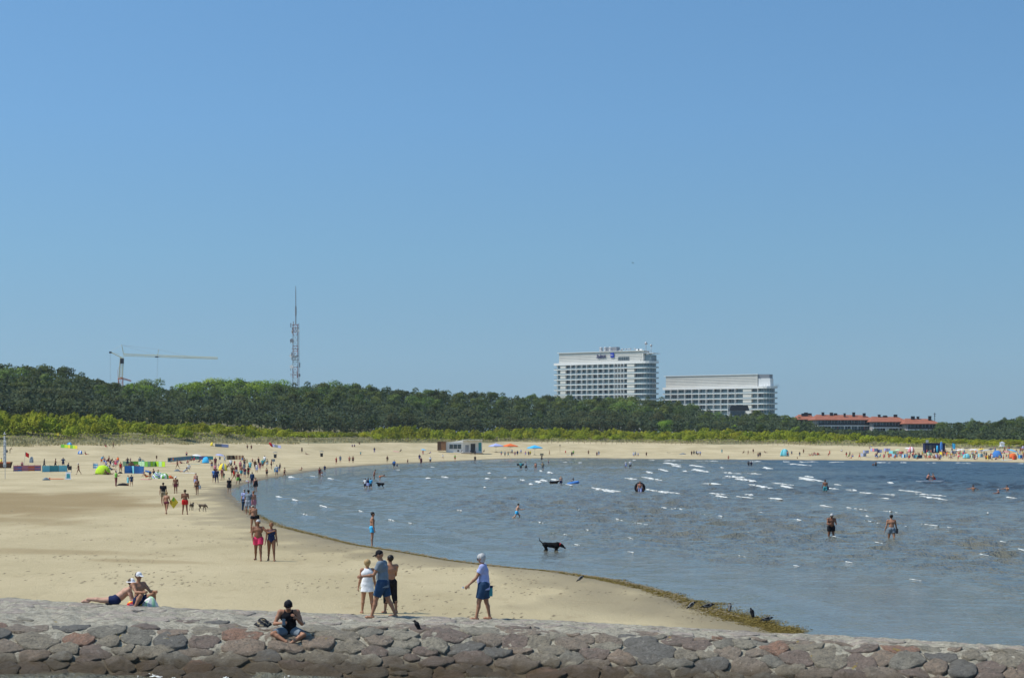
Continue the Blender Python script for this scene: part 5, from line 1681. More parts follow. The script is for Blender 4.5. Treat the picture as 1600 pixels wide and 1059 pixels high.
HAIRM = {'brown': mat('hair_brown', (.055, .032, .018), .6, var=.3, scale=40), 'black': mat('hair_black', (.012, .010, .009), .5, var=.3, scale=40), 'grey': mat('hair_grey', (.42, .42, .42), .6, var=.25, scale=40),
         'blonde': mat('hair_blonde', (.36, .24, .11), .6, var=.3, scale=40), 'auburn': mat('hair_auburn', (.20, .09, .035), .6, var=.3, scale=40)}
LENS = mat('dark_lens', (.01, .01, .012), .15, spec=.8); EYEW = mat('eye_white', (.6, .6, .58), .3); LIP = mat('lips', (.30, .10, .08), .5)

def person(px, py, label, H=1.72, face=0, pose='stand', fem=False, fat=0.0, skin='tan', top=None, topc='white', bottom='trunks', botc='navy', hair='short', hairc='brown', hat=None, hatc='white',
           group=None, at=None, sink=0.0, glasses=False, dz=0.0, cat='person'):
    """one figure; body is one continuous mesh, clothes and hair are its children. face: 0 = looks away from the camera, 180 = towards it, 90 = to the left, -90 = to the right"""
    x, y, z = at if at is not None else ground_hit(px, py)
    d = y
    hpx = H * FX / d
    J = skeleton(H, pose, fem, fat)
    vox = min(max(0.42 * d / FX, 0.0072), 0.055 * H / 1.7)
    det = 2 if d < 62 else (1 if d < 150 else 0)
    bp = body_prims(J, det)
    G = garments(J, top, bottom, hair, hat)
    loc = (x, y, z - sink + dz)
    rz = math.radians(face)
    cm = {'hair': HAIRM[hairc], 'cap': CLOTH[hatc], 'sun_hat': CLOTH[hatc]}
    if bottom: 
        for n in ('shorts', 'swim_brief', 'trousers', 'skirt'): cm[n] = CLOTH[botc]
    for n in ('shirt', 'dress', 'swimsuit', 'bikini_top'): cm[n] = CLOTH[topc]
    if hpx >= 17:
        V, Q = grow(bp, vox, label=False)
        me = np_mesh('person', V, Q); me.materials.append(SKINS[skin])
        o = link(bpy.data.objects.new('person', me)); o.location = loc; o.rotation_euler = (0, 0, rz)
        for n, P in G.items():
            V, Q = grow(P, vox)
            if not len(Q): continue
            g = np_mesh(n, V, Q); g.materials.append(cm[n]); link(bpy.data.objects.new(n, g), o)
        if det >= 1:
            hd, hu, hf, hr = J['head'], J['hup'], J['hf'], J['hr']
            if glasses:
                m = MB()
                for s in (-1, 1):
                    c = hd + hf * H * .047 + hr * s * H * .020 + hu * H * .010
                    m.tube(c, c + hf * H * .006, .016 * H, n=10)
                    m.tube(c + hr * s * H * .014, hd + hr * s * H * .052 + hu * H * .008, .003 * H, n=5)
                m.build('sunglasses', LENS, o)
            elif det == 2:
                for s in (-1, 1):
                    c = hd + hf * H * .0455 + hr * s * H * .018 + hu * H * .008
                    m = MB(); m.lathe([(.001, -.006 * H), (.006 * H, 0), (.001, .006 * H)], tuple(c), 8); m.build('eye', EYEW, o, True)
            if det == 2:
                c = hd + hf * H * .041 - hu * H * .026
                m = MB(); m.tube(c - hr * H * .012, c + hr * H * .012, .0035 * H, n=6); m.build('mouth', LIP, o)
    else:
        allp = list(bp)
        for P in G.values(): allp += P
        V, Q, who, names = grow(allp, vox, label=True)
        me = np_mesh('person', V, Q, who)
        for n in names: me.materials.append(SKINS[skin] if n == 'skin' else cm[n])
        o = link(bpy.data.objects.new('person', me)); o.location = loc; o.rotation_euler = (0, 0, rz)
    tag(o, label, cat, group)
    o['_h'] = H
    J['obj'] = o
    del o['_h']
    return o, J

def jw(o, v):
    """figure-space point -> world"""
    return Matrix.Rotation(o.rotation_euler.z, 3, 'Z') @ Vector(v) + Vector(o.location)
# ------------------------------------------------------------------ things on the beach
def at(px, py): return ground_hit(px, py)

def bw_hit(px, py):
    """point on the breakwater under pixel (px, py)"""
    s = np.linspace(0, 2, 2400)
    x, y, z = bw_point(np.full_like(s, px), s)
    yy = HY + (HC - z) * FX / y
    i = int(np.argmin(np.abs(yy - py)))
    return float(x[i]), float(y[i]), float(z[i])

POLE = mat('pole_wood', (.30, .22, .13), .7); POLEM = mat('pole_metal', (.45, .46, .48), .4, metal=.5)
def windbreak(pts, h, cols, label, group='fabric windbreaks on the sand', stripe=None):
    """pts: image points of the foot line; each panel is its own part"""
    W = [at(*p) for p in pts]
    c = W[0]
    r = empty('windbreak', c); tag(r, label, 'windbreak', group)
    k = 0
    for i in range(len(W) - 1):
        a = Vector(W[i]) - Vector(c); b = Vector(W[i + 1]) - Vector(c)
        n = max(1, round((b - a).length / 1.7))
        for j in range(n):
            p = a.lerp(b, j / n); q = a.lerp(b, (j + 1) / n)
            mid = (p + q) / 2 + Vector((0, 0.06, 0))
            m = MB(); t = 0.02
            for (u, v) in ((p, mid), (mid, q)):
                if stripe:
                    for s_ in range(4):
                        m.mi = s_ % 2
                        z0, z1 = .08 + (h - .08) * s_ / 4, .08 + (h - .08) * (s_ + 1) / 4
                        m.slab([u + Vector((0, 0, z0)), v + Vector((0, 0, z0)), v + Vector((0, 0, z1)), u + Vector((0, 0, z1))], t)
                else:
                    m.slab([u + Vector((0, 0, .06)), v + Vector((0, 0, .06)), v + Vector((0, 0, h - .04)), u + Vector((0, 0, h))], t)
            cc = cols[k % len(cols)]
            m.build('fabric_panel', [CLOTH[cc], CLOTH[stripe]] if stripe else CLOTH[cc], r); k += 1
            MB().tube(p + Vector((0, -.03, -.1)), p + Vector((0, -.03, h + .12)), .022, n=5).build('pole', POLE, r)
        MB().tube(b + Vector((0, -.03, -.1)), b + Vector((0, -.03, h + .12)), .022, n=5).build('pole', POLE, r)
    return r

def dome_tent(px, py, w, h, col, label, face=-0.4, inner='charcoal', col2=None):
    p = at(px, py); r = empty('beach_tent', p, face + PI * .86); tag(r, label, 'tent', 'pop-up beach tents')
    m = MB(); n = 12; rings = 7
    V = []; F = []
    for j in range(rings + 1):
        a = PI * 0.5 * j / rings
        for i in range(n + 1):
            t = PI * (0.02 + 0.96 * i / n)
            V.append((math.cos(t) * w / 2 * math.cos(a) ** .8, math.sin(t) * w * .42 * math.cos(a) ** .8 - w * .12, math.sin(a) * h))
    for j in range(rings):
        for i in range(n):
            q = j * (n + 1) + i
            F.append((q, q + 1, q + n + 2, q + n + 1))
            m.m.append(0)
    m.m = []
    m.add(V, F); 
    if col2:
        for i_ in range(len(m.m)): m.m[i_] = 1 if (i_ % n) in (2, 3, 8, 9) else 0
    o = m.build('canopy', [CLOTH[col]] + ([CLOTH[col2]] if col2 else []), r, True)
    sol = o.modifiers.new('thickness', 'SOLIDIFY'); sol.thickness = 0.02
    MB().box((0, -w * .02, .03), (w * .95, w * .6, .04)).build('groundsheet', CLOTH[inner], r)
    m = MB()
    for i in range(8):
        a0 = PI * i / 8; a1 = PI * (i + 1) / 8
        m.tube((math.cos(a0) * w / 2, -w * .12, math.sin(a0) * h), (math.cos(a1) * w / 2, -w * .12, math.sin(a1) * h), .015, n=4)
    m.build('hoop', POLEM, r)
    return r

def parasol(px, py, rad, h, col, label, tilt=0.1, group='sun umbrellas', kind='umbrella', ribs=8, drop=.32, name='sun_umbrella'):
    p = at(px, py); r = empty(name, p); tag(r, label, kind, group)
    MB().tube((0, 0, -.1), (0, 0, h), .025, n=6).build('pole', POLEM, r)
    m = MB(); V = [(0, 0, h)]; n = ribs * 2
    for j, (f, dz) in enumerate(((.5, .30), (1.0, 1.0))):
        for i in range(n):
            a = 2 * PI * i / n; rr = rad * f * (1 if i % 2 == 0 else .94)
            V.append((math.cos(a) * rr, math.sin(a) * rr, h - drop * dz * (1 if i % 2 == 0 else .9)))
    F = [(0, 1 + i, 1 + (i + 1) % n) for i in range(n)] + [(1 + i, 1 + n + i, 1 + n + (i + 1) % n, 1 + (i + 1) % n) for i in range(n)]
    m.add(V, F); o = m.build('canopy', CLOTH[col], r)
    sol = o.modifiers.new('thickness', 'SOLIDIFY'); sol.thickness = 0.015
    m = MB()
    for i in range(ribs):
        a = 2 * PI * i / ribs; m.tube((0, 0, h - .05), (math.cos(a) * rad, math.sin(a) * rad, h - drop - .02), .008, n=4)
    m.build('rib_frame', POLEM, r)
    r.rotation_euler = (tilt * .3, tilt, 0)
    return r

def big_umbrella(px, py, rad, h, col, label):
    """square market umbrella with a weighted foot"""
    p = at(px, py); r = empty('market_umbrella', p, 0.5); tag(r, label, 'umbrella', 'large umbrellas right of the beach hut')
    MB().tube((0, 0, 0), (0, 0, h), .04, n=8).build('pole', POLEM, r)
    m = MB(); V = [(0, 0, h + .05)]; c = [(-1, -1), (0, -1.03), (1, -1), (1.03, 0), (1, 1), (0, 1.03), (-1, 1), (-1.03, 0)]
    V += [(x * rad * .5, y * rad * .5, h - .36) for x, y in c] + [(x * rad, y * rad, h - .82) for x, y in c] + [(x * rad, y * rad, h - 1.06) for x, y in c]
    F = [(0, 1 + i, 1 + (i + 1) % 8) for i in range(8)]
    for b in (1, 9): F += [(b + i, b + 8 + i, b + 8 + (i + 1) % 8, b + (i + 1) % 8) for i in range(8)]
    m.add(V, F); o = m.build('canopy', CLOTH[col], r); s_ = o.modifiers.new('thickness', 'SOLIDIFY'); s_.thickness = .03
    m = MB(); m.box((0, 0, .06), (.8, .8, .12)); m.tube((0, 0, .1), (0, 0, .4), .07); m.build('foot', DARK, r)
    m = MB()
    for x, y in c: m.tube((0, 0, h - 1.3), (x * rad * .9, y * rad * .9, h - .85), .015, n=4)
    m.build('rib_frame', POLEM, r)

def litter_bin(px, py, label):
    p = at(px, py); r = empty('litter_bin', p); tag(r, label, 'litter bin', 'litter bins on the beach')
    m = MB(); m.lathe([(.36, .05), (.40, 1.0), (.42, 1.05)], n=14); m.build('body', CLOTH['charcoal'], r, True)
    m = MB(); m.lathe([(.62, 0), (.64, .05), (.10, .16)], (0, 0, 1.5), 14)
    m.build('lid', CLOTH['grey'], r, True)
    m = MB()
    for s_ in (-1, 1): m.tube((s_ * .38, 0, .9), (s_ * .42, 0, 1.52), .03)
    m.build('bracket', POLEM, r)

def folding_chair(px, py, col, label, rz=0.3, at_=None):
    p = at_ or at(px, py); r = empty('folding_chair', p, rz); tag(r, label, 'chair', 'folding chairs on the sand')
    m = MB(); m.slab([(-.27, -.05, .42), (.27, -.05, .42), (.27, .42, .46), (-.27, .42, .46)], .03); m.build('seat', CLOTH[col], r)
    m = MB(); m.slab([(-.27, -.05, .45), (.27, -.05, .45), (.27, -.30, 1.0), (-.27, -.30, 1.0)], .03); m.build('backrest', CLOTH[col], r)
    for s_ in (-1, 1):
        MB().tube((s_ * .27, -.25, 0), (s_ * .27, .42, .47), .014).build('leg', POLEM, r)
        MB().tube((s_ * .27, .42, 0), (s_ * .27, -.08, .47), .014).build('leg', POLEM, r)
        MB().tube((s_ * .29, -.16, .66), (s_ * .29, .36, .64), .018).build('armrest', POLEM, r)

def lump(px, py, size, col, label, cat='bag', name='beach_bag', rz=0, seed=0, at_=None, cols=None, group=None):
    """soft heap: bag, towel, clothes; a rumpled shell with folds"""
    p = at_ or at(px, py)
    rng = random.Random(seed * 31 + int(px))
    n, mm = 14, 7
    V = []; F = []; M_ = []
    for j in range(mm + 1):
        a = PI / 2 * j / mm
        for i in range(n):
            t = 2 * PI * i / n
            k = 1 + .22 * math.sin(3 * t + seed) * math.cos(a) + rng.uniform(-.10, .10)
            V.append((math.cos(t) * size[0] / 2 * math.cos(a) ** .6 * k, math.sin(t) * size[1] / 2 * math.cos(a) ** .6 * k, math.sin(a) * size[2] * (1 + .25 * math.sin(2 * t + seed * 2)) - .01))
    for j in range(mm):
        for i in range(n):
            F.append((j * n + i, j * n + (i + 1) % n, (j + 1) * n + (i + 1) % n, (j + 1) * n + i)); M_.append(int((i * 7 + j * 3 + seed) % len(cols)) if cols else 0)
    m = MB(); m.add(V, F); m.m = M_
    r = empty(name, p, rz); tag(r, label, cat, group)
    m.build('body', [CLOTH[c] for c in cols] if cols else CLOTH[col], r, True)
    if cat in ('bag', 'backpack'):
        MB_ = MB()
        for i in range(8):
            a0, a1 = PI * i / 8, PI * (i + 1) / 8
            MB_.tube((math.cos(a0) * size[0] * .25, -.02, size[2] * .8 + math.sin(a0) * size[2] * .5), (math.cos(a1) * size[0] * .25, -.02, size[2] * .8 + math.sin(a1) * size[2] * .5), .015, n=4)
        MB_.build('strap', CLOTH['charcoal'], r)
    return r

def towel(px, py, w, l, col, label, rz=0, group='beach towels'):
    x, y, z = at(px, py)
    nx, ny = 7, 9; V = []
    c, s_ = math.cos(rz), math.sin(rz)
    L_ = [((i / (nx - 1) - .5) * w, (j / (ny - 1) - .5) * l) for j in range(ny) for i in range(nx)]
    P = np.array([(x + a * c - b * s_, y + a * s_ + b * c) for a, b in L_])
    zz = terrain_np(P)
    V = [(P[i][0] - x, P[i][1] - y, zz[i] - z + .03 + .012 * math.sin(i * 2.1)) for i in range(len(P))]
    F = [(j * nx + i, j * nx + i + 1, (j + 1) * nx + i + 1, (j + 1) * nx + i) for j in range(ny - 1) for i in range(nx - 1)]
    m = MB(); m.add(V, F); o = m.build('beach_towel', CLOTH[col], None, True, (x, y, z))
    so = o.modifiers.new('thickness', 'SOLIDIFY'); so.thickness = .02
    tag(o, label, 'towel', group)

def board(px, py, l, w, col, label, rz=0, cat='surfboard', h=.08, name='surfboard'):
    x, y, z = at(px, py)
    m = MB(); n = 18
    pts = [(math.cos(2 * PI * i / n) * l / 2 * (1 - .08 * (math.cos(2 * PI * i / n) > 0)), math.sin(2 * PI * i / n) * w / 2 * (1 - .3 * abs(math.cos(2 * PI * i / n)))) for i in range(n)]
    inner = [(a * .85, b * .8) for a, b in pts]
    V = [(a, b, 0.05) for a, b in inner] + [(a, b, .05 + h / 2) for a, b in pts] + [(a, b, .05 + h) for a, b in inner]
    F = [tuple(range(n))[::-1], tuple(range(2 * n, 3 * n))] + [(i, (i + 1) % n, n + (i + 1) % n, n + i) for i in range(n)] + [(n + i, n + (i + 1) % n, 2 * n + (i + 1) % n, 2 * n + i) for i in range(n)]
    m.add(V, F); m.box((-l * .38, 0, .05 + h + .04), (.18, .03, .10))
    tag(m.build(name, CLOTH[col], None, False, (x, y, z)), label, cat).rotation_euler = (0, 0, rz)

# -- left end of the beach
def banner_flag():
    p = at(8, 748); r = empty('banner_flag', p); tag(r, 'tall pale grey banner flag with white lettering at the left edge of the beach', 'banner')
    k = p[1] / FX
    H_ = (748 - 681) * k; h0 = (748 - 729) * k
    MB().tube((0, 0, -.2), (0, 0, H_), .035, n=6).build('pole', POLEM, r)
    MB().slab([(-3.2 * k, 0, h0), (1.8 * k, 0, h0), (1.6 * k, 0, H_ - .6), (-2.2 * k, 0, H_)], .03).build('cloth', CLOTH['ltgrey'], r)
    m = MB()
    for i, (w_, h_) in enumerate(((.30, .10), (.10, .26), (.28, .08), (.30, .10), (.08, .24), (.26, .09), (.30, .12), (.12, .26), (.28, .10))):
        m.box((-.7 * k - (i % 2) * .05, -.03, h0 + .35 + i * .46), (w_ * 1.1, .02, h_)); m.box((-.7 * k, -.03, h0 + .52 + i * .46), (.10, .02, .16))
    tag(m.build('lettering', CLOTH['white'], r), kind='stuff')
banner_flag()
def small_flag(px, py, top, w, h, col, label):
    p = at(px, py); k = p[1] / FX; r = empty('warning_flag', p); tag(r, label, 'flag')
    H_ = (py - top) * k
    MB().tube((-.2, 0, 0), (0.15, 0, H_), .03, n=6).build('pole', POLEM, r)
    m = MB(); n = 6
    V = [(.15 + w * i / n, .06 * math.sin(i * 1.3), H_ - (h if j else 0) - .05 * i) for j in (0, 1) for i in range(n + 1)]
    m.add(V, [(i, i + 1, n + 2 + i, n + 1 + i) for i in range(n)])
    o = m.build('cloth', CLOTH[col], r); so = o.modifiers.new('thickness', 'SOLIDIFY'); so.thickness = .02
small_flag(38.5, 729, 706, .62, .75, 'red', 'red warning flag on a leaning pole behind the patterned windbreak')
small_flag(1487, 707, 692, 1.0, 1.7, 'sky', 'blue beach flag right of the dark blue kiosk')

def wooden_box():
    p = at(5, 731); k = p[1] / FX; r = empty('wooden_boat', p, 0.03); tag(r, 'brown wooden boat lying on the sand behind the banner flag', 'boat')
    w = 26 * k; h = 9 * k
    V = [(-w / 2, -.6, 0), (w * .42, -.6, 0), (w * .42, .6, 0), (-w / 2, .6, 0), (-w / 2, -.8, h), (w / 2, -.9, h * 1.05), (w / 2, .9, h * 1.05), (-w / 2, .8, h)]
    m = MB(); m.add(V, [(0, 3, 2, 1), (0, 1, 5, 4), (1, 2, 6, 5), (2, 3, 7, 6), (3, 0, 4, 7)]); o = m.build('hull', CLOTH['brown'], r)
    so = o.modifiers.new('thickness', 'SOLIDIFY'); so.thickness = .05
    MB().slab([(-w / 2, -.84, h), (w / 2, -.94, h * 1.06), (w / 2, -.94, h * .9), (-w / 2, -.84, h * .88)], .05).build('gunwale', CLOTH['orange'], r)
    MB().box((0, 0, h * .6), (.3, 1.5, .05)).build('thwart', CLOTH['khaki'], r)
wooden_box()
def sandwich_board():
    p = at(106.5, 749.5); k = p[1] / FX; r = empty('sandwich_board', p, 0.25); tag(r, 'white A-shaped sandwich board beside the orange surfboard', 'signboard')
    w, h = 9 * k, 12 * k
    for s_, n in ((-1, 'front_panel'), (1, 'rear_panel')):
        m = MB(); y = .32 * s_
        m.slab([(-w * .5, y, .05), (w * .5, y, .05), (w * .38, .02 * s_, h), (-w * .38, .02 * s_, h)], .03)
        o = m.build(n, CLOTH['white'], r)
        if s_ < 0:
            MB().slab([(-w * .30, y * .8 - .03, h * .22), (w * .30, y * .8 - .03, h * .22), (w * .25, y * .3 - .03, h * .80), (-w * .25, y * .3 - .03, h * .80)], .02).build('poster', CLOTH['teal'], o)
sandwich_board()
board(88, 749, 2.1, .5, 'orange', 'orange surfboard lying flat on the open sand', rz=0.1)
lump(72, 750, (.9, .6, .28), 'grey', 'flat grey heap of gear left of the orange surfboard', 'gear', 'gear_heap', seed=2)

windbreak([(21, 737), (34, 736.5), (64, 736)], .95, ['purple', 'blue', 'rose', 'orange'], 'patterned orange and purple windbreak near the banner flag', stripe='rose')
windbreak([(66, 738), (78, 737.5), (105, 737)], 1.0, ['aqua', 'teal'], 'teal windbreak with people walking behind it')
windbreak([(95, 699.5), (106, 700), (121, 701.5)], .9, ['green', 'lime', 'yellow'], 'green and yellow windbreak at the foot of the dune')
dome_tent(108, 698, 2.3, 1.2, 'blue', 'blue tent above the green and yellow windbreak', col2='aqua')
dome_tent(125, 709.5, 1.6, .9, 'blue', 'small blue and white tent beside a sunbather', col2='white')
windbreak([(145.5, 732), (153, 732)], .95, ['sky'], 'short blue and white striped windbreak beside the lime tent', stripe='white')
dome_tent(160, 741, 2.3, 1.30, 'lime', 'lime green tent with a sunbather lying in front', face=0.25)
windbreak([(192, 729), (216, 729), (231, 729.5)], 1.0, ['mint', 'green', 'mint'], 'pale green windbreak behind the blue one')
windbreak([(231, 729.5), (243, 729), (258, 729.5)], 1.0, ['mint', 'lime'], 'right-hand pale green windbreak ending at the open sand')
windbreak([(194.5, 740), (206, 740), (209.5, 740.3), (225, 740.5)], 1.15, ['blue', 'aqua', 'blue'], 'bright blue windbreak in front of the pale green ones')
windbreak([(262, 722), (300, 718), (333, 718.5)], .95, ['teal', 'grey', 'teal', 'purple'], 'long teal and grey windbreak behind the cyan tent')
windbreak([(336, 698), (346, 698.5), (357, 699.5)], .95, ['grey', 'lilac'], 'grey windbreak with a yellow tent at the dune foot')
windbreak([(424, 698), (439, 700.5)], .85, ['lilac', 'grey'], 'short grey windbreak beside the rainbow umbrella')
windbreak([(354, 718.5), (366, 718), (381, 718.5)], 1.1, ['khaki', 'brown'], 'brown windbreak behind the walkers')
dome_tent(321, 723.5, 2.1, 1.35, 'sky', 'cyan dome tent in front of the teal windbreak')
dome_tent(331, 696.5, 1.6, 1.1, 'yellow', 'small yellow tent at the dune foot', face=-.8)
dome_tent(348, 735, 2.1, 1.2, 'yellow', 'yellow and grey tent among the walkers', col2='grey')
parasol(306.5, 722, 1.05, 1.75, 'white', 'white sun umbrella left of the cyan tent')
parasol(342, 722, 1.05, 1.85, 'lilac', 'pale lilac sun umbrella right of the cyan tent', .15)
parasol(420.5, 697.5, 1.0, 1.15, 'red', 'rainbow sun umbrella leaning by the dune foot', .9)
parasol(661, 709, .95, 1.6, 'sky', 'small blue umbrella left of the beach hut')
towel(275, 724, 2.4, 1.3, 'red', 'red mat in front of the teal windbreak')
towel(305, 724.8, 1.9, 1.2, 'teal', 'teal mat left of the cyan tent')
towel(296, 739, 1.9, 1.6, 'white', 'white towel under a reclining couple')
towel(619, 705.5, 1.9, 2.0, 'rose', 'pink mat far up the beach')
towel(228, 749, 1.2, 1.6, 'rose', 'pink towel beside the bending man')
lump(205.5, 729.5, (1.1, .9, .8), 'brown', 'dark olive canopy chair behind the pale green windbreak', 'chair', 'canopy_chair', seed=3)
lump(193, 758.5, (1.3, .8, .22), 'black', 'black heap of bags at the feet of the children', 'bag', 'bag_heap', seed=4)
lump(188, 739.5, (.7, .5, .2), 'black', 'black bag at the feet of the woman in orange-red', seed=5)
lump(246, 747.5, (1.5, 1.2, .75), 'grey', 'heap of striped towels and bags beside the bending man', 'heap', 'towel_heap', seed=6, cols=['white', 'grey', 'lilac', 'green'])
lump(255.5, 748, (1.2, 1.0, .62), 'mint', 'mint green and white crumpled gear in the middle of the heap', 'heap', 'towel_heap', seed=7, cols=['mint', 'white', 'green'])
lump(266, 747.5, (.8, .6, .33), 'orange', 'orange bag at the right end of the heap', seed=8)
lump(277, 736, (1.0, .7, .25), 'grey', 'grey bag beside the reclining couple', seed=9)
lump(226, 728, (1.0, .7, .72), 'black', 'black pushchair behind the green windbreak', 'pushchair', 'pushchair', seed=14)
folding_chair(264.5, 722.5, 'charcoal', 'charcoal folding chair left of the teal windbreak', .4)
folding_chair(180, 728, 'charcoal', 'dark folding chair above the lime tent', -.5)
folding_chair(109, 738.5, 'charcoal', 'dark folding chair at the right end of the teal windbreak', .3)
lump(49.5, 722.5, (.8, .8, 1.0), 'grey', 'small grey basket behind the patterned windbreak', 'basket', 'basket', seed=10)
litter_bin(430, 715.5, 'dark litter bin with a wide lid above the shoreline walkers')
litter_bin(502.5, 713.5, 'grey litter bin on the sand between the two groups of walkers')
# warning sign on a post in the dune
def post_sign(px, py, top, col, label, w=.6, h=.7):
    p = at(px, py); k = p[1] / FX; r = empty('post_sign', p); tag(r, label, 'sign')
    H_ = (py - top) * k
    MB().tube((0, 0, -.2), (0, 0, H_), .045, n=6).build('post', POLE, r)
    MB().slab([(-w / 2, -.06, H_ - h), (w / 2, -.06, H_ - h), (w / 2, -.06, H_), (-w / 2, -.06, H_)], .03).build('board', CLOTH[col], r)
post_sign(90.5, 696, 676.5, 'yellow', 'yellow sign on a dark post in the dune grass at the left')
post_sign(482, 694.5, 680, 'brown', 'brown post sign in the dune grass right of the mast', .4, .5)
post_sign(875, 706.5, 694.5, 'charcoal', 'dark post standing alone right of the blue umbrella', .3, .5)
post_sign(244.8, 724, 711.5, 'brown', 'small brown marker post behind the green windbreak', .28, .6)
post_sign(427.5, 725, 717, 'grey', 'small grey diamond board below the dark litter bin', .6, .5)

# fence of short posts along the dune foot
def post_fence():
    r = empty('dune_fence', at(860, 697)); tag(r, 'line of short wooden posts along the dune foot in the middle distance', 'fence')
    base = Vector(r.location)
    rng = random.Random(5)
    for i in range(64):
        px = 846 + i * 8.4 + rng.uniform(-1.2, 1.2)
        d = foot_d(px) - 9 + 4 * math.sin(i * .4)
        x = (px - 800) * d / FX; z = gz(x, d)
        v = Vector((x, d, z)) - base; lean = rng.uniform(-.08, .08)
        MB().tube(v + Vector((0, 0, -.2)), v + Vector((lean, 0, 1.15 + rng.uniform(-.15, .2))), .075, n=6).build('post', POLE, r)
    for px in (21, 60, 150, 162, 205, 312, 383, 418, 450, 521, 553, 600, 636):
        d = foot_d(px) + 4; x = (px - 800) * d / FX; v = Vector((x, d, gz(x, d))) - base
        MB().tube(v, v + Vector((0, 0, 1.5)), .07, n=6).build('post', POLE, r)
post_fence()

# the beach hut with its timber annexe and open kiosk
def beach_hut():
    p = at(718, 707.5); k = p[1] / FX
    x = lambda px: (px - 718) * k; zz = lambda py: (707.5 - py) * k
    r = empty('beach_hut', p); tag(r, 'white flat-roofed beach hut with a long dark window and open kiosk', 'hut')
    m = MB(); 
    V = [(x(697), 0, -.3), (x(753), 0, -.3), (x(753), 4.5, -.3), (x(697), 4.5, -.3), (x(697), 0, zz(691.5)), (x(753), 0, zz(688)), (x(753), 4.5, zz(688)), (x(697), 4.5, zz(691.5)), (x(722), 0, zz(688)), (x(722), 4.5, zz(688))]
    m.add(V, [(0, 1, 5, 8, 4), (2, 3, 7, 9, 6), (0, 4, 7, 3), (1, 2, 6, 5), (4, 8, 9, 7), (8, 5, 6, 9), (0, 3, 2, 1)])
    m.build('wall', WHITE, r)
    w = MB().box((x(711.5), -.03, (zz(701) + zz(694)) / 2), (19 * k, .12, 7 * k)).build('window', GLASS2, r)
    f = MB()
    for s_ in range(4): f.box((x(702 + s_ * 6.33), -.12, (zz(701) + zz(694)) / 2), (.09, .08, 7 * k))
    f.build('frame', WHITE, w)
    MB().box((x(711.5), -.05, zz(690.6)), (28 * k, .3, .12)).build('fascia', WHITE, r)
    for i, (a, b, c, d_, mt) in enumerate(((727, 733, 695, 706, GREYC), (735.5, 743.5, 693, 707, DARK))):
        MB().box((x((a + b) / 2), -.04, (zz(c) + zz(d_)) / 2), ((b - a) * k, .15, (d_ - c) * k)).build('doorway', mt, r)
    MB().box((x(750), -.06, zz(698)), (4.5 * k, .15, 13 * k)).build('menu_panel', CLOTH['teal'], r)
    rf = MB(); rf.box((x(738), -.6, zz(687.0)), (32 * k, 6.2, .16)); rf.build('flat_roof', WHITE, r)
    for px in (723.5, 733, 743, 752.5): MB().box((x(px), -.1, zz(697)), (.16, .16, 20 * k)).build('pillar', WHITE, r)
    MB().box((x(738), -2.4, -.1), (34 * k, 5, .25)).build('deck', POLE, r)
    r2 = empty('timber_store', (p[0] + x(690.5), p[1] + .5, p[2])); tag(r2, 'brown timber store against the left wall of the white beach hut', 'shed')
    WD = mat('rust_timber', (.30, .15, .07), .8, var=.2, scale=1.5)
    for i in range(9):
        MB().box((x(691 + 0) * 0 + (-6.2 + i * 1.45 + .0) * k, 0, zz(697) + (.06 if i % 2 else 0)), (1.40 * k, 3.2 + (.06 if i % 2 else 0), 13.5 * k)).build('plank', WD if i > 3 else CLOTH['brown'], r2)
    MB().box((0, 0, zz(690)), (13.6 * k, 3.4, .12)).build('roof', CLOTH['brown'], r2)
    for j, px in enumerate((716, 721)):
        folding_chair(px, 708, 'charcoal', ('left' if j == 0 else 'right') + ' dark chair in front of the white hut wall', .2 + j, at_=(p[0] + x(px), p[1] - 1.6, p[2]))
beach_hut()
big_umbrella(775, 706.5, 1.9, 3.0, 'lilac', 'pale blue market umbrella nearest the white hut')
big_umbrella(797, 707, 2.05, 3.1, 'orange', 'orange market umbrella between the two blue ones')
big_umbrella(835.5, 710.5, 1.9, 3.2, 'sky', 'bright blue market umbrella right of the orange one')
board(895, 711.5, 4.2, .7, 'ltgrey', 'pale paddle board lying at the edge of the far beach', 0, 'paddle board', name='paddle_board')
dome_tent(1226, 712.5, 2.7, 2.2, 'aqua', 'turquoise beach shelter on the far beach', face=.3, col2='teal')
lump(1067, 709.5, (2.2, .8, .35), 'grey', 'low grey heap of gear on the far beach', 'gear', 'gear_heap', seed=12)
board(1045, 707.5, 1.5, .6, 'charcoal', 'dark board on the sand of the far beach', 0, 'bodyboard', name='bodyboard')

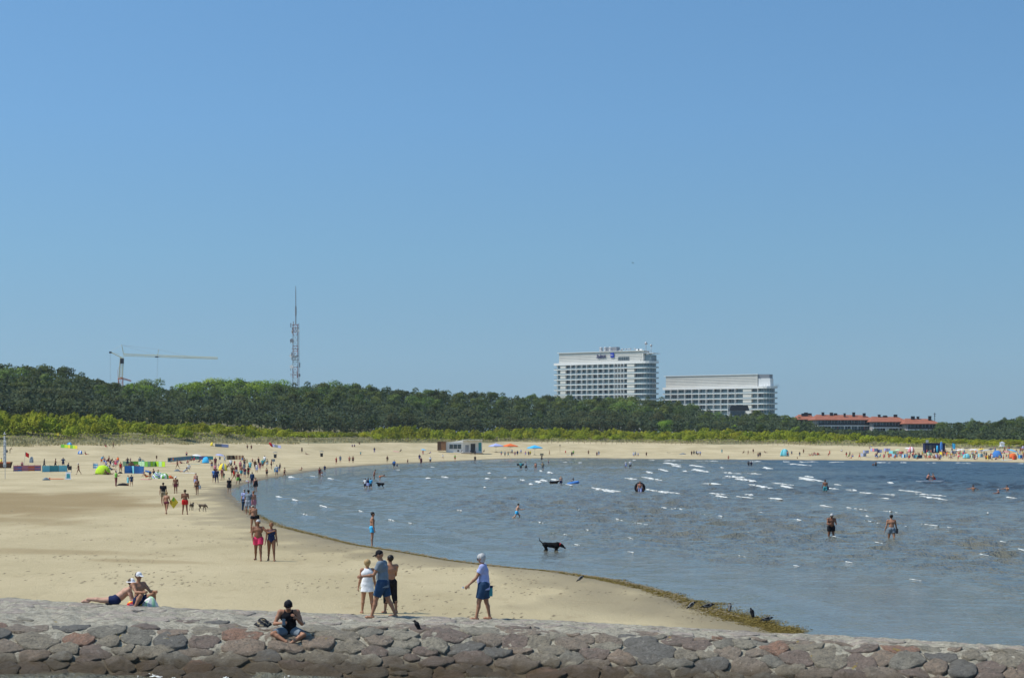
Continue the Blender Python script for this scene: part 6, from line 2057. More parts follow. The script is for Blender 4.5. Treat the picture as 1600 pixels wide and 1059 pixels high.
# dark blue kiosk
def kiosk():
    p = at(1461, 707.5); k = p[1] / FX; r = empty('beach_kiosk', p, -.05); tag(r, 'dark blue box-shaped kiosk with a bright blue column at the right', 'kiosk')
    w, h = 31 * k, 15 * k
    NV = CLOTH['navy']
    MB().box((0, 2, h / 2), (w, 4, h)).build('wall', NV, r)
    MB().box((0, 2, h + .08), (w + .3, 4.3, .16)).build('roof', DARK, r)
    for i in range(5):
        MB().box((-w * .4 + i * w * .17, -.05, h * .55), (w * .13, .12, h * .55)).build('window', GLASS2 if i % 2 else CLOTH['charcoal'], r)
    m = MB()
    for i in range(9): m.tube((-w * .45 + i * w * .11, 1, h), (-w * .45 + i * w * .11, 1, h + .9), .04)
    m.tube((-w * .45, 1, h + .9), (w * .45, 1, h + .9), .04); m.build('roof_railing', DARK, r)
    m = MB(); m.lathe([(.42, 0), (.48, 1.2), (.45, 2.4), (.33, 3.1), (.12, 3.5)], (w * .30, -.5, 0), 12); m.build('inflatable_column', CLOTH['blue'], r, True)
    m = MB(); m.lathe([(.3, 0), (.33, 1), (.2, 2.0)], (w * .10, -.4, .3), 10); m.build('blue_banner', CLOTH['sky'], r, True)
    MB().box((-w * .38, .4, h + .55), (.7, .5, 1.0)).build('roof_speaker', CLOTH['ltgrey'], r)
kiosk()
def lookout():
    p = at(1566, 706); k = p[1] / FX; r = empty('lookout_tower', p); tag(r, 'small white lifeguard lookout at the far right dune foot', 'lookout')
    for a in (-.7, .7):
        for b in (-.6, .6): MB().tube((a * 1.2, b * 1.2, 0), (a, b, 1.6), .06).build('leg', POLE, r)
    MB().box((0, 0, 1.65), (1.9, 1.6, .12)).build('platform', WHITE, r); MB().box((0, .2, 2.2), (1.2, 1, 1.0)).build('cabin', WHITE, r)
    m = MB(); m.add([(-.8, -.6, 2.7), (.8, -.6, 2.7), (.8, 1, 2.7), (-.8, 1, 2.7), (0, .2, 3.2)], [(0, 1, 4), (1, 2, 4), (2, 3, 4), (3, 0, 4), (0, 3, 2, 1)]); m.build('roof', CLOTH['ltgrey'], r)
lookout()

# ------------------------------------------------------------------ seaweed along the waterline, specks on the sand, foam
def seaweed():
    rng = np.random.default_rng(3)
    path = np.array([px2w(a, b, .05) for a, b in ((385, 796), (440, 822), (500, 837), (560, 852), (640, 864.5), (720, 878.5), (835, 890.5), (880, 895), (925, 902), (960, 908), (1000, 917), (1050, 930), (1100, 947), (1140, 959), (1180, 970), (1215, 980), (1245, 988))])
    wid = np.array([.5, .45, .35, .3, .22, .18, .18, .35, .50, .55, .55, .75, 1.1, 1.1, 1.0, .9, .5])
    t = rng.random(64000) * (len(path) - 1); i = t.astype(int); f = t - i
    P = path[i] * (1 - f)[:, None] + path[np.minimum(i + 1, len(path) - 1)] * f[:, None]
    W = wid[i] * (1 - f) + wid[np.minimum(i + 1, len(path) - 1)] * f
    spread = rng.normal(0, .45, len(t)) * W * (1 + .5 * vnoise(t * 7, t * 0, 4))
    P = P + np.column_stack([spread * .6, spread * .9])
    # a few tongues reaching into the water
    for (px, py, l) in ((962, 904.5, 22), (1120, 941.5, 38), (1090, 938, 14)):
        q = rng.random(260)
        T_ = np.array([px2w(px + l * a, py + 0.6 * a, .03) for a in (q - .5)])
        P = np.vstack([P, T_ + rng.normal(0, .16, T_.shape)])
    n = len(P)
    z = np.maximum(terrain_np(P), 0.0) + rng.random(n) ** 3 * .03
    a = rng.uniform(0, 2 * PI, n); s_ = rng.uniform(.02, .060, n)
    up = rng.uniform(-.012, .02, n)
    dx, dy = np.cos(a) * s_, np.sin(a) * s_
    C = np.column_stack([P, z])
    V = np.stack([C - np.column_stack([dx, dy, up * 0]), C + np.column_stack([dy * .22, -dx * .22, up]), C + np.column_stack([dx, dy, up * .5]), C + np.column_stack([-dy * .22, dx * .22, up + .01])], 1).reshape(-1, 3)
    me = np_mesh('seaweed', V, np.arange(4 * n).reshape(n, 4), smooth=False)
    me.materials.append(foliage_mat('seaweed_fronds', (0.15, 0.115, 0.025), (0.36, 0.29, 0.08), 0.01))
    m_ = me.materials[0]
    for nd in m_.node_tree.nodes:
        if nd.type == 'TEX_NOISE': nd.inputs['Scale'].default_value = 6
    tag(link(bpy.data.objects.new('seaweed', me)), 'olive seaweed washed up along the near waterline', kind='stuff')
    # dark wrack line and scattered specks on the sand
    rng = np.random.default_rng(13)
    ps = []
    for k in range(6500):
        u = rng.random()
        if u < .50:
            i = rng.integers(4, 26); f = rng.random(); q = SHORE[i] * (1 - f) + SHORE[i + 1] * f
            nx = SHORE[i + 1] - SHORE[i]; nx = np.array([-nx[1], nx[0]]) / (np.linalg.norm(nx) + 1e-9)
            q = q + nx * abs(rng.normal(.25, .35)) * 1
            if not inside_poly(q[None], LAND)[0]: continue
        else:
            q = np.array(px2w(rng.uniform(-40, 1150), 700 + 255 * rng.random() ** .55, .5))
            v = vnoise(q[0] / 3.2, q[1] / 6, 33)
            if v < -.2 + .6 * rng.random(): continue
        ps.append(q)
    P = np.array(ps); sd = shore_sd(P); P = P[(sd > .05)]
    n = len(P); z = terrain_np(P) + .012
    a = rng.uniform(-.7, .7, n); s_ = rng.uniform(.012, .06, n) * (1 + P[:, 1] / 110)
    dx, dy = np.cos(a) * s_, np.sin(a) * s_
    C = np.column_stack([P, z]); hgt = rng.uniform(.01, .035, n)
    Z = np.zeros(n)
    V = np.stack([C - np.column_stack([dx, dy, Z]), C + np.column_stack([dy * .4, -dx * .4, Z]), C + np.column_stack([dx, dy, hgt]), C + np.column_stack([-dy * .4, dx * .4, hgt])], 1).reshape(-1, 3)
    me = np_mesh('beach_wrack', V, np.arange(4 * n).reshape(n, 4), smooth=False)
    me.materials.append(mat('wrack', (.18, .145, .09), .9))
    tag(link(bpy.data.objects.new('beach_wrack', me)), 'dark bits of dried weed and shell scattered over the sand', kind='stuff')
seaweed()

def foam():
    rng = np.random.default_rng(2)
    VV = []; FF = []; base = 0
    lines = list(FOAM_LINES)
    # surf fringe on the far shore and in front of the breakwater
    for k in range(34):
        px = rng.uniform(980, 1600); b = np.interp(px, [980, 1600], [718.3, 723.5]) + rng.uniform(.1, .7)
        lines.append((px, b, px + rng.uniform(6, 22), b + .15))
    for (x0, y0, x1, y1) in lines:
        A = np.array(px2w(x0, y0, .06)); B = np.array(px2w(x1, y1, .06))
        L_ = np.linalg.norm(B - A)
        n = int(max(10, min(60, L_ / .35)))
        d = (A[1] + B[1]) / 2
        wmax = (y1 - y0) * 0 + (rng.uniform(.05, .12) * (1 + d / 90) if d > 150 else rng.uniform(.03, .08) * (1 + d / 105)) * min(1.5, .55 + L_ / 22)
        rows = 7
        t = np.linspace(0, 1, n)
        sz = rng.uniform(0, 90)
        prof = np.sin(PI * t) ** .45 * (.65 + .45 * vnoise(t * n / 3.5 + sz, t * 0, 5) + .25 * vnoise(t * n / 1.4 + sz, t * 0, 6))
        prof = np.maximum(prof, .04)
        C = A[None] * (1 - t)[:, None] + B[None] * t[:, None]
        nrm = np.array([-(B - A)[1], (B - A)[0]]) / L_
        C = C + nrm * (.5 * vnoise(t * n / 6 + sz, t * 0, 8) * wmax)[:, None]
        for r in range(rows):
            s_ = (r / (rows - 1) - .5) * 2
            pts = C + nrm * (s_ * wmax * prof * (1 + .25 * vnoise(t * n / 1.2, t * 0 + r, 9)))[:, None]
            wz = wave_z(pts[:, 0], pts[:, 1], np.maximum(-shore_sd(pts), 0)) if True else 0
            z = wz + .02 + (.02 + .13 * min(1, (d / 240) ** 1.5)) * prof * (1 - s_ * s_) * (.75 + .5 * vnoise(pts[:, 0] * 4, pts[:, 1] * 1.5, 10))
            VV.append(np.column_stack([pts, z]))
        idx = np.arange(rows * n).reshape(rows, n) + base
        FF.append(np.stack([idx[:-1, :-1], idx[:-1, 1:], idx[1:, 1:], idx[1:, :-1]], -1).reshape(-1, 4)); base += rows * n
    # wash against the stones in front of the breakwater
    for k in range(34):
        px = rng.uniform(-60, 520); d = FX * HC / (rng.uniform(1049, 1064) - HY + (px > 350) * (px - 350) * .03)
        x = (px - 800) * d / FX; n = 10
        t = np.linspace(0, 1, n); l = rng.uniform(.1, .45)
        for r in range(4):
            s_ = (r / 3 - .5)
            pts = np.column_stack([x + (t - .5) * l, d + s_ * .05 * np.sin(PI * t) + .05 * vnoise(t * 5 + k, t * 0, 11)])
            VV.append(np.column_stack([pts, .02 + .03 * (1 - 4 * s_ * s_) * np.sin(PI * t) + .02 * vnoise(t * 9 + k, t * 0 + r, 12)]))
        idx = np.arange(4 * n).reshape(4, n) + base
        FF.append(np.stack([idx[:-1, :-1], idx[:-1, 1:], idx[1:, 1:], idx[1:, :-1]], -1).reshape(-1, 4)); base += 4 * n
    VV = np.concatenate(VV); FF = np.concatenate(FF)
    C_ = VV[FF].mean(1)
    q = vnoise(C_[:, 0] * 5.5, C_[:, 1] * 1.6, 14) + .6 * vnoise(C_[:, 0] * 13, C_[:, 1] * 4, 15)
    me = np_mesh('foam', VV, FF[q > np.where(C_[:, 1] > 150, -.75, -.10)])
    fm = mat('sea_foam', (.62, .63, .60), .7, var=.12, scale=3, bump=.05)
    me.materials.append(fm)
    tag(link(bpy.data.objects.new('foam', me)), 'white foam on the small breaking waves of the bay', kind='stuff')
foam()
# ------------------------------------------------------------------ people
POSES.update({
    'crossleg': dict(lie=-.088, lean=20, tl=(80, 40, 45, -52), tr=(84, 38, 46, -56), al=((-.40, .30, -.90), (.62, .75, .75)), ar=((.42, .30, -.88), (-.70, .72, .12)), head=34, foot=(0, .8, -.5)),
    'prone': dict(lean=52, tl=(-91, 5, 3), tr=(-89, 4, 8), al=((-.2, .30, -.92), (0, .9, -.25)), ar=((.2, .30, -.92), (0, .9, -.25)), head=-25, foot=(0, -1, -.15)),
    'sitreach': dict(lie=-.088, lean=-6, tl=(124, 20, 140), tr=(118, 24, 132), al=((-.15, .72, -.68), (.15, .95, .05)), ar=((.25, .70, -.66), (-.08, .95, .05)), head=6),
    'armround': dict(lean=2, tl=(16, 4, 8), tr=(-12, 5, 12), al=((-.72, .22, -.65), (-.80, .45, .25)), ar=(8, 10, 42, 25)),
    'armback': dict(lean=3, tl=(20, 3, 6), tr=(-15, 4, 10), al=((-.15, .45, -.88), (-.35, .92, -.10)), ar=(-6, 8, 10, 0), head=14),
    'point': dict(lean=3, tl=(15, 4, 6), tr=(-6, 4, 6), al=((-.12, .45, -.88), (-.1, .72, -.68)), ar=(2, 8, 10, 0), head=10),
    'lie': dict(lean=84, tl=(-90, 5, 0), tr=(-90, 5, 0), al=(90, 60, 60, 0), ar=(90, 50, 60, 0), foot=(0, -1, 0)),
    'recline': dict(lean=-48, tl=(90, 7, 4), tr=(96, 9, 30), al=(-30, 16, 10, 0), ar=(-30, 16, 10, 0), head=40),
})
FIG = {}
# on and by the breakwater
FIG['cap_man'] = person(0, 0, 'person in grey T-shirt, blue shorts and black cap walking left along the breakwater', at=bw_hit(598, 965), H=1.83, face=78, pose='armback', top='tee', topc='grey', bottom='shorts', botc='denim', hair=None, hat='cap', hatc='black', glasses=True, skin='tan', fat=.25)
FIG['white_top'] = person(574, 958, 'person with curly fair hair in a flared white top, seen from behind', H=1.60, face=10, pose='stand', fem=True, top='loose', topc='white', bottom='brief', botc='white', hair='curly', hairc='blonde', skin='tan')
FIG['bare_back'] = person(610, 957.5, 'bare-chested person in black cropped trousers half hidden behind the grey T-shirt', H=1.74, face=30, pose='hold', bottom='capri', botc='black', hair='short', hairc='black', skin='tan')
FIG['grey_hair'] = person(0, 0, 'grey-haired person in lilac T-shirt and denim shorts looking down on the breakwater', at=bw_hit(756, 968), H=1.74, face=82, pose='point', fem=True, fat=.45, top='tee', topc='lilac', bottom='shorts', botc='denim', hair='curly', hairc='grey', glasses=True, skin='tan')
FIG['phone_man'] = person(0, 0, 'person in dark tank top and black cap sitting cross-legged on the breakwater stones', at=bw_hit(452, 991), H=1.78, face=182, pose='crossleg', top='tank', topc='black', bottom='shorts', botc='grey', hair='short', hairc='black', hat='capback', hatc='black', skin='tan', dz=-.04)
FIG['prone'] = person(0, 0, 'person in navy swim shorts and white sun hat lying propped up on the breakwater edge', at=bw_hit(182, 942.5), H=1.70, face=-84, pose='prone', fem=True, fat=.2, bottom='trunks', botc='navy', hair='short', hairc='brown', hat='sunhat', hatc='white', glasses=True, skin='light')
FIG['sitter'] = person(0, 0, 'bare-chested person in white cap and sunglasses sitting beside the colourful towel', at=bw_hit(218, 943), H=1.74, face=-128, pose='sitreach', bottom='trunks', botc='navy', hair='short', hairc='brown', hat='cap', hatc='white', glasses=True, skin='tan')
def lump_bw(px, py, *a, **k):
    return lump(px, py, *a, at_=bw_hit(px, py), **k)
lump_bw(214, 944.5, (.50, .3, .16), 'orange', 'crumpled orange, pink and violet towel between the two sunbathers', 'towel', 'crumpled_towel', seed=3, cols=['orange', 'purple', 'red', 'yellow', 'rose'])
lump_bw(236, 945, (.42, .3, .24), 'mint', 'pale grey-green folded cloth at the feet of the sitting sunbather', 'cloth', 'folded_cloth', seed=5, cols=['ltgrey', 'mint', 'white'])
lump_bw(410, 979, (.42, .28, .17), 'charcoal', 'black backpack with a neon yellow pocket beside the cross-legged person', 'backpack', 'backpack', seed=6, cols=['charcoal', 'black', 'charcoal', 'khaki'])
lump_bw(405, 978.5, (.12, .10, .12), 'lime', 'neon yellow pouch on the left of the black backpack', 'pouch', 'pouch', seed=7)
lump_bw(168, 945, (.20, .12, .06), 'black', 'small black pouch under the legs of the lying sunbather', 'pouch', 'pouch', seed=8)
def prop_in_hand(fig, side, name, size, col, label, cat, off=(0, 0, 0)):
    o, J = fig; p = jw(o, J['hand' + side] + np.array(off))
    MB().box((0, 0, 0), size, .3).build(name, CLOTH[col] if isinstance(col, str) else col, None, False, p)
    tag(bpy.context.scene.objects[-1] if False else COL.objects[-1], label, cat)
prop_in_hand(FIG['phone_man'], 'r', 'phone', (.075, .012, .15), 'grey', 'phone held in the lap of the cross-legged person', 'phone', (.0, .05, .03))
prop_in_hand(FIG['grey_hair'], 'l', 'paper_scrap', (.05, .03, .04), 'white', 'small white scrap dangling from the hand of the grey-haired person', 'paper', (0, .09, -.01))
# bag on the hip of the grey-haired person
def hip_bag(fig, label):
    o, J = fig; p = jw(o, J['hipr'] + np.array([.02, -.12, -.16])); r = empty('shoulder_bag', p, o.rotation_euler.z); tag(r, label, 'bag')
    MB().box((0, 0, 0), (.09, .17, .24)).build('body', CLOTH['teal'], r); MB().box((0, 0, .125), (.10, .18, .05)).build('flap', CLOTH['navy'], r)
hip_bag(FIG['grey_hair'], 'small dark teal bag hanging behind the denim shorts of the grey-haired person')

# walkers and bathers: px, feet py, height, facing, pose, options, label
P_ = [
 (403.5, 876, 1.80, 176, 'armround', dict(skin='dark', botc='pink', hairc='grey', fat=.3), 'grey-haired person in pink trunks walking with an arm round a companion'),
 (424, 876.5, 1.68, 184, 'stroll', dict(fem=True, skin='dark', top='swimsuit', topc='navy', bottom=None, hairc='auburn'), 'person in navy one-piece swimsuit walking beside the pink trunks'),
 (396.5, 832, 1.66, 20, 'look', dict(fem=True, skin='tan', bottom='brief', botc='black', hat='bucket', hatc='white'), 'person in white hat and black bikini bottoms standing at the waterline'),
 (581.5, 851, 1.80, -82, 'stand', dict(skin='tan', botc='sky', hairc='black'), 'person in bright blue trunks standing ankle-deep, facing right'),
 (382, 799, 1.72, 12, 'stroll', dict(fem=True, skin='light', top='tee', topc='lilac', bottom='long', botc='denim', hat='bucket', hatc='white'), 'person in white hat, pale top and blue jeans at the water edge'),
 (388, 803, 1.82, -15, 'stand', dict(skin='tan', top='tee', topc='grey', bottom='shorts', botc='plaid', hairc='black', fat=.3), 'person in grey T-shirt and pale checked shorts at the water edge'),
 (396, 801, 1.66, 40, 'stand2', dict(fem=True, skin='pink', top='bikini', topc='pink', bottom='skirt', botc='rose', hairc='auburn', fat=.2), 'sunburnt person carrying a pink cloth behind the white hat'),
 (255, 786.5, 1.78, 8, 'stroll', dict(skin='tan', top='tee', topc='black', bottom='shorts', botc='khaki', hairc='brown'), 'person in black T-shirt and khaki shorts walking away'),
 (260, 803, 1.66, -14, 'walk', dict(fem=True, skin='tan', top='bikini', topc='orange', bottom='brief', botc='maroon', hair='bun', hairc='blonde'), 'person in orange bikini top carrying a yellow bodyboard'),
 (289, 803.5, 1.80, 6, 'hold', dict(skin='dark', botc='red', hairc='brown', fat=.25), 'broad-backed person in red swim shorts walking away'),
 (274.5, 771, 1.74, 182, 'stroll', dict(skin='dark', bottom='trunks', botc='maroon', hat='cap', hatc='white', fat=.3), 'bare-chested person in white cap and maroon trunks walking towards the breakwater'),
 (308, 773, 1.66, 172, 'stroll', dict(fem=True, skin='dark', top='bikini', topc='black', bottom='brief', botc='black', hair='long', hairc='black', fat=.3), 'tanned person in black bikini with dark hair carrying a bag'),
 (306, 762, 1.66, 185, 'stand', dict(fem=True, skin='pink', top='bikini', topc='white', bottom='skirt', botc='lilac', hairc='auburn', fat=.5), 'person in pale lilac skirt just behind the black bikini'),
 (358, 771, 1.66, 4, 'stroll', dict(fem=True, skin='light', top='tee', topc='black', bottom='skirt', botc='black', hat='bucket', hatc='white', fat=.15), 'person in black dress and white hat walking away along the wet sand'),
 (334.5, 753, 1.70, 5, 'stand', dict(skin='tan', top='tee', topc='blue', bottom='shorts', botc='navy', hairc='brown'), 'person in royal blue shirt beside the dark wetsuit'),
 (338.8, 754.5, 1.82, 190, 'stand', dict(skin='tan', top='wetsuit', topc='navy', bottom=None, hairc='brown'), 'tall person in navy full-length clothing on the sand'),
 (347, 750.5, 1.74, 150, 'stand2', dict(fem=True, skin='tan', top='swimsuit', topc='maroon', bottom=None, hair='bun', hairc='brown'), 'slim tanned person standing right of the navy figure'),
 (349.5, 750, 1.05, 170, 'stand', dict(skin='tan', top='tee', topc='charcoal', bottom='shorts', botc='mint', hairc='brown'), 'small child in charcoal top beside the slim tanned person'),
 (363, 745, 1.66, 186, 'stroll', dict(skin='dark', top='tank', topc='brown', bottom='trunks', botc='black', hairc='black'), 'person in brown tank top and black shorts walking nearer'),
 (372, 757, 1.64, -12, 'walk2', dict(skin='dark', top='tank', topc='maroon', bottom='shorts', botc='green', hairc='black'), 'person in maroon top and green shorts carrying a dark bag'),
 (369, 743, 1.62, 20, 'stroll', dict(fem=True, skin='dark', top='tee', topc='maroon', bottom='skirt', botc='plaid', hairc='auburn'), 'person in maroon top and patterned skirt behind the green shorts'),
 (382.5, 747, 1.60, 3, 'stroll', dict(fem=True, skin='pink', top='tee', topc='maroon', bottom='shorts', botc='grey', hat='cap', hatc='white'), 'person in maroon T-shirt and white cap walking away'),
 (394, 757.5, 1.62, 4, 'stand', dict(skin='tan', top='hoodie', topc='denim', bottom='long', botc='navy', hairc='black', fat=.1), 'person in dark blue hooded top and long trousers at the waterline'),
 (399.5, 765, 1.66, 178, 'walk', dict(fem=True, skin='pink', top='swimsuit', topc='black', bottom='skirt', botc='black', hairc='auburn', fat=.7), 'stout person in black swimwear wading in the shallows'),
 (388, 759, 1.0, 100, 'bend', dict(skin='pink', top='tee', topc='white', bottom='trunks', botc='rose', hairc='blonde'), 'child in white and pink bending down at the waterline'),
 (360.5, 731.5, 1.74, 5, 'stroll', dict(skin='tan', top='tee', topc='white', bottom='shorts', botc='black', hat='bucket', hatc='ltgrey', fat=.7), 'stout person in white shirt and black shorts on the dry sand'),
 (375.5, 734, 1.70, 178, 'walk', dict(fem=True, skin='tan', top='tee', topc='rose', bottom='capri', botc='maroon', hairc='brown', fat=.3), 'person in rose shirt and maroon trousers among the walkers'),
 (382, 729, 1.74, 4, 'stroll', dict(skin='dark', top=None, bottom='shorts', botc='charcoal', hairc='black'), 'dark-tanned bare-backed person behind the grey dress'),
 (381.5, 737, 1.64, 181, 'stroll', dict(fem=True, skin='dark', top='dress', topc='grey', bottom='brief', botc='grey', hairc='black'), 'person in grey patterned dress among the walkers'),
 (390.8, 735.5, 1.72, 2, 'stroll', dict(skin='tan', top='tee', topc='aqua', bottom='shorts', botc='teal', hairc='grey'), 'person in pale aqua shirt and teal shorts walking away'),
 (398.5, 733, 1.70, 178, 'stroll', dict(skin='tan', top='tee', topc='brown', bottom='shorts', botc='charcoal', hat='cap', hatc='red'), 'person in red cap half hidden behind the white top'),
 (401, 739, 1.66, 4, 'walk', dict(fem=True, skin='dark', top='tank', topc='white', bottom='shorts', botc='lilac', hairc='black', fat=.2), 'person in white top and pale lilac shorts with black hair'),
 (406, 735, 1.58, 4, 'stroll', dict(fem=True, skin='tan', top='tee', topc='maroon', bottom='shorts', botc='rose', hairc='auburn'), 'person in dark red top and pink shorts beside the teal shirt'),
 (410.3, 732, 1.82, 182, 'walk', dict(skin='tan', top='tee', topc='teal', bottom='shorts', botc='maroon', hat='bucket', hatc='mint', fat=.3), 'tall person in dark teal shirt and green hat'),
 (417.5, 730, 1.66, 4, 'stroll', dict(fem=True, skin='tan', top='tank', topc='khaki', bottom='skirt', botc='ltgrey', hairc='brown'), 'person in khaki top and pale skirt with a black shoulder bag'),
 (416.8, 745.5, 1.44, -30, 'stand2', dict(skin='dark', bottom='trunks', botc='black', hairc='brown'), 'slim child in black trunks standing at the water edge'),
 (432.5, 744.5, 1.80, 4, 'stand', dict(skin='tan', top='tee', topc='ltgrey', bottom='trunks', botc='blue', hairc='black'), 'person in pale grey shirt and blue shorts with a blue float'),
 (437, 737, 1.50, -60, 'reach', dict(skin='tan', top='tee', topc='charcoal', bottom='shorts', botc='navy', hairc='black'), 'person in charcoal shirt beside the blue float, arm out'),
 (444.5, 745, 1.60, -70, 'walk', dict(fem=True, skin='tan', top='bikini', topc='black', bottom='brief', botc='black', hairc='black'), 'person in black bikini splashing through the shallows'),
 (277.3, 732.5, 1.72, 92, 'walk', dict(fem=True, skin='dark', top='bikini', topc='brown', bottom='brief', botc='brown', hairc='brown'), 'slim tanned person striding left past the red mat'),
 (291.5, 715, 1.74, 10, 'halfbend', dict(skin='pink', botc='navy', hairc='brown', fat=.3), 'sunburnt person leaning over the teal windbreak'),
 (336.5, 729, 1.80, 20, 'stand', dict(skin='dark', top='tee', topc='maroon', bottom='long', botc='maroon', hairc='black'), 'person in dark red clothes beside the yellow and grey tent'),
 (336, 741, 1.60, 180, 'stand2', dict(fem=True, skin='tan', top='tee', topc='rose', bottom='shorts', botc='brown', hairc='black', fat=.3), 'person in rose top behind the royal blue shirt'),
 (351, 722, 1.60, 10, 'stand', dict(fem=True, skin='tan', top='dress', topc='white', bottom='brief', botc='white', hairc='black'), 'person in pale dress above the yellow and grey tent'),
 (343.5, 718.5, 1.60, 10, 'sitknees', dict(skin='dark', top='tee', topc='charcoal', bottom='shorts', botc='black', hairc='black'), 'dark seated figure below the lilac sun umbrella'),
 (370, 717.5, 1.60, 170, 'sitknees', dict(skin='dark', top='tee', topc='black', bottom='shorts', botc='black', hairc='black'), 'dark seated figure by the brown windbreak'),
 # left part of the beach
 (69, 731, 1.68, -78, 'walk', dict(fem=True, skin='tan', top='tee', topc='charcoal', bottom='long', botc='charcoal', hair='long', hairc='brown'), 'long-haired person in charcoal walking right behind the teal windbreak'),
 (86.5, 731, 1.76, -80, 'walk2', dict(skin='dark', bottom='shorts', botc='black', hairc='brown'), 'bare-chested person in black shorts behind the teal windbreak'),
 (98.7, 730, 1.80, 10, 'hips', dict(skin='tan', top='tee', topc='denim', bottom='shorts', botc='navy', hairc='black'), 'person in blue-grey shirt with hands on hips by the teal windbreak'),
 (122.8, 741, 1.64, 100, 'walk', dict(fem=True, skin='dark', top='swimsuit', topc='brown', bottom=None, hat='cap', hatc='white'), 'person in white cap and brown swimsuit walking left on open sand'),
 (177, 701, 1.74, -120, 'stroll', dict(skin='tan', botc='khaki', hairc='brown'), 'lone person walking near the foot of the dune at the left'),
 (165, 699.5, 1.66, -100, 'sit', dict(skin='pink', botc='red', hairc='brown'), 'person sitting at the foot of the dune left of the lone walker'),
 (134, 710.5, 1.66, -95, 'sitlong', dict(skin='dark', botc='red', hairc='brown'), 'tanned sunbather sitting right of the small blue and white tent'),
 (10.5, 707.5, 1.5, 0, 'sitknees', dict(skin='tan', top='tee', topc='charcoal', bottom='shorts', botc='black', hairc='black'), 'charcoal-clad figure sitting just right of the banner top'),
 (15.5, 708, 1.66, -60, 'halfbend', dict(skin='tan', top='tee', topc='khaki', bottom='long', botc='khaki', hairc='blonde'), 'khaki-clad figure bending right of the banner'),
 (1.8, 730, 1.7, -60, 'stand', dict(skin='tan', top='tee', topc='yellow', bottom='shorts', botc='navy', hairc='black'), 'person in yellow shirt at the very left edge behind the boat'),
 (35, 728.5, 1.6, 180, 'sitknees', dict(skin='tan', top='tee', topc='rose', bottom='shorts', botc='navy', hairc='blonde'), 'person sitting left of the red flag pole behind the windbreak'),
 (105.5, 735, 1.7, 80, 'chair', dict(skin='tan', top='tee', topc='navy', bottom='shorts', botc='black', hairc='black'), 'person in navy seated at the right end of the teal windbreak'),
 (165.5, 729.5, 1.70, -50, 'halfbend', dict(skin='dark', top='tee', topc='maroon', bottom='shorts', botc='lilac', hairc='black'), 'person in maroon bending over the tents on the left'),
 (172.5, 729, 1.74, -40, 'halfbend', dict(skin='dark', top='tee', topc='brown', bottom='shorts', botc='navy', hairc='brown'), 'person in brown bending beside the dark folding chair'),
 (181, 730.5, 1.6, 170, 'stand2', dict(fem=True, skin='pink', top='tee', topc='rose', bottom='skirt', botc='pink', hairc='black'), 'person in rose clothes beside the orange-red swimsuit'),
 (188.5, 739, 1.70, 185, 'stand', dict(fem=True, skin='tan', top='swimsuit', topc='red', bottom=None, hairc='blonde', fat=.2), 'person in orange-red swimsuit facing the breakwater'),
 (199.3, 729, 1.74, 200, 'hips', dict(skin='dark', top='tank', topc='charcoal', bottom='shorts', botc='navy', hairc='brown'), 'person in charcoal tank top behind the blue windbreak'),
 (218.5, 728.5, 1.80, 10, 'stand', dict(skin='tan', top='tee', topc='grey', bottom='shorts', botc='navy', hairc='black'), 'person in grey shirt standing right of the dark canopy chair'),
 (168, 741.5, 1.70, -80, 'recline', dict(skin='dark', botc='maroon', hairc='black'), 'tanned sunbather reclining in front of the lime tent'),
 (174, 735, 1.70, -70, 'recline', dict(skin='tan', top='tee', topc='grey', botc='charcoal', hairc='black'), 'person in grey reclining right of the lime tent'),
 (168, 733, 1.60, 150, 'sitknees', dict(skin='tan', top='tee', topc='lilac', botc='navy', hairc='brown'), 'person in lilac crouching above the lime tent'),
 (181.3, 760, 1.78, -60, 'hold', dict(skin='light', top='tee', topc='green', bottom='long', botc='maroon', hat='cap', hatc='white'), 'person in green T-shirt, white cap and wide dark trousers'),
 (200, 759, 1.22, -20, 'stand', dict(skin='tan', top='dress', topc='aqua', bottom='brief', botc='aqua', hairc='brown'), 'child in pale aqua top beside the black heap of bags'),
 (205.5, 759.5, 1.30, 20, 'stand', dict(skin='tan', top='tee', topc='denim', bottom='trunks', botc='navy', hairc='black'), 'child in dark blue top right of the aqua child'),
 (208, 737, 1.2, 180, 'sitknees', dict(skin='light', top='tee', topc='yellow', botc='navy', hat='bucket', hatc='white'), 'child in white hat sitting inside the blue windbreak'),
 (217, 736, 1.6, 150, 'bend', dict(skin='pink', botc='brown', hairc='blonde'), 'pink-skinned person bending inside the blue windbreak'),
 (234.5, 748.5, 1.74, 70, 'bend', dict(skin='tan', top='tee', topc='blue', bottom='trunks', botc='charcoal', hairc='grey'), 'person in blue T-shirt bending over the pink towel'),
 (283, 724, 1.6, -60, 'recline', dict(skin='pink', botc='maroon', hairc='black', fat=.3), 'sunbather leaning back at the left end of the red mat'),
 (292, 724.5, 1.6, -110, 'sitknees', dict(skin='pink', botc='navy', hairc='brown', fat=.3), 'sunbather sitting in front of the teal windbreak'),
 (299, 721, 1.6, 120, 'sit', dict(skin='dark', botc='black', hairc='black'), 'dark-tanned sunbather in front of the long windbreak'),
 (288, 738, 1.7, 84, 'recline', dict(skin='pink', top='tee', topc='ltgrey', bottom='trunks', botc='ltgrey', hairc='brown'), 'sunbather in pale grey stretched out on the white towel'),
 (295, 735, 1.6, 20, 'sit', dict(skin='dark', top='tee', topc='white', bottom='shorts', botc='grey', hairc='brown'), 'person in white sitting up on the white towel'),
 (386.5, 703, 1.72, 160, 'walk', dict(skin='dark', botc='black', hairc='black'), 'left of two small figures walking below the dune, left of the rainbow umbrella'),
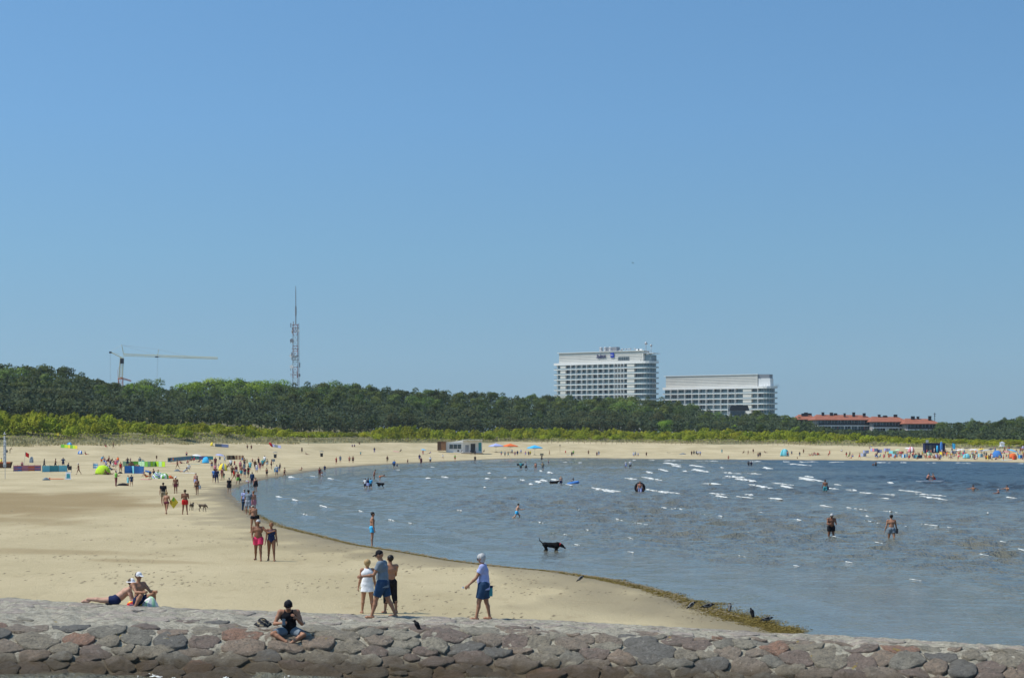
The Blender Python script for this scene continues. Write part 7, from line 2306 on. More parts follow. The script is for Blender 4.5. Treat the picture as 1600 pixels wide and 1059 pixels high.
 (392.7, 703.5, 1.68, 190, 'stroll', dict(skin='dark', botc='maroon', hairc='black'), 'right of two small figures walking below the dune, left of the rainbow umbrella'),
 # middle distance
 (471.8, 707.5, 1.76, 40, 'stroll', dict(skin='dark', top='tee', topc='brown', bottom='shorts', botc='black', hairc='brown'), 'person in dark clothes walking above the grey litter bin'),
 (479.5, 710.5, 1.6, -90, 'recline', dict(skin='dark', botc='maroon', hairc='black'), 'sunbather reclining left of the grey litter bin'),
 (470.5, 735, 1.2, 60, 'sitlong', dict(skin='pink', botc='khaki', hairc='brown'), 'child sitting on the wet sand at the bend of the bay'),
 (499.5, 745, 1.78, 178, 'walk', dict(fem=True, skin='dark', top='swimsuit', topc='maroon', bottom=None, hairc='black'), 'person in maroon swimsuit wading with a child'),
 (503, 744, 1.1, 185, 'stand', dict(skin='pink', botc='white', hairc='brown'), 'child in white trunks wading beside the maroon swimsuit'),
 (507.5, 735.5, 1.3, 10, 'wade', dict(skin='tan', top='tee', topc='navy', bottom='shorts', botc='navy', hairc='black'), 'child in navy wading right of the maroon swimsuit'),
 (525.5, 726, 1.7, 60, 'hold', dict(fem=True, skin='pink', top='tee', topc='red', bottom='trunks', botc='maroon', hairc='auburn'), 'person in red top walking at the far bend of the shore'),
 (531.7, 723, 1.74, 175, 'stroll', dict(skin='tan', top='tee', topc='grey', bottom='shorts', botc='grey', hairc='brown'), 'person in grey behind the red top'),
 (546, 723.5, 1.7, 178, 'walk', dict(skin='pink', botc='maroon', hairc='brown'), 'left of the bare-chested pair walking at the far bend'),
 (551.5, 724, 1.82, 182, 'walk2', dict(skin='dark', botc='black', hairc='brown', fat=.3), 'right and taller of the bare-chested pair at the far bend'),
 (563.5, 712, 1.3, 180, 'armsup', dict(skin='tan', top='tee', topc='teal', botc='grey', hairc='brown'), 'child in teal with arms out on the dry sand'),
 (550.5, 698.5, 1.6, 180, 'sitknees', dict(skin='tan', top='tee', topc='purple', botc='brown', hairc='black'), 'left of two purple-clad figures sitting by the dune'),
 (554, 698.5, 1.6, 180, 'sitknees', dict(skin='tan', top='tee', topc='purple', botc='brown', hairc='brown'), 'right of two purple-clad figures sitting by the dune'),
 (562, 694.5, 1.6, 160, 'sitknees', dict(skin='dark', top='tee', topc='brown', botc='black', hairc='black'), 'brown-clad figure sitting highest by the dune grass'),
 (585, 707.5, 1.80, 0, 'stand', dict(skin='dark', top='tee', topc='navy', bottom='long', botc='purple', hairc='black'), 'person in navy top and purple trousers alone on the upper beach'),
 (605.2, 723, 1.72, 180, 'stroll', dict(skin='dark', top='tank', topc='brown', bottom='shorts', botc='khaki', hairc='brown'), 'tanned person on the far wet sand left of the blue-shirted wader'),
 (616, 732, 1.74, 0, 'walk', dict(skin='tan', top='tee', topc='blue', bottom='shorts', botc='navy', hairc='brown'), 'person in blue shirt carrying a board at the far water edge'),
 (620.5, 731, 1.0, 20, 'wade', dict(skin='tan', top='tee', topc='grey', botc='navy', hairc='black'), 'toddler in grey beside the blue-shirted wader'),
 (637, 725, 1.3, -60, 'walk', dict(skin='dark', botc='black', hairc='brown'), 'small tanned child running at the far water edge'),
 (626.2, 706, 1.6, 90, 'sit', dict(skin='dark', top='tee', topc='black', botc='black', hairc='black'), 'dark figure sitting beside the pink mat'),
 (655.5, 720, 1.76, 0, 'stand', dict(skin='dark', top='tee', topc='navy', bottom='shorts', botc='purple', hairc='black'), 'person in navy behind the red trunks below the small blue umbrella'),
 (658, 726.5, 1.78, 180, 'stroll', dict(skin='dark', top='tank', topc='maroon', bottom='shorts', botc='maroon', hairc='black'), 'person in dark red walking into the far shallows'),
 (661, 711, 1.66, 150, 'stand', dict(fem=True, skin='tan', top='tee', topc='maroon', bottom='shorts', botc='rose', hairc='blonde'), 'person in dark red under the small blue umbrella'),
 (672.3, 724, 1.74, 0, 'walk2', dict(skin='tan', top='tee', topc='white', bottom='shorts', botc='black', hat='cap', hatc='white'), 'person in white shirt and black shorts at the far water edge'),
 (671.5, 708.5, 1.6, 90, 'recline', dict(skin='tan', top='tee', topc='purple', botc='navy', hairc='black'), 'purple-clad figure lying left of the beach hut'),
 (692, 717.5, 1.6, 60, 'walk', dict(fem=True, skin='light', top='tee', topc='white', bottom='brief', botc='white', hairc='blonde'), 'pale figure in white below the timber store'),
 (711, 720, 1.66, 180, 'reach', dict(skin='pink', top='tee', topc='green', bottom='shorts', botc='red', hairc='blonde'), 'person in green top below the long hut window'),
 (742.3, 711.5, 1.74, 0, 'stand', dict(skin='dark', top='tee', topc='charcoal', bottom='shorts', botc='black', hairc='black'), 'charcoal-clad person standing before the hut kiosk'),
 (742.3, 722, 1.72, 180, 'wade', dict(skin='dark', top='tee', topc='black', bottom='shorts', botc='charcoal', hairc='black'), 'black-clad person with feet in the water below the hut'),
 (736, 710.5, 1.70, 60, 'halfbend', dict(skin='tan', top='tee', topc='navy', bottom='shorts', botc='khaki', hairc='brown'), 'navy-clad person leaning forward left of the hut kiosk'),
 (746, 707.5, 1.74, 0, 'stand2', dict(skin='dark', top='tee', topc='black', bottom='long', botc='black', hairc='black'), 'person in black at the kiosk counter of the white hut'),
 (756, 707, 1.6, 90, 'sit', dict(skin='dark', top='tee', topc='black', botc='black', hairc='black'), 'dark figure sitting at the right corner of the hut'),
 (783.3, 712.5, 1.7, 180, 'stand', dict(fem=True, skin='dark', top='tank', topc='teal', bottom='shorts', botc='rose', hairc='brown'), 'person in teal left of the volleyball crowd'),
 (789, 713.5, 1.75, 0, 'hips', dict(skin='dark', top='tee', topc='grey', bottom='shorts', botc='charcoal', hairc='brown'), 'person in grey at the left of the umbrella crowd'),
 (794, 713, 1.7, 60, 'walk', dict(skin='dark', top='tee', topc='charcoal', bottom='shorts', botc='teal', hairc='black'), 'charcoal-clad person striding under the orange umbrella'),
 (804.5, 713, 1.74, 180, 'stroll', dict(skin='pink', botc='purple', hairc='brown'), 'bare-chested person below the right edge of the orange umbrella'),
 (808.5, 712, 1.74, 0, 'stand', dict(skin='tan', top='tee', topc='navy', bottom='shorts', botc='navy', hairc='brown'), 'navy-clad person in the umbrella crowd'),
 (800, 709, 1.7, 20, 'stand2', dict(skin='tan', top='tee', topc='ltgrey', bottom='shorts', botc='navy', hairc='brown'), 'person in pale grey in the middle of the umbrella crowd'),
 (814, 709.5, 1.7, 0, 'stand', dict(skin='tan', top='tee', topc='lilac', bottom='shorts', botc='grey', hairc='brown'), 'person in lilac in the umbrella crowd'),
 (821, 712.5, 1.72, 180, 'stand', dict(fem=True, skin='tan', top='tank', topc='rose', bottom='skirt', botc='lilac', hairc='blonde'), 'person in pink and lilac left of the blue market umbrella'),
 (826, 713, 1.74, 0, 'hips', dict(skin='tan', top='tee', topc='navy', bottom='shorts', botc='charcoal', hairc='brown'), 'navy-clad person under the left edge of the blue market umbrella'),
 (828.5, 712, 1.74, 180, 'stand', dict(skin='pink', top='tee', topc='yellow', bottom='shorts', botc='black', hairc='brown'), 'person in yellow shirt under the blue market umbrella'),
 (846.5, 720.5, 1.76, 0, 'headload', dict(skin='dark', bottom='shorts', botc='black', hairc='black'), 'person carrying a dark box on the head at the far water edge'),
 (857, 724.5, 1.2, 60, 'walk', dict(skin='pink', botc='navy', hairc='brown'), 'small pink-skinned child in the far shallows'),
 (858.6, 711, 1.7, 100, 'stroll', dict(fem=True, skin='tan', top='dress', topc='khaki', bottom='brief', botc='khaki', hairc='brown'), 'person in khaki dress right of the market umbrellas'),
 (883.7, 709, 1.2, 0, 'stand', dict(skin='pink', top='tee', topc='red', botc='red', hairc='brown'), 'child in red on the far beach'),
 (893.5, 713.5, 1.72, 0, 'stroll', dict(skin='dark', top='tee', topc='charcoal', bottom='shorts', botc='black', hairc='black'), 'charcoal-clad person left of the paddle board'),
 (896, 711.5, 1.74, 180, 'stand2', dict(skin='tan', top='tee', topc='green', bottom='shorts', botc='navy', hairc='brown'), 'person in green beside the paddle board'),
 (919.5, 711, 1.74, 0, 'stand', dict(skin='dark', bottom='shorts', botc='brown', hairc='brown'), 'tanned person right of the paddle board'),
 (932.6, 713.5, 1.66, 180, 'stroll', dict(fem=True, skin='tan', top='tee', topc='maroon', bottom='shorts', botc='navy', hairc='black'), 'left of a pair walking on the far beach, in maroon'),
 (935.6, 712.5, 1.74, 180, 'stroll', dict(skin='tan', top='tee', topc='grey', bottom='shorts', botc='lilac', hairc='black'), 'right of a pair walking on the far beach, in grey'),
 (990, 714, 1.74, 0, 'stand', dict(skin='tan', top='tee', topc='white', bottom='shorts', botc='lilac', hairc='brown'), 'person in white, left of three on the far beach'),
 (993, 713.5, 1.76, 30, 'walk', dict(skin='tan', top='tee', topc='ltgrey', bottom='shorts', botc='grey', hairc='brown'), 'person in pale grey, middle of three on the far beach'),
 (997, 713.5, 1.3, 0, 'walk', dict(skin='tan', top='tee', topc='lilac', botc='brown', hairc='brown'), 'child, right of three on the far beach'),
 (1010, 713.5, 1.5, 20, 'stand', dict(skin='dark', top='tee', topc='brown', botc='black', hairc='brown'), 'brown-clad figure alone on the far wet sand'),
 (1080.7, 712.5, 1.74, 180, 'walk', dict(skin='dark', top='tank', topc='black', bottom='shorts', botc='brown', hairc='black'), 'leftmost of five walkers on the far beach, in black'),
 (1084.3, 711.5, 1.74, 180, 'walk2', dict(skin='dark', top='tank', topc='charcoal', bottom='shorts', botc='charcoal', hairc='black'), 'second of five walkers on the far beach, in charcoal'),
 (1088, 711.5, 1.68, 180, 'stroll', dict(fem=True, skin='dark', top='tee', topc='grey', bottom='shorts', botc='black', hairc='black'), 'third of five walkers on the far beach, in grey'),
 (1090.5, 712.5, 1.74, 0, 'walk', dict(skin='tan', top='tee', topc='white', bottom='shorts', botc='black', hat='cap', hatc='white'), 'fourth of five walkers on the far beach, in white'),
 (1094, 713, 1.7, 180, 'stroll', dict(skin='tan', top='tee', topc='lilac', bottom='shorts', botc='khaki', hairc='brown'), 'rightmost of five walkers on the far beach, in lilac'),
 (1128, 708.5, 1.6, 0, 'stand', dict(skin='tan', top='dress', topc='teal', bottom='brief', botc='teal', hairc='black'), 'person in teal on the upper far beach'),
 (1138.3, 718.5, 1.5, 0, 'wade', dict(skin='pink', botc='red', hairc='brown'), 'small sunburnt figure at the far water edge'),
 (1162, 708.5, 1.6, 60, 'sit', dict(skin='dark', botc='black', hairc='black'), 'dark figure sitting on the far beach, left of the turquoise shelter'),
 (1184.7, 715.5, 1.7, 0, 'stand', dict(skin='dark', bottom='shorts', botc='navy', hairc='black'), 'left of two figures on the far wet sand, left of the turquoise shelter'),
 (1187.6, 715, 1.8, 180, 'stand', dict(skin='tan', top='tee', topc='charcoal', bottom='shorts', botc='brown', hairc='black'), 'right of two figures on the far wet sand, left of the turquoise shelter'),
 (1196, 707.5, 1.6, -80, 'recline', dict(skin='dark', botc='maroon', hairc='black'), 'sunbather lying left of the turquoise shelter'),
 (1230.5, 713, 1.7, 0, 'stand', dict(skin='pink', botc='maroon', hairc='brown'), 'person just right of the turquoise shelter'),
 (1237, 711.5, 1.6, 180, 'walk', dict(skin='tan', top='tee', topc='grey', botc='navy', hairc='brown'), 'person in grey further right of the turquoise shelter'),
 (1249.5, 713.5, 1.6, 0, 'stroll', dict(skin='dark', top='tank', topc='charcoal', bottom='shorts', botc='grey', hairc='black'), 'charcoal-clad figure on the far beach'),
 (1255.5, 709, 1.7, 180, 'stand', dict(skin='dark', bottom='shorts', botc='brown', hairc='brown'), 'brown-clad figure high on the far beach'),
 # in the water
 (570.8, 761.5, 1.36, 0, 'wade', dict(skin='tan', top='tee', topc='white', bottom='shorts', botc='navy', hairc='black'), 'child in white top, left of three children wading'),
 (575.3, 762, 1.44, 10, 'wade', dict(fem=True, skin='tan', top='tee', topc='navy', bottom='skirt', botc='lilac', hairc='black'), 'child in navy top, middle of three children wading'),
 (579, 762, 1.42, 0, 'wade', dict(skin='tan', top='tee', topc='sky', bottom='shorts', botc='charcoal', hairc='black', hat='cap', hatc='navy'), 'child in pale blue top, right of three children wading'),
 (584.5, 749, 1.70, -90, 'look', dict(fem=True, skin='tan', top='bikini', topc='maroon', bottom='brief', botc='maroon', hairc='black'), 'person in maroon bikini looking down near the black dog'),
 (593.5, 750.5, 1.56, -80, 'bend', dict(fem=True, skin='tan', top='bikini', topc='orange', bottom='brief', botc='orange', hairc='black'), 'person bending over the water above the black dog'),
 (807.5, 809.5, 1.34, -80, 'run', dict(skin='light', bottom='trunks', botc='sky', hairc='black'), 'child in blue shorts running through the shallows'),
 (876.5, 756, 1.40, 10, 'stand', dict(skin='light', bottom='shorts', botc='navy', hairc='blonde'), 'fair child in navy shorts standing beside the swimming dog'),
 (895, 755, 1.0, 90, 'sit', dict(skin='tan', top='tee', topc='charcoal', botc='white', hairc='brown'), 'child sitting in the blue inflatable boat'),
 (1000, 768, 1.72, 178, 'wade', dict(skin='pink', bottom='shorts', botc='lilac', hairc='brown'), 'person in lilac shorts standing in front of the black rubber ring'),
 (1289.5, 768.5, 1.76, 2, 'wade', dict(skin='dark', bottom='shorts', botc='teal', hairc='brown', fat=.2), 'person in teal shorts wading away beside the breaking waves'),
 (1298.7, 838, 1.76, 182, 'look', dict(skin='dark', bottom='trunks', botc='black', hairc='grey', fat=.35), 'stocky grey-haired person in black trunks wading, left of the pair'),
 (1393, 841, 1.76, 0, 'wade', dict(skin='tan', bottom='trunks', botc='grey', hairc='black'), 'slim dark-haired person in patterned grey trunks wading, right of the pair'),
 (813.8, 733.5, 1.78, 0, 'wade', dict(skin='tan', top='tee', topc='teal', bottom='shorts', botc='charcoal', hairc='black'), 'person wading with a dark board under the arm'),
 (822, 733.5, 1.74, 60, 'walk', dict(skin='tan', top='tee', topc='ltgrey', bottom='shorts', botc='black', hairc='brown'), 'person in pale shirt and black shorts wading'),
 (837, 733.5, 1.66, 0, 'wade', dict(fem=True, skin='pink', top='bikini', topc='red', bottom='brief', botc='brown', hairc='auburn', fat=.3), 'person in red bikini wading below the blue market umbrella'),
 (848, 733.5, 1.70, 180, 'wade', dict(skin='tan', top='tee', topc='khaki', bottom='shorts', botc='grey', hairc='brown', fat=.3), 'person in khaki wading right of the red bikini'),
 (978, 730.5, 1.70, 0, 'wade', dict(skin='tan', top='tee', topc='ltgrey', bottom='shorts', botc='lilac', hairc='blonde'), 'pale-clad wader, left of two off the far beach'),
 (984.7, 730.5, 1.74, 180, 'wade', dict(skin='tan', top='tee', topc='white', bottom='shorts', botc='black', hairc='grey'), 'wader in white and black, right of two off the far beach'),
 (1169.7, 727, 1.5, 0, 'wade', dict(skin='dark', top='tee', topc='charcoal', botc='black', hairc='black'), 'left of a dark pair wading off the far beach'),
 (1173.8, 727, 1.5, 180, 'wade', dict(skin='dark', top='tee', topc='navy', botc='black', hairc='black'), 'right of a dark pair wading off the far beach'),
 (1364.5, 728, 1.3, 0, 'wade', dict(skin='dark', botc='black', hairc='black'), 'left and smaller of two dark waders at the far right'),
 (1368.5, 728, 1.5, 180, 'wade', dict(skin='dark', botc='black', hairc='black'), 'right and taller of two dark waders at the far right'),
]
SINK = {581.5: .06, 399.5: .22, 444.5: .10, 499.5: .22, 503: .25, 507.5: .25, 570.8: .25, 575.3: .25, 579: .25, 584.5: .25, 593.5: .30, 807.5: .18, 876.5: .35, 1000: .55, 1289.5: .40, 1298.7: .38, 1393: .38,
        813.8: .28, 822: .25, 837: .25, 848: .25, 978: .28, 984.7: .28, 1169.7: .45, 1173.8: .45, 1364.5: .6, 1368.5: .5, 846.5: .05, 742.3: .05, 857: .15, 1138.3: .1, 432.5: .03, 895: -.10}
for (px, py, H_, face, pose, kw, lab) in P_:
    kw = dict(kw); kw.setdefault('botc', 'navy')
    f = person(px, py, lab, H=H_, face=face, pose=pose, sink=SINK.get(px, 0), **kw)
    FIG[px] = f

# things they carry
def carried_box(fig, off, size, col, name, label, cat, rz=0):
    o, J = fig; p = jw(o, np.array(off, float) + J['pel'])
    m = MB().box((0, 0, 0), size)
    m.box((0, 0, size[2] * .5 + .005), (size[0] * .9, size[1] * .9, .02))
    q = m.build(name, CLOTH[col], None, False, p); q.rotation_euler = (0, 0, o.rotation_euler.z + rz); tag(q, label, cat)
def diamond_board(fig):
    o, J = fig; p = jw(o, J['handr']); m = MB(); m.mi = 0
    m.slab([(-.30, 0, 0), (0, .03, -.42), (.34, 0, .02), (.02, -.02, .42)], .04); m.mi = 1
    m.slab([(-.10, -.03, .12), (.08, -.03, .10), (.08, -.03, .36), (-.02, -.03, .38)], .02)
    q = m.build('bodyboard', [CLOTH['yellow'], CLOTH['green']], None, False, p + Vector((.12, .05, .05))); tag(q, 'yellow and green bodyboard held by the person in the orange bikini top', 'bodyboard')
diamond_board(FIG[260])
carried_box(FIG[308], (-.30, .1, -.12), (.12, .26, .30), 'ltgrey', 'carrier_bag', 'pale carrier bag held by the person in the black bikini', 'bag')
carried_box(FIG[372], (.30, .0, -.22), (.14, .28, .34), 'charcoal', 'carrier_bag', 'dark bag hanging from the hand of the person in green shorts', 'bag')
carried_box(FIG[417.5], (-.2, .08, .1), (.14, .30, .30), 'black', 'shoulder_bag', 'black shoulder bag on the person in the khaki top', 'bag')
carried_box(FIG[432.5], (-.34, .05, .02), (.12, .5, .55), 'aqua', 'swim_float', 'blue swim float under the arm of the person in blue shorts', 'float')
carried_box(FIG[396.5], (.26, .10, .0), (.12, .26, .20), 'black', 'hip_bag', 'black bag at the hip of the person in the white hat', 'bag')
carried_box(FIG[846.5], (0, .0, .92), (.9, .6, .5), 'khaki', 'carried_box', 'dark khaki box carried on a head at the far water edge', 'box')
carried_box(FIG[813.8], (-.1, .25, .28), (1.3, .1, .35), 'charcoal', 'bodyboard', 'dark bodyboard held across the body by a wader', 'bodyboard')
carried_box(FIG[616], (-.35, .1, .1), (.1, .8, .5), 'ltgrey', 'bodyboard', 'pale bodyboard under the arm of the blue-shirted wader', 'bodyboard')
carried_box(FIG[1289.5], (.30, .0, -.12), (.12, .30, .30), 'navy', 'carrier_bag', 'navy bag in the hand of the wader in teal shorts', 'bag')
carried_box(FIG[1393], (.30, .0, -.12), (.10, .22, .26), 'charcoal', 'carrier_bag', 'dark bag in the hand of the slim wader', 'bag')

def torus(name, loc, R, r, matl, tilt, label, cat, n=22, k=8, squash=1.0):
    m = MB(); V = []; F = []
    for i in range(n):
        a = 2 * PI * i / n
        for j in range(k):
            b = 2 * PI * j / k
            V.append(((R + r * math.cos(b)) * math.cos(a), (R + r * math.cos(b)) * math.sin(a) * squash, r * math.sin(b)))
    for i in range(n):
        for j in range(k):
            F.append((i * k + j, ((i + 1) % n) * k + j, ((i + 1) % n) * k + (j + 1) % k, i * k + (j + 1) % k))
    m.add(V, F); m.tube((R - r * .2, 0, r * .9), (R - r * .2, 0, r * 1.25), .02)
    o = m.build(name, matl, None, True, loc); o.rotation_euler = tilt; tag(o, label, cat)
x, y, z = ground_hit(1000, 768)
torus('rubber_ring', (x, y + .25, .42), .42, .17, CLOTH['black'], (PI / 2, 0, 0), 'big black rubber ring upright behind the person in lilac shorts', 'rubber ring')
x, y, z = ground_hit(895.5, 756)
torus('inflatable_boat', (x, y, .12), .62, .17, CLOTH['blue'], (0.08, -.18, 0), 'bright blue inflatable boat with a child aboard', 'inflatable', squash=.6)
# the board with two people lying on it, and the swimmers
x, y, z = ground_hit(1454, 753)
bd = MB(); bd.add([(-1.9, 0, .12), (-1.3, -.42, .06), (1.3, -.42, .06), (1.9, 0, .12), (1.3, .42, .06), (-1.3, .42, .06), (-1.9, 0, .24), (-1.3, -.42, .2), (1.3, -.42, .2), (1.9, 0, .24), (1.3, .42, .2), (-1.3, .42, .2)],
                  [(0, 5, 4, 3, 2, 1), (6, 7, 8, 9, 10, 11)] + [(i, (i + 1) % 6, 6 + (i + 1) % 6, 6 + i) for i in range(6)])
tag(bd.build('paddle_board', CLOTH['ltgrey'], None, False, (x, y, -.03)), 'pale paddle board far out with two people on it', 'paddle board')
person(0, 0, 'left of two bathers on the far-out paddle board', at=(x - .45, y, .18), H=1.7, face=-80, pose='sitknees', skin='pink', botc='black')
person(0, 0, 'right of two bathers on the far-out paddle board', at=(x + .55, y, .18), H=1.65, face=90, pose='sitknees', skin='tan', botc='red', hairc='auburn')
for i, (px, py, lab) in enumerate(((1521, 766, 'swimmer, leftmost of three heads off the far right beach'), (1561.5, 770, 'swimmer lowest in the water, middle of three at the far right'), (1574.5, 766, 'swimmer, rightmost of three heads off the far right beach'))):
    person(px, py, lab, H=1.7, face=60 * i, pose='swim', skin=['tan', 'pink', 'tan'][i], botc='navy', sink=1.05 if i != 1 else 1.22, hairc=['brown', 'grey', 'black'][i])

# ------------------------------------------------------------------ the crowd at the far right
CR = random.Random(21)
LIB = []
for pose, fem, top, bottom in (('stand', 0, None, 'trunks'), ('stroll', 0, 'tee', 'shorts'), ('walk', 1, 'swimsuit', None), ('stand2', 1, 'bikini', 'brief'), ('walk2', 0, None, 'shorts'), ('hips', 1, 'dress', 'brief'),
                               ('sitknees', 0, None, 'trunks'), ('sit', 1, 'swimsuit', None), ('recline', 0, None, 'trunks'), ('sitlong', 1, 'bikini', 'brief'), ('halfbend', 0, 'tee', 'shorts'), ('chair', 0, 'tee', 'shorts')):
    J = skeleton(1.0, pose, bool(fem)); allp = body_prims(J, 0)
    for P in garments(J, top, bottom, 'short', None).values(): allp += P
    V, Q, who, names = grow(allp, .034, label=True)
    me = np_mesh('person', V, Q, who)
    for n in names: me.materials.append(SKINS['tan'])
    LIB.append((me, names, pose, top, bottom))
PWORD = {'stand': 'standing', 'stroll': 'strolling', 'walk': 'walking', 'stand2': 'standing', 'walk2': 'walking', 'hips': 'standing', 'sitknees': 'crouching', 'sit': 'sitting', 'recline': 'reclining', 'sitlong': 'sitting', 'halfbend': 'bending', 'chair': 'sitting'}
def crowd_where(px, py):
    if px < 260: w = 'among the tents on the left beach'
    elif px < 340: w = 'beside the long teal windbreak'
    elif px < 460: w = 'in the cluster of walkers at the left bend'
    elif px < 1320: w = 'on the quieter far beach right of the turquoise shelter'
    elif px < 1400: w = 'on the far beach below the red-roofed flats'
    elif px < 1446: w = 'just left of the dark blue kiosk'
    elif px < 1480: w = 'in front of the dark blue kiosk'
    elif px < 1530: w = 'in the crowd right of the dark blue kiosk'
    else: w = 'in the packed crowd at the far right edge'
    return w
CROWD = []
def crowd_person(px, py, lib=None):
    x, y, z = ground_hit(px, py)
    i = CR.randrange(len(LIB)) if lib is None else lib
    me, names, pose, top, bottom = LIB[i]
    o = link(bpy.data.objects.new('person', me))
    H_ = CR.uniform(1.55, 1.85) if CR.random() > .2 else CR.uniform(1.0, 1.4)
    o.location = (x, y, z); o.scale = (H_, H_, H_); o.rotation_euler = (0, 0, CR.uniform(0, 6.28))
    sk = CR.choice(['tan', 'tan', 'dark', 'pink', 'light'])
    tc = CR.choice(['white', 'navy', 'red', 'pink', 'teal', 'yellow', 'charcoal', 'sky', 'lilac', 'black', 'orange', 'green'])
    bc = CR.choice(['navy', 'black', 'red', 'blue', 'charcoal', 'teal', 'maroon', 'khaki', 'orange', 'purple'])
    for k, n in enumerate(names):
        sl = o.material_slots[k]; sl.link = 'OBJECT'
        sl.material = SKINS[sk] if n == 'skin' else HAIRM[CR.choice(['brown', 'black', 'blonde', 'auburn'])] if n == 'hair' else CLOTH[tc] if n in ('shirt', 'dress', 'swimsuit', 'bikini_top') else CLOTH[bc]
    CROWD.append((H_ / y, o))
    kid = 'child' if H_ < 1.45 else 'adult'
    wear = ('%s %s' % (tc, {'tee': 'shirt', 'swimsuit': 'swimsuit', 'bikini': 'bikini', 'dress': 'dress'}[top])) if top else ('%s trunks' % bc if bottom == 'trunks' else '%s shorts' % bc)
    tag(o, '%s in %s %s %s' % (kid, wear, PWORD[pose], crowd_where(px, py)), 'person', 'beachgoers on the far shore')
for k in range(9): crowd_person(1266 + k * 1.7 + CR.uniform(-.5, .5), 711.5 + CR.uniform(-1.2, 1), CR.choice([6, 7, 8, 9]))
for px, py in ((1294, 713), (1296.5, 711), (1315, 706.5), (1322.5, 714), (1326, 715.5), (1328, 713), (1330, 716), (1332.5, 714), (1343, 716.5), (1246, 716.5), (1177, 709), (1169, 710.5), (1368, 717), (1375, 716), (1358.5, 700.5), (1362, 699.5)): crowd_person(px, py)
for px, py, i in ((152, 729, 6), (158.5, 724.5, 10), (163, 726, 0), (170, 725, 4), (176.5, 731, 7), (184, 727, 1), (162.5, 736, 9), (204, 722.5, 5), (212, 735, 6), (224, 727, 11), (228.5, 746, 8), (241, 745.5, 7), (250, 745, 6),
                  (270, 722, 11), (287.5, 719, 6), (303, 721.5, 7), (311, 722, 8), (328, 721, 6), (331, 733.5, 3), (342, 730, 9), (346, 727, 6), (354, 731.5, 8), (366.5, 729, 1), (378.5, 722, 4), (386, 726, 2), (394.5, 724, 0), (404, 727, 5), (413.5, 725, 1), (366, 751, 2), (377, 746, 4), (388, 745.5, 5), (424, 733, 0)):
    crowd_person(px, py, i)
shore_y = lambda px: float(np.interp(px, [1300, 1400, 1500, 1600], [718.0, 719.2, 720.3, 722.0]))
for k in range(165):
    u = CR.random() ** .62
    px = 1350 + 262 * u
    yb = shore_y(px)
    py = yb - (1.2 + CR.random() ** 1.1 * (6 + 12 * u))
    crowd_person(px, py)
CG = 'windbreaks on the crowded far beach'
for px, py, w, cols in ((1353, 708, 9, ['lilac', 'grey']), (1366, 705, 12, ['lilac', 'rose']), (1374, 707, 8, ['navy', 'lilac']), (1349, 713, 9, ['ltgrey', 'lilac']), (1386, 705, 10, ['lilac', 'purple']), (1395, 709, 12, ['aqua', 'mint']), (1398, 714, 9, ['lilac', 'aqua']),
                        (1412, 715, 6, ['sky', 'white']), (1416, 714, 5, ['sky', 'white']), (1434, 716, 14, ['denim', 'teal']), (1466, 715.5, 10, ['lilac', 'purple']), (1472, 711, 8, ['yellow', 'orange']), (1452, 711.5, 8, ['mint', 'ltgrey']),
                        (1490, 709, 9, ['ltgrey', 'navy']), (1505, 712, 8, ['mint', 'grey']), (1519, 715, 9, ['green', 'white']), (1532, 714, 8, ['aqua', 'ltgrey']), (1560, 713.5, 9, ['ltgrey', 'aqua']), (1585, 718, 7, ['orange', 'red']), (1594, 716, 7, ['blue', 'sky']), (1545, 717, 8, ['yellow', 'khaki'])):
    windbreak([(px - w / 2, py), (px, py + .3), (px + w / 2, py)], 1.0, cols, '%s and %s windbreak %s' % (cols[0].replace('lt', 'light '), cols[1].replace('lt', 'light '), crowd_where(px, py)), CG)
for px, py, c, r_ in ((1404, 712, 'mint', 1.0), (1501, 712, 'white', 1.6), (1521, 712, 'white', 1.5), (1541, 713, 'ltgrey', 1.4), (1579, 713, 'sky', 1.6), (1418, 709, 'white', 1.0), (1590, 709, 'charcoal', 1.2), (1512, 709, 'charcoal', 1.2), (1534, 711, 'yellow', 1.1), (1550, 711, 'navy', 1.2), (1571, 716, 'rose', 1.0)):
    parasol(px, py, r_, 2.0, c, '%s sun umbrella %s' % (c.replace('lt', 'light '), crowd_where(px, py)), CR.uniform(-.2, .3), 'sun umbrellas on the crowded far beach')
dome_tent(1557, 715, 3.2, 2.0, 'blue', 'bright blue dome tent in the crowd at the far right')
dome_tent(1423, 706.5, 2.6, 1.8, 'rose', 'rose and white dome tent left of the dark blue kiosk', col2='white')
dome_tent(1583, 716, 2.2, 1.4, 'orange', 'orange dome tent near the right edge', face=.4)
dome_tent(1510, 716, 2.0, 1.3, 'aqua', 'aqua dome tent right of the dark blue kiosk', face=.2)
for k in range(30):
    px = 1345 + 260 * CR.random() ** .7; py = shore_y(px) - CR.uniform(2, 12)
    c = CR.choice(['red', 'sky', 'rose', 'yellow', 'white', 'purple', 'orange', 'teal'])
    towel(px, py, 1.0, 1.9, c, '%s beach towel %s' % (c, crowd_where(px, py)), CR.uniform(-.5, .5), 'towels on the crowded far beach')

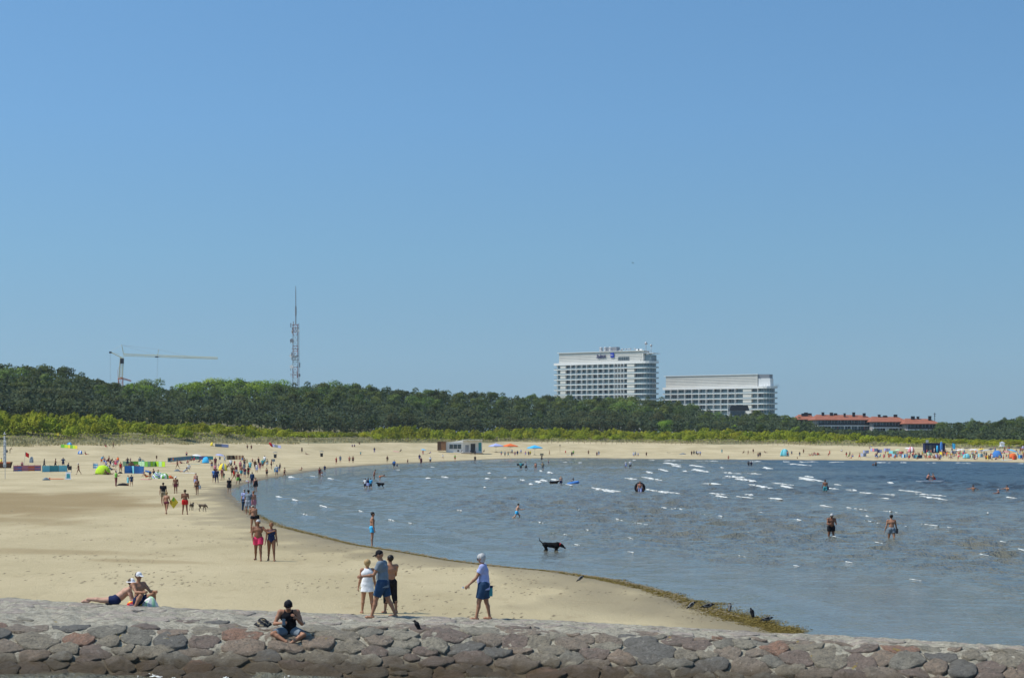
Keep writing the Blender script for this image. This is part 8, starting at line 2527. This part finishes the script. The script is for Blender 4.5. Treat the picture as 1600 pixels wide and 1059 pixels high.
# ------------------------------------------------------------------ animals
FURB = mat('black_fur', (.008, .008, .009), .85, spec=.08, var=.3, scale=30); FURG = mat('brindle_fur', (.09, .065, .045), .8, var=.4, scale=18)
COLLAR = mat('red_collar', (.5, .03, .03), .6)
def dog(px, py, L, rz, fur, label, head=-20, tail=55, sink=0.0, stride=1.0, stout=1.0, collar=False):
    """L = body length chest to rump; faces +x"""
    x, y, z = ground_hit(px, py); P = []
    A = lambda a, b, ra, rb, **k: P.append(Prim(np.array(a) * L, np.array(b) * L, ra * L, rb * L, **k))
    h = .78
    s = stout
    A((-.42, 0, h + .02), (-.05, 0, h - .02), .135 * s, .135 * s, k=.05); A((-.05, 0, h - .02), (.36, 0, h - .05), .135 * s, .19 * s, k=.06); A((.34, 0, h - .08), (.44, 0, h + .02), .17 * s, .13 * s, k=.05)
    hp = math.radians(head)
    n1 = np.array([.66, 0, h + .10 + .25 * math.sin(hp)]); A((.44, 0, h + .04), n1, .12 * s, .095 * s, k=.05)
    hd = n1 + np.array([.10 * math.cos(hp), 0, .10 * math.sin(hp)]); A(n1, hd, .105, .10, k=.03)
    mz = hd + np.array([.20 * math.cos(hp), 0, .20 * math.sin(hp) - .02]); A(hd, mz, .065, .045, k=.03)
    for q in (-1, 1): A(hd + (-.03, q * .085, .06), hd + (-.05, q * .12, -.07), .03, .022, k=.012)
    tl = math.radians(tail); A((-.50, 0, h + .06), (-.50 - .30 * math.cos(tl), 0, h + .06 + .30 * math.sin(tl)), .04, .028, k=.03)
    A((-.50 - .30 * math.cos(tl), 0, h + .06 + .30 * math.sin(tl)), (-.50 - .48 * math.cos(tl + .3), 0, h + .08 + .50 * math.sin(tl + .1)), .028, .015, k=.02)
    for q in (-1, 1):
        f = .10 * q * stride
        sh = np.array([.36, q * .11, h - .08]); kn = sh + (f * .6 - .03, 0, -.33); pw = np.array([.36 + f * 1.4, q * .11, .035])
        A(sh, kn, .075 * s, .05, k=.03); A(kn, pw, .045, .034, k=.02); A(pw, pw + (.07, 0, -.005), .038, .032, k=.02)
        f = -f
        hi = np.array([-.40, q * .11, h - .04]); kn = hi + (.10 + f * .6, 0, -.28); hk = np.array([-.50 + f, q * .11, .27]); pw = np.array([-.44 + f * 1.3, q * .11, .035])
        A(hi, kn, .10 * s, .06, k=.04); A(kn, hk, .052, .034, k=.02); A(hk, pw, .033, .03, k=.02); A(pw, pw + (.07, 0, -.005), .036, .03, k=.02)
    vox = max(.010, min(.42 * y / FX, .05)); V, Q = grow(P, vox)
    me = np_mesh('dog', V, Q); me.materials.append(fur)
    o = link(bpy.data.objects.new('dog', me)); o.location = (x, y, z - sink); o.rotation_euler = (0, 0, rz); tag(o, label, 'dog')
    if collar:
        c = (np.array([.44, 0, h + .04]) * .4 + n1 * .6) * L; d = (n1 - np.array([.44, 0, h + .04])); d /= np.linalg.norm(d)
        m = MB(); m.tube(Vector(c - d * .02), Vector(c + d * .02), .118 * L * s, n=12); m.build('collar', COLLAR, o)
dog(861, 860, .76, -.12, FURB, 'black dog with a red collar walking right through the shallows', head=-32, tail=40, sink=.30, stout=1.1, collar=True)
dog(595, 762, .74, 2.6, FURB, 'big shaggy black dog standing in the water near the children', head=10, tail=-30, sink=.12, stout=1.35)
dog(865, 755.5, .9, .1, FURB, 'black dog swimming low beside the fair child', head=15, tail=10, sink=.52, stout=1.2)
dog(299.5, 797.5, .55, 1.45, FURG, 'small dark dog seen from behind near the red shorts', head=20, tail=60)
dog(316, 798.5, .58, -.5, FURG, 'small brindled dog sniffing the sand on the right', head=-45, tail=20)

CROW = mat('crow_feathers', (.010, .010, .012), .7, spec=.15, var=.3, scale=40); CROWG = mat('crow_grey_feathers', (.16, .155, .15), .7, var=.2, scale=40)
def crow(p, rz, label, pose='stand', grey=True, s=1.0):
    P = []
    A = lambda a, b, ra, rb, **k: P.append(Prim(np.array(a) * s, np.array(b) * s, ra * s, rb * s, **k))
    s *= .66; t = {'stand': .62, 'walk': .18, 'upright': 1.1}[pose]
    c, sn = math.cos(t), math.sin(t); b0 = np.array([0, 0, .17])
    f = np.array([c, 0, sn])
    mb = 'grey' if grey else 'dark'
    A(b0 - f * .10, b0 + f * .08, .055, .078, k=.03, m=mb)
    A(b0 + f * .08, b0 + f * .15 + (.02, 0, .01), .050, .034, k=.03, m='dark')
    hd = b0 + f * .17 + (.03, 0, .015); A(hd, hd + (.01, 0, 0), .036, .034, k=.02, m='dark')
    A(hd + (.03, 0, 0), hd + (.095, 0, -.012), .014, .004, k=.006, m='dark')
    for q in (-1, 1): A(b0 + f * .05 + (0, q * .045, .02), b0 - f * .22 + (0, q * .015, .01), .055, .018, k=.01, m='dark', flat=.6, ax=(0, 1, 0))
    A(b0 - f * .10, b0 - f * .26, .030, .020, k=.02, m='dark', flat=.5, ax=(-sn, 0, c))
    for q in (-1, 1):
        A((0.01, q * .03, .13), (-.005 + .02 * q, q * .034, .07), .013, .008, k=.01, m='dark'); A((-.005 + .02 * q, q * .034, .07), (.01 + .02 * q, q * .034, .006), .007, .006, k=.004, m='dark')
        A((-.01 + .02 * q, q * .034, .006), (.045 + .02 * q, q * .036, .005), .006, .004, k=.004, m='dark')
    V, Q, who, names = grow(P, .009, label=True)
    me = np_mesh('crow', V, Q, who)
    for n in names: me.materials.append(CROWG if n == 'grey' else CROW)
    o = link(bpy.data.objects.new('crow', me)); o.location = p; o.rotation_euler = (0, 0, rz); tag(o, label, 'crow', 'crows along the seaweed' if 'breakwater' not in label else None)
crow(bw_hit(653, 986), PI - .2, 'black crow standing upright on the breakwater', 'upright', False, 1.12)
for px, py, rz, po, g, s_, lab in ((906.5, 908.5, .5, 'stand', 1, 1.15, 'hooded crow on the sand, leftmost of the crows by the water'), (1079.5, 952, .4, 'stand', 1, 1.15, 'hooded crow on bare sand just above the seaweed'), (1105, 954, .15, 'walk', 1, 1.35, 'hooded crow leaning forward at the seaweed edge'),
                                 (1140, 956, 1.2, 'upright', 1, 1.15, 'pale grey-backed crow standing at the weed beside the puddle'), (1175.5, 965.5, 2.0, 'upright', 0, 1.25, 'black crow standing on the seaweed facing the water'), (1198, 973.5, .2, 'walk', 1, 1.2, 'hooded crow furthest right on the seaweed')):
    crow(ground_hit(px, py), rz, lab, po, bool(g), s_)
def flying_bird():
    d = 620.0; p = ((989 - 800) * d / FX, d, HC + (HY - 411) * d / FX)
    m = MB(); m.tube((-.25, 0, 0), (.25, 0, 0), .09, .05, 8); m.tube((.25, 0, 0), (.36, 0, .02), .05, .02, 6)
    m.slab([(-.08, .05, .03), (.12, .05, .03), (.05, .62, .22), (-.05, .60, .20)], .02); m.slab([(-.08, -.05, .03), (.12, -.05, .03), (.05, -.62, .22), (-.05, -.60, .20)], .02)
    m.slab([(-.25, -.03, 0), (-.42, -.09, 0), (-.42, .09, 0), (-.25, .03, 0)], .02)
    o = m.build('flying_bird', CROW, None, False, p); o.rotation_euler = (.2, 0, .6); tag(o, 'tiny dark bird flying alone in the empty sky', 'bird')
flying_bird()

# past the 298 largest figures, the smallest of the far crowd stay one mass
def merge_far_crowd():
    n = sum(1 for o in COL.objects if o.get('category') == 'person')
    CROWD.sort(key=lambda t: t[0])
    VV = []; FF = []; MI = []; mats_ = []; base = 0
    for _, o in CROWD[:max(0, n - 298)]:
        me = o.data; k = len(me.vertices); V = np.empty(k * 3, np.float32); me.vertices.foreach_get('co', V)
        R = np.array(Matrix.Rotation(o.rotation_euler.z, 3, 'Z')); V = (V.reshape(-1, 3) * o.scale[0]) @ R.T + np.array(o.location)
        F = np.empty(len(me.loops), np.int32); me.loops.foreach_get('vertex_index', F); mi = np.empty(len(me.polygons), np.int32); me.polygons.foreach_get('material_index', mi)
        tr = []
        for sl in o.material_slots:
            if sl.material not in mats_: mats_.append(sl.material)
            tr.append(mats_.index(sl.material))
        VV.append(V); FF.append(F.reshape(-1, 4) + base); MI.append(np.array(tr)[mi]); base += k
        bpy.data.objects.remove(o)
    if not VV: return
    me = np_mesh('far_crowd', np.concatenate(VV), np.concatenate(FF), np.concatenate(MI))
    for m_ in mats_: me.materials.append(m_)
    tag(link(bpy.data.objects.new('far_crowd', me)), 'smallest beachgoers of the dense crowd at the far right', kind='stuff')
merge_far_crowd()
# ------------------------------------------------------------------ thin sea haze
def haze():
    m = MB(); m.box((0, 2500, 69), (9000, 5400, 142))
    hm = bpy.data.materials.new('thin_haze'); hm.use_nodes = True
    N = hm.node_tree.nodes; L = hm.node_tree.links
    N.clear(); o = N.new('ShaderNodeOutputMaterial'); v = N.new('ShaderNodeVolumePrincipled')
    v.inputs['Color'].default_value = (0.80, 0.90, 1.0, 1); v.inputs['Density'].default_value = 0.00006; v.inputs['Anisotropy'].default_value = 0.2
    L.new(v.outputs[0], o.inputs['Volume'])
    ob = m.build('haze', hm); tag(ob, 'thin pale sea haze over the whole bay', kind='stuff')
haze()
